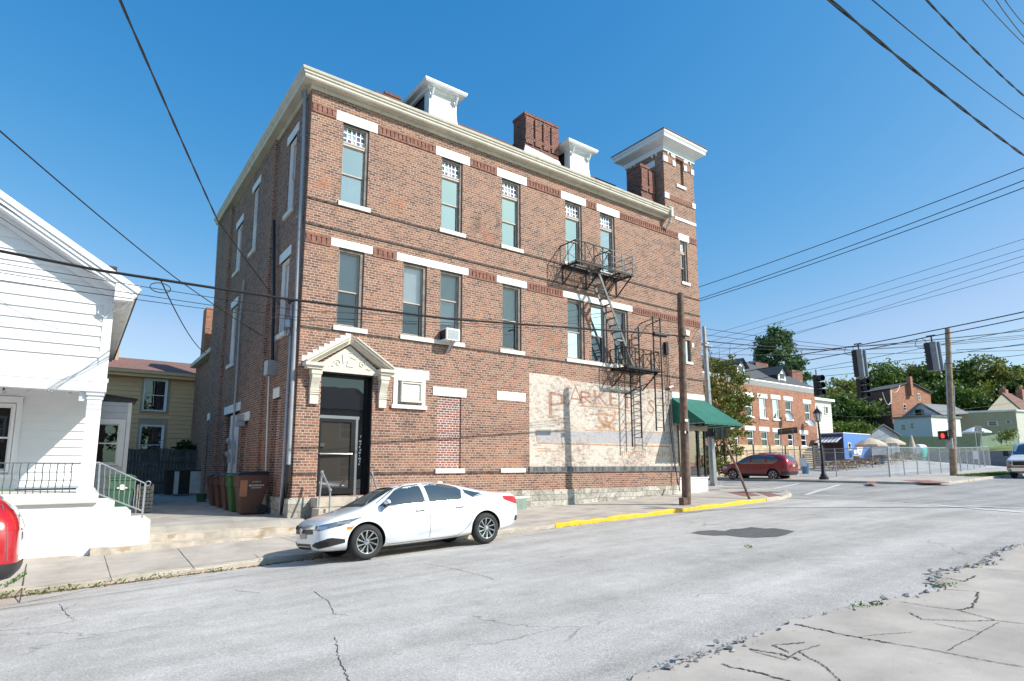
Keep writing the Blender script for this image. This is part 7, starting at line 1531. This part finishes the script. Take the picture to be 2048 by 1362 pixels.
# houses on the hillside
def house3(name, label, P0, P1, P2, zb, ze, mts, gable=None, rise=0, roof='shingle', wins=(), over=.3):
    """P0 near corner, P1 end of the right-hand face, P2 end of the left-hand face (ground plan)"""
    P0, P1, P2 = [Vector((p.x, p.y, 0)) for p in (P0, P1, P2)]; P3 = P1+P2-P0; e = empty(name, (P0.x, P0.y, zb), label, 'house'); V = lambda p, z: Vector((p.x, p.y, z))
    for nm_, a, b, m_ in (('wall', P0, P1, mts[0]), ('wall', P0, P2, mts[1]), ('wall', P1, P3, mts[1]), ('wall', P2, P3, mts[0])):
        mb = MB(); pts = [V(a, zb), V(b, zb), V(b, ze), V(a, ze)]
        if gable == 'right' and nm_ == 'wall' and (a, b) in ((P0, P1), (P2, P3)): pts = pts[:3]+[V((a+b)/2, ze+rise)]+pts[3:]
        if gable == 'left' and (a, b) in ((P0, P2), (P1, P3)): pts = pts[:3]+[V((a+b)/2, ze+rise)]+pts[3:]
        mb.poly(pts); mb.build('wall', M[m_], e)
    mb = MB(); 
    if gable:
        A, B_, C_, D_ = (P0, P1, P3, P2) if gable == 'right' else (P0, P2, P3, P1); dn = (D_-A).normalized()*over
        m0, m1 = (A+B_)/2-dn, (D_+C_)/2+dn
        for s, t in ((A, D_), (B_, C_)):
            o_ = ((s-(A+B_)/2).normalized())*over; dz = -rise/((B_-A).length/2)*over
            a, b, c_, d_ = V(s-dn+o_, ze+dz+.08), V(t+dn+o_, ze+dz+.08), V(m1, ze+rise+.08), V(m0, ze+rise+.08); mb.prism([a, b, c_, d_], (0, 0, .12))
    else:
        c_ = (P0+P3)/2; q = [V(p+(p-c_).normalized()*over, ze) for p in (P0, P1, P3, P2)]; mb.prism(q, (0, 0, .25))
    mb.build('roof', M[roof], e)
    for face, s0, s1, z0, z1 in wins:
        a, b = (P0, P1) if face == 'r' else (P0, P2); d = (b-a).normalized(); nn = Vector((d.y, -d.x, 0)); nn = nn if nn.dot(CAM-a) > 0 else -nn; L = (b-a).length; p, q = a+d*L*s0, a+d*L*s1
        zz0, zz1 = zb+z0, zb+z1; mb = MB(); mb.bar(V((p+q)/2, zz0)+nn*.02, V((p+q)/2, zz1)+nn*.02, (q-p).length, .08, up=nn); w_ = mb.build('window', M['white_sash'], e)
        for k0, k1 in ((.08, .47), (.53, .92)): mb = MB(); mb.bar(V((p+q)/2, zz0+(zz1-zz0)*k0)+nn*.07, V((p+q)/2, zz0+(zz1-zz0)*k1)+nn*.07, (q-p).length*.76, .02, up=nn); mb.build('pane', M['glass_dark'], w_)
    return e, P0, P1, P2, P3
zz = lambda x, y, d: at(x, y, d).z
d = 88; e, P0, P1, P2, P3 = house3('gabled_brick_house', 'tall red brick house with a stepped gable and chimney on the hill', at(1787, 860, d), at(1868, 860, d+5), at(1725, 860, d+6), 3, zz(1787, 777, d), ('brick_far', 'brick_dark'), 'right', 1.3, 'shingle', [('l', .52, .76, zz(1740, 829, 91)-3, zz(1740, 802, 91)-3), ('l', .5, .72, zz(1740, 862, 91)-3, zz(1740, 842, 91)-3), ('r', .66, .72, zz(1842, 799, 91)-3, zz(1842, 785, 91)-3), ('r', .28, .34, zz(1812, 822, 90)-3, zz(1812, 808, 90)-3)])  # left face uses darker brick, so its shade is painted in
q = at(1819.5, 772, 91); mb = MB(); mb.box(q.x-.4, q.x+.4, q.y-.3, q.y+.3, q.z-1.5, zz(1819, 753, 91)); mb.build('chimney', M['brick_far'], e)
q0, q1 = at(1722, 792, 93.9), at(1726, 865, 93.9); mb = MB(); mb.tube([q0+Vector((0, 0, .3)), q0, q1], .12, 6); mb.build('downspout', M['white'], e)
d = 78; e, P0, P1, P2, P3 = house3('white_cottage', 'small white cottage with a grey gabled roof on the hill', at(1866, 875, d), at(1924, 875, d+3), at(1790, 875, d+4), 3, zz(1866, 833, d), ('whitesiding', 'greysiding'), None, 0, 'shingle_lt', [('l', .45, .56, zz(1847, 858, 80)-3, zz(1847, 845, 80)-3), ('l', .66, .82, zz(1820, 861, 81)-3, zz(1820, 848, 81)-3), ('r', .58, .68, zz(1912, 865, 80)-3, zz(1912, 850, 80)-3)])  # white siding goes grey on left face and gable: shade in the colour
mb = MB(); a, b, c_, f_ = at(1798, 839, 82.5), at(1836, 808, 81), at(1880, 831, 79.5), at(1889, 815, 88)
mb.add([a, b, c_], [[0, 1, 2]]); mb.build('gable', M['greysiding'], e); mb = MB(); g_ = at(1937, 827, 86); h_ = at(1905, 812, 92)
mb.prism([b, h_, g_, c_], (0, 0, .12)); mb.bar(a+Vector((-.3, -.3, -.1)), b+Vector((0, -.3, .1)), .35, .14); mb.bar(b+Vector((0, -.3, .1)), c_+Vector((.2, -.3, -.05)), .35, .14); mb.prism([a, b, h_, at(1815, 828, 95)], (0, 0, .1)); mb.build('roof', M['shingle_lt'], e)
q = at(1837, 828, 80.4); mb = MB(); mb.box(q.x-.5, q.x+.5, q.y-.5, q.y+.2, q.z-.6, q.z+.6); mb.build('gable_window', M['glass_dark'], e)
d = 68; e, P0, P1, P2, P3 = house3('garage', 'low garage with a pale grey gabled roof behind the tan parasols', at(1742, 900, d), at(1800, 900, d+.5), at(1735, 900, d+6), 1, zz(1742, 870, d), ('pipe', 'pipe'), 'right', 1.1, 'shingle_lt')
d = 84; e, P0, P1, P2, P3 = house3('khaki_house', 'long khaki sided house with two chimneys on the hill at the right edge', at(2037, 870, d), at(2110, 870, d+3), at(1922, 870, d+3), 3, zz(2037, 822, d), ('creamsiding', 'khaki'), None, 0, 'white_sash', [('l', .33, .51, zz(1977, 852, 86)-3, zz(1977, 843, 86)-3), ('l', .10, .19, zz(2022, 848, 85)-3, zz(2022, 840, 85)-3)])  # khaki on the shaded face, cream on the sunlit one: light coloured in
mb = MB(); mb.add([at(1972, 824, 88), at(2004, 788, 90), at(2045, 823, 87)], [[0, 1, 2]]); mb.build('gable', M['khaki'], e); mb = MB(); mb.prism([at(2004, 787, 90), at(2045, 823, 87), at(2130, 823, 92), at(2090, 795, 95)], (0, 0, .15)); mb.build('roof', M['shingle_red'], e)
for px_ in (2008, 2041):
    q = at(px_, 790, 91); mb = MB(); mb.box(q.x-.7, q.x+.7, q.y-.4, q.y+.4, q.z-1.5, zz(px_, 779, 91)); ch = mb.build('chimney', M['brick_far'], e)
    for k in (-.4, .4): mb = MB(); mb.cyl((q.x+k, q.y, zz(px_, 779, 91)), (q.x+k, q.y, zz(px_, 772, 91)), .22, .15, 8); mb.build('chimney_pot', M['corbel'], ch)
M['fence_lit'] = mat('sunlit_green_boards', (.34, .44, .33), .8, var=.12, vs=.8); M['fence_shaded'] = mat('shaded_green_boards', (.045, .085, .06), .8, var=.15)  # one green fence in two tones, sunlight and shade painted in
mb = MB(); a, b = at(1800, 905, 73.5), at(1960, 905, 76); mb.prism([a+Vector((0, 0, -1.2)), b+Vector((0, 0, -1.2)), at(1960, 873, 76), at(1800, 873, 73.5)], (.1, .1, 0)); tag(mb.build('green_fence', M['fence_shaded']), 'green board fence coloured dark as in shade above the grey retaining wall', 'fence')
mb = MB(); mb.prism([at(1961, 897, 76), at(2037, 887, 77), at(2037, 861, 77), at(1961, 874, 76)], (.1, .12, 0)); tag(mb.build('green_fence', M['fence_lit']), 'green board fence coloured pale as in sunlight below the khaki house', 'fence')
# ============================================================ TREES
M['leaf_a'] = leafmat('mid_green_leaves', [(0.046, 0.101, 0.019), (0.101, 0.178, 0.034), (0.178, 0.232, 0.046)]); M['leaf_b'] = leafmat('yellow_green_leaves', [(0.078, 0.132, 0.028), (0.155, 0.217, 0.046), (0.341, 0.248, 0.070)])
M['leaf_c'] = leafmat('conifer_needles', [(0.031, 0.085, 0.039), (0.070, 0.147, 0.062), (0.139, 0.217, 0.093)]); M['leaf_d'] = leafmat('dark_shrub_leaves', [(0.012, 0.039, 0.012), (0.028, 0.070, 0.022), (0.054, 0.109, 0.031)])
M['leaf_e'] = leafmat('autumn_tinged_leaves', [(0.062, 0.116, 0.023), (0.139, 0.202, 0.039), (0.310, 0.186, 0.062)])
def rnd_unit():
    v = Vector((random.gauss(0, 1), random.gauss(0, 1), random.gauss(0, 1))); return v.normalized()
def leaves(mb, blobs, n, s, clump=.5, per=26):
    tot = sum(b[3]*b[4]*b[5] for b in blobs)
    for (cx, cy, cz, rx, ry, rz) in blobs:
        k = max(1, int(n*rx*ry*rz/tot/per))
        for _ in range(k):
            d = rnd_unit(); r = random.random()**.45; c = Vector((cx+d.x*rx*r, cy+d.y*ry*r, cz+d.z*rz*r)); cs = clump*random.uniform(.5, 1.3)
            for _ in range(per):
                p = c+Vector((random.gauss(0, .5), random.gauss(0, .5), random.gauss(0, .33)))*cs; u = rnd_unit(); w = (u.cross(rnd_unit())).normalized(); q = s*random.uniform(.6, 1.3)
                mb.quad(p-u*q*.5, p+w*q*.28, p+u*q*.5, p-w*q*.28)
def tree(name, label, base, h, blobs, n, s, lm, group=None, clump=.6, tr=.2, cat='tree', limbs=True):
    base = Vector(base); e = empty(name, base, label, cat, group); mb = MB(); top = base+Vector((0, 0, h*.62)) if name != 'conifer' else base+Vector((0, 0, h*.93))
    mb.tube([base-Vector((0, 0, .3)), base+Vector((.05, 0, h*.2)), base+Vector((-.05, .05, h*.4)), top], [tr, tr*.8, tr*.6, tr*.3], 8)
    B_ = [(base.x+b[0], base.y+b[1], base.z+b[2], b[3], b[4], b[5]) for b in blobs]
    if limbs:
        for b in B_:
            st = base+Vector((0, 0, h*random.uniform(.25, .5))); en = Vector(b[:3]); md = st.lerp(en, .5)+Vector((0, 0, .1*h*random.uniform(-.3, .6))); mb.tube([st, md, en, en+(en-md)*.5], [tr*.45, tr*.3, tr*.18, tr*.06], 6)
    mb.build('trunk', M['bark'], e, smooth=50); lf = MB(); leaves(lf, B_, n, s, clump); lf.build('crown', M[lm], e, recalc=False); return e
def crown(h, r, k=12, low=.35):
    out = []
    for i in range(k):
        z = h*(low+(1-low)*(i+.5)/k); f = math.sin(math.pi*min(1, .18+.8*(i+.5)/k))**.7; a = i*2.4+random.uniform(-.4, .4); rr = r*f*random.uniform(.45, .75); out.append((rr*math.cos(a), rr*math.sin(a), z, r*random.uniform(.32, .5), r*random.uniform(.32, .5), r*random.uniform(.24, .36)))
    out.append((0, 0, h*.72, r*.5, r*.5, h*.2)); return out
far = [(1655, 785, 96, 4.5, 'leaf_e', 'behind the cream house gable'), (1693, 764, 102, 5.2, 'leaf_b', 'left of the gabled brick house'), (1765, 730, 116, 6.2, 'leaf_a', 'above the roof of the gabled brick house'), (1822, 732, 118, 5.6, 'leaf_b', 'behind the chimney of the gabled brick house'), (1868, 730, 114, 5.8, 'leaf_a', 'below the tall grey signal by the pale pole'), (1930, 734, 112, 6.2, 'leaf_a', 'just right of the pale wooden pole'), (1976, 726, 110, 6.4, 'leaf_b', 'above the white cottage roof end'), (2022, 738, 112, 6.0, 'leaf_a', 'behind the two chimneys at the right edge'), (2075, 740, 110, 6.0, 'leaf_b', 'cut by the right edge')]
for px_, py_, d_, r_, lm, lb in far:
    t = at(px_, py_, d_); g_ = G(t.x, t.y); h_ = t.z-g_; tree('broadleaf_tree', 'broad green tree on the hill, '+lb, (t.x, t.y, g_), h_, crown(h_*.97, r_, 15, .3), 7500, .62, lm, 'trees along the hilltop', 1.15, .35)
for px_, py_, d_ in ((1700, 800, 92), (1900, 770, 100), (1950, 790, 100), (2040, 770, 104), (1850, 790, 108)):
    t = at(px_, py_, d_); g_ = G(t.x, t.y); h_ = t.z-g_; lb = {1700: 'low bushy tree between the cream house and the gabled brick house', 1900: 'low bushy tree above the white cottage roof', 1950: 'low bushy tree behind the white cottage and khaki house', 2040: 'low bushy tree behind the khaki house chimneys', 1850: 'low bushy tree behind the gabled brick house'}[px_]; tree('bushy_tree', lb, (t.x, t.y, g_), h_, crown(h_, 5.0, 10, .12), 5000, .62, 'leaf_d' if px_ % 100 else 'leaf_a', 'trees along the hilltop', 1.1, .3)
# conifer behind the row house
t = at(1548, 656, 76); g_ = G(t.x, t.y); h_ = t.z-g_; bl = []
for i in range(34):
    f = i/33; z = h_*(.42+.58*f); r_ = 4.6*(1-f)**.62*random.uniform(.75, 1.1)+.2; a = i*2.4; bl.append((r_*.72*math.cos(a), r_*.72*math.sin(a), z, max(.5, r_*.42), max(.5, r_*.42), .75))
bl += [(-3.6, 1.5, h_*.62, 1.4, 1.2, .8), (2.6, -3.4, h_*.42, 1.6, 1.5, .8), (3.2, -4.2, h_*.36, 1.5, 1.4, .8), (1.0, -1.2, h_*.93, .9, .9, .9), (-1.3, 1.0, h_*.86, 1.0, 1.0, .8)]
tree('conifer', 'tall dark green conifer behind the roof of the row house', (t.x, t.y, g_), h_, bl, 26000, .40, 'leaf_c', None, .6, .35, 'tree', False)
# street tree by the shopfront
t = at(1452, 955, 41); g_ = G(t.x, t.y); S_ = (t.x, t.y, g_); bl = []
for px_, py_, r_ in ((1440, 730, .9), (1470, 745, .9), (1425, 770, 1.0), (1460, 785, 1.2), (1480, 800, .9), (1435, 815, 1.2), (1465, 830, 1.1), (1480, 760, .7), (1445, 865, 1.0), (1475, 860, .7), (1428, 905, .9), (1462, 900, .8), (1440, 935, .8), (1416, 850, .8), (1412, 730, .6), (1418, 700, .35), (1458, 720, .4), (1487, 845, .5), (1415, 930, .8), (1467, 940, .5)):
    q = at(px_, py_, 41+random.uniform(-1, 1)); bl.append((q.x-t.x, q.y-t.y, q.z-g_, r_, r_, r_*.7))
tree('street_tree', 'small leafy street tree with thin drooping branches beside the brick corner', S_, 8.5, bl, 12000, .2, 'leaf_e', None, .38, .12)
def shrub(name, label, blobs, n, s, lm, cat='bush', clump=.3):
    e = empty(name, (blobs[0][0], blobs[0][1], blobs[0][2]-blobs[0][5]), label, cat); lf = MB(); leaves(lf, blobs, n, s, clump); lf.build('foliage', M[lm], e, recalc=False); mb = MB()
    for b in blobs: mb.tube([(b[0], b[1], b[2]-b[5]*1.4), (b[0]+.03, b[1], b[2]), (b[0], b[1]+.03, b[2]+b[5]*.6)], [.03, .02, .008], 5)
    mb.build('stem', M['bark'], e)
bl = []
for px_ in range(1664, 1728, 7): q = at(px_, 858, 63); bl.append((q.x, q.y, q.z, 1.1, 1.0, .7))
shrub('hedge', 'dense green hedge behind the roof of the food trailer', bl, 4500, .3, 'leaf_a', 'hedge', .4)
q = onY(368, 890, 17.6); r2 = onY(396, 894, 17.6); shrub('shrub', 'dark green bush showing above the board fence in the alley', [(q.x, 17.6, q.z-.25, .55, .4, .5), (q.x+.15, 17.6, q.z-.05, .3, .25, .3), (r2.x, 17.6, r2.z-.15, .3, .25, .25)], 2400, .11, 'leaf_d', 'bush', .14)
q = at(2012, 872, 74); shrub('climbing_plant', 'straggly plant climbing the sunlit pale green fence', [(q.x, q.y, q.z, .9, .7, .9), (q.x+.6, q.y-.5, q.z+.2, .6, .6, .7), (q.x-.5, q.y+.4, q.z-.3, .5, .5, .6)], 700, .25, 'leaf_b', 'plant', .5)
q = Vector((17.3, 1.2, 1.2)); shrub('shop_plant', 'leafy potted plants behind the shopfront glass', [(17.1, 1.2, 1.3, .3, .4, .5), (17.9, 1.5, 1.5, .35, .4, .7), (17.2, 1.6, 2.5, .4, .3, .4)], 900, .12, 'leaf_e', 'plant', .2)

# ============================================================ unseen houses and trees opposite, added to block sky light and reflect in glass
for i, (x0, x1, zb_, h_, mt, lb) in enumerate(((-34, -20, -2, 6.2, 'brick_dark', 'unseen dark brick house across the street, west of its brown neighbour'), (-15, -3, -1.2, 6.8, 'brick_far', 'unseen red brick house across the street opposite the glass front door'), (3, 15, -.6, 6.4, 'khaki', 'unseen khaki house across the street opposite the painted sign'))):
    house3('unseen_opposite_house', lb, Vector((x0, -29, 0)), Vector((x1, -29, 0)), Vector((x0, -38, 0)), zb_, zb_+h_, (mt, mt), 'left', 2.2, 'shingle', [('r', .12, .22, 1, 2.7), ('r', .45, .55, .6, 2.7), ('r', .75, .85, 1, 2.7), ('r', .12, .22, 4, 5.6), ('r', .45, .55, 4, 5.6), ('r', .75, .85, 4, 5.6)])
for x, y, h_, lb in ((-17.5, -27, 8, 'unseen bushy green tree across the street between two houses'), (.5, -27.5, 9, 'unseen tall green tree across the street opposite the brick facade'), (-1.5, -33, 9.5, 'unseen green tree across the street behind the red brick house')):
    tree('broadleaf_tree', lb, (x, y, G(x, y)), h_, crown(h_, 2.8, 9, .3), 2600, .4, 'leaf_a', None, .7, .25)
# ============================================================ LIGHT, SKY, CAMERA
SUN = Vector((.737, -1.0, .985)).normalized()
el = math.asin(SUN.z); az = math.atan2(SUN.x, SUN.y)
w = bpy.data.worlds.new('World'); scene.world = w; w.use_nodes = True; nt = w.node_tree
sk = nt.nodes.new('ShaderNodeTexSky'); sk.sky_type = 'NISHITA'; sk.sun_disc = False; sk.sun_elevation = el; sk.sun_rotation = az; sk.altitude = 200; sk.air_density = 1.0; sk.dust_density = .9; sk.ozone_density = 1.5
sp_ = nt.nodes.new('ShaderNodeSeparateColor'); nt.links.new(sk.outputs[0], sp_.inputs[0]); cb_ = nt.nodes.new('ShaderNodeCombineColor')
def grade(ch, gain, gam): return math_(nt, 'MULTIPLY', math_(nt, 'POWER', sp_.outputs[ch], gam), gain)
gg = grade(1, .917, .913); nt.links.new(math_(nt, 'MINIMUM', grade(0, .287, 2.1), math_(nt, 'MULTIPLY', gg, .68)), cb_.inputs[0]); nt.links.new(gg, cb_.inputs[1]); nt.links.new(grade(2, 1.816, .553), cb_.inputs[2])
nt.links.new(cb_.outputs[0], nt.nodes['Background'].inputs[0]); nt.nodes['Background'].inputs[1].default_value = .15
L = bpy.data.lights.new('sun', 'SUN'); L.energy = 4.6; L.angle = R(.53); L.color = (1, .95, .87)
lo = bpy.data.objects.new('sun', L); lo.rotation_euler = (-SUN).to_track_quat('-Z', 'Y').to_euler(); lo.location = (10, -20, 40); COL.objects.link(lo)
cam = bpy.data.cameras.new('camera'); cam.sensor_width = 36; cam.lens = FPX/2048*36; cam.shift_x = (1024-PX)/2048; cam.shift_y = (PY-681)/2048; cam.clip_start = .1; cam.clip_end = 2000
co = bpy.data.objects.new('camera', cam); co.location = CAM; co.rotation_euler = (R(90)+PIT, 0, YAW-R(90)); COL.objects.link(co); scene.camera = co
v = scene.view_settings; v.view_transform = 'Standard'; v.look = 'None'; v.exposure = .42; v.gamma = 1
scene.cycles.max_bounces = 6; scene.cycles.transparent_max_bounces = 16; scene.cycles.use_denoising = True; scene.cycles.denoising_input_passes = 'RGB_ALBEDO_NORMAL'; scene.cycles.denoising_prefilter = 'ACCURATE'
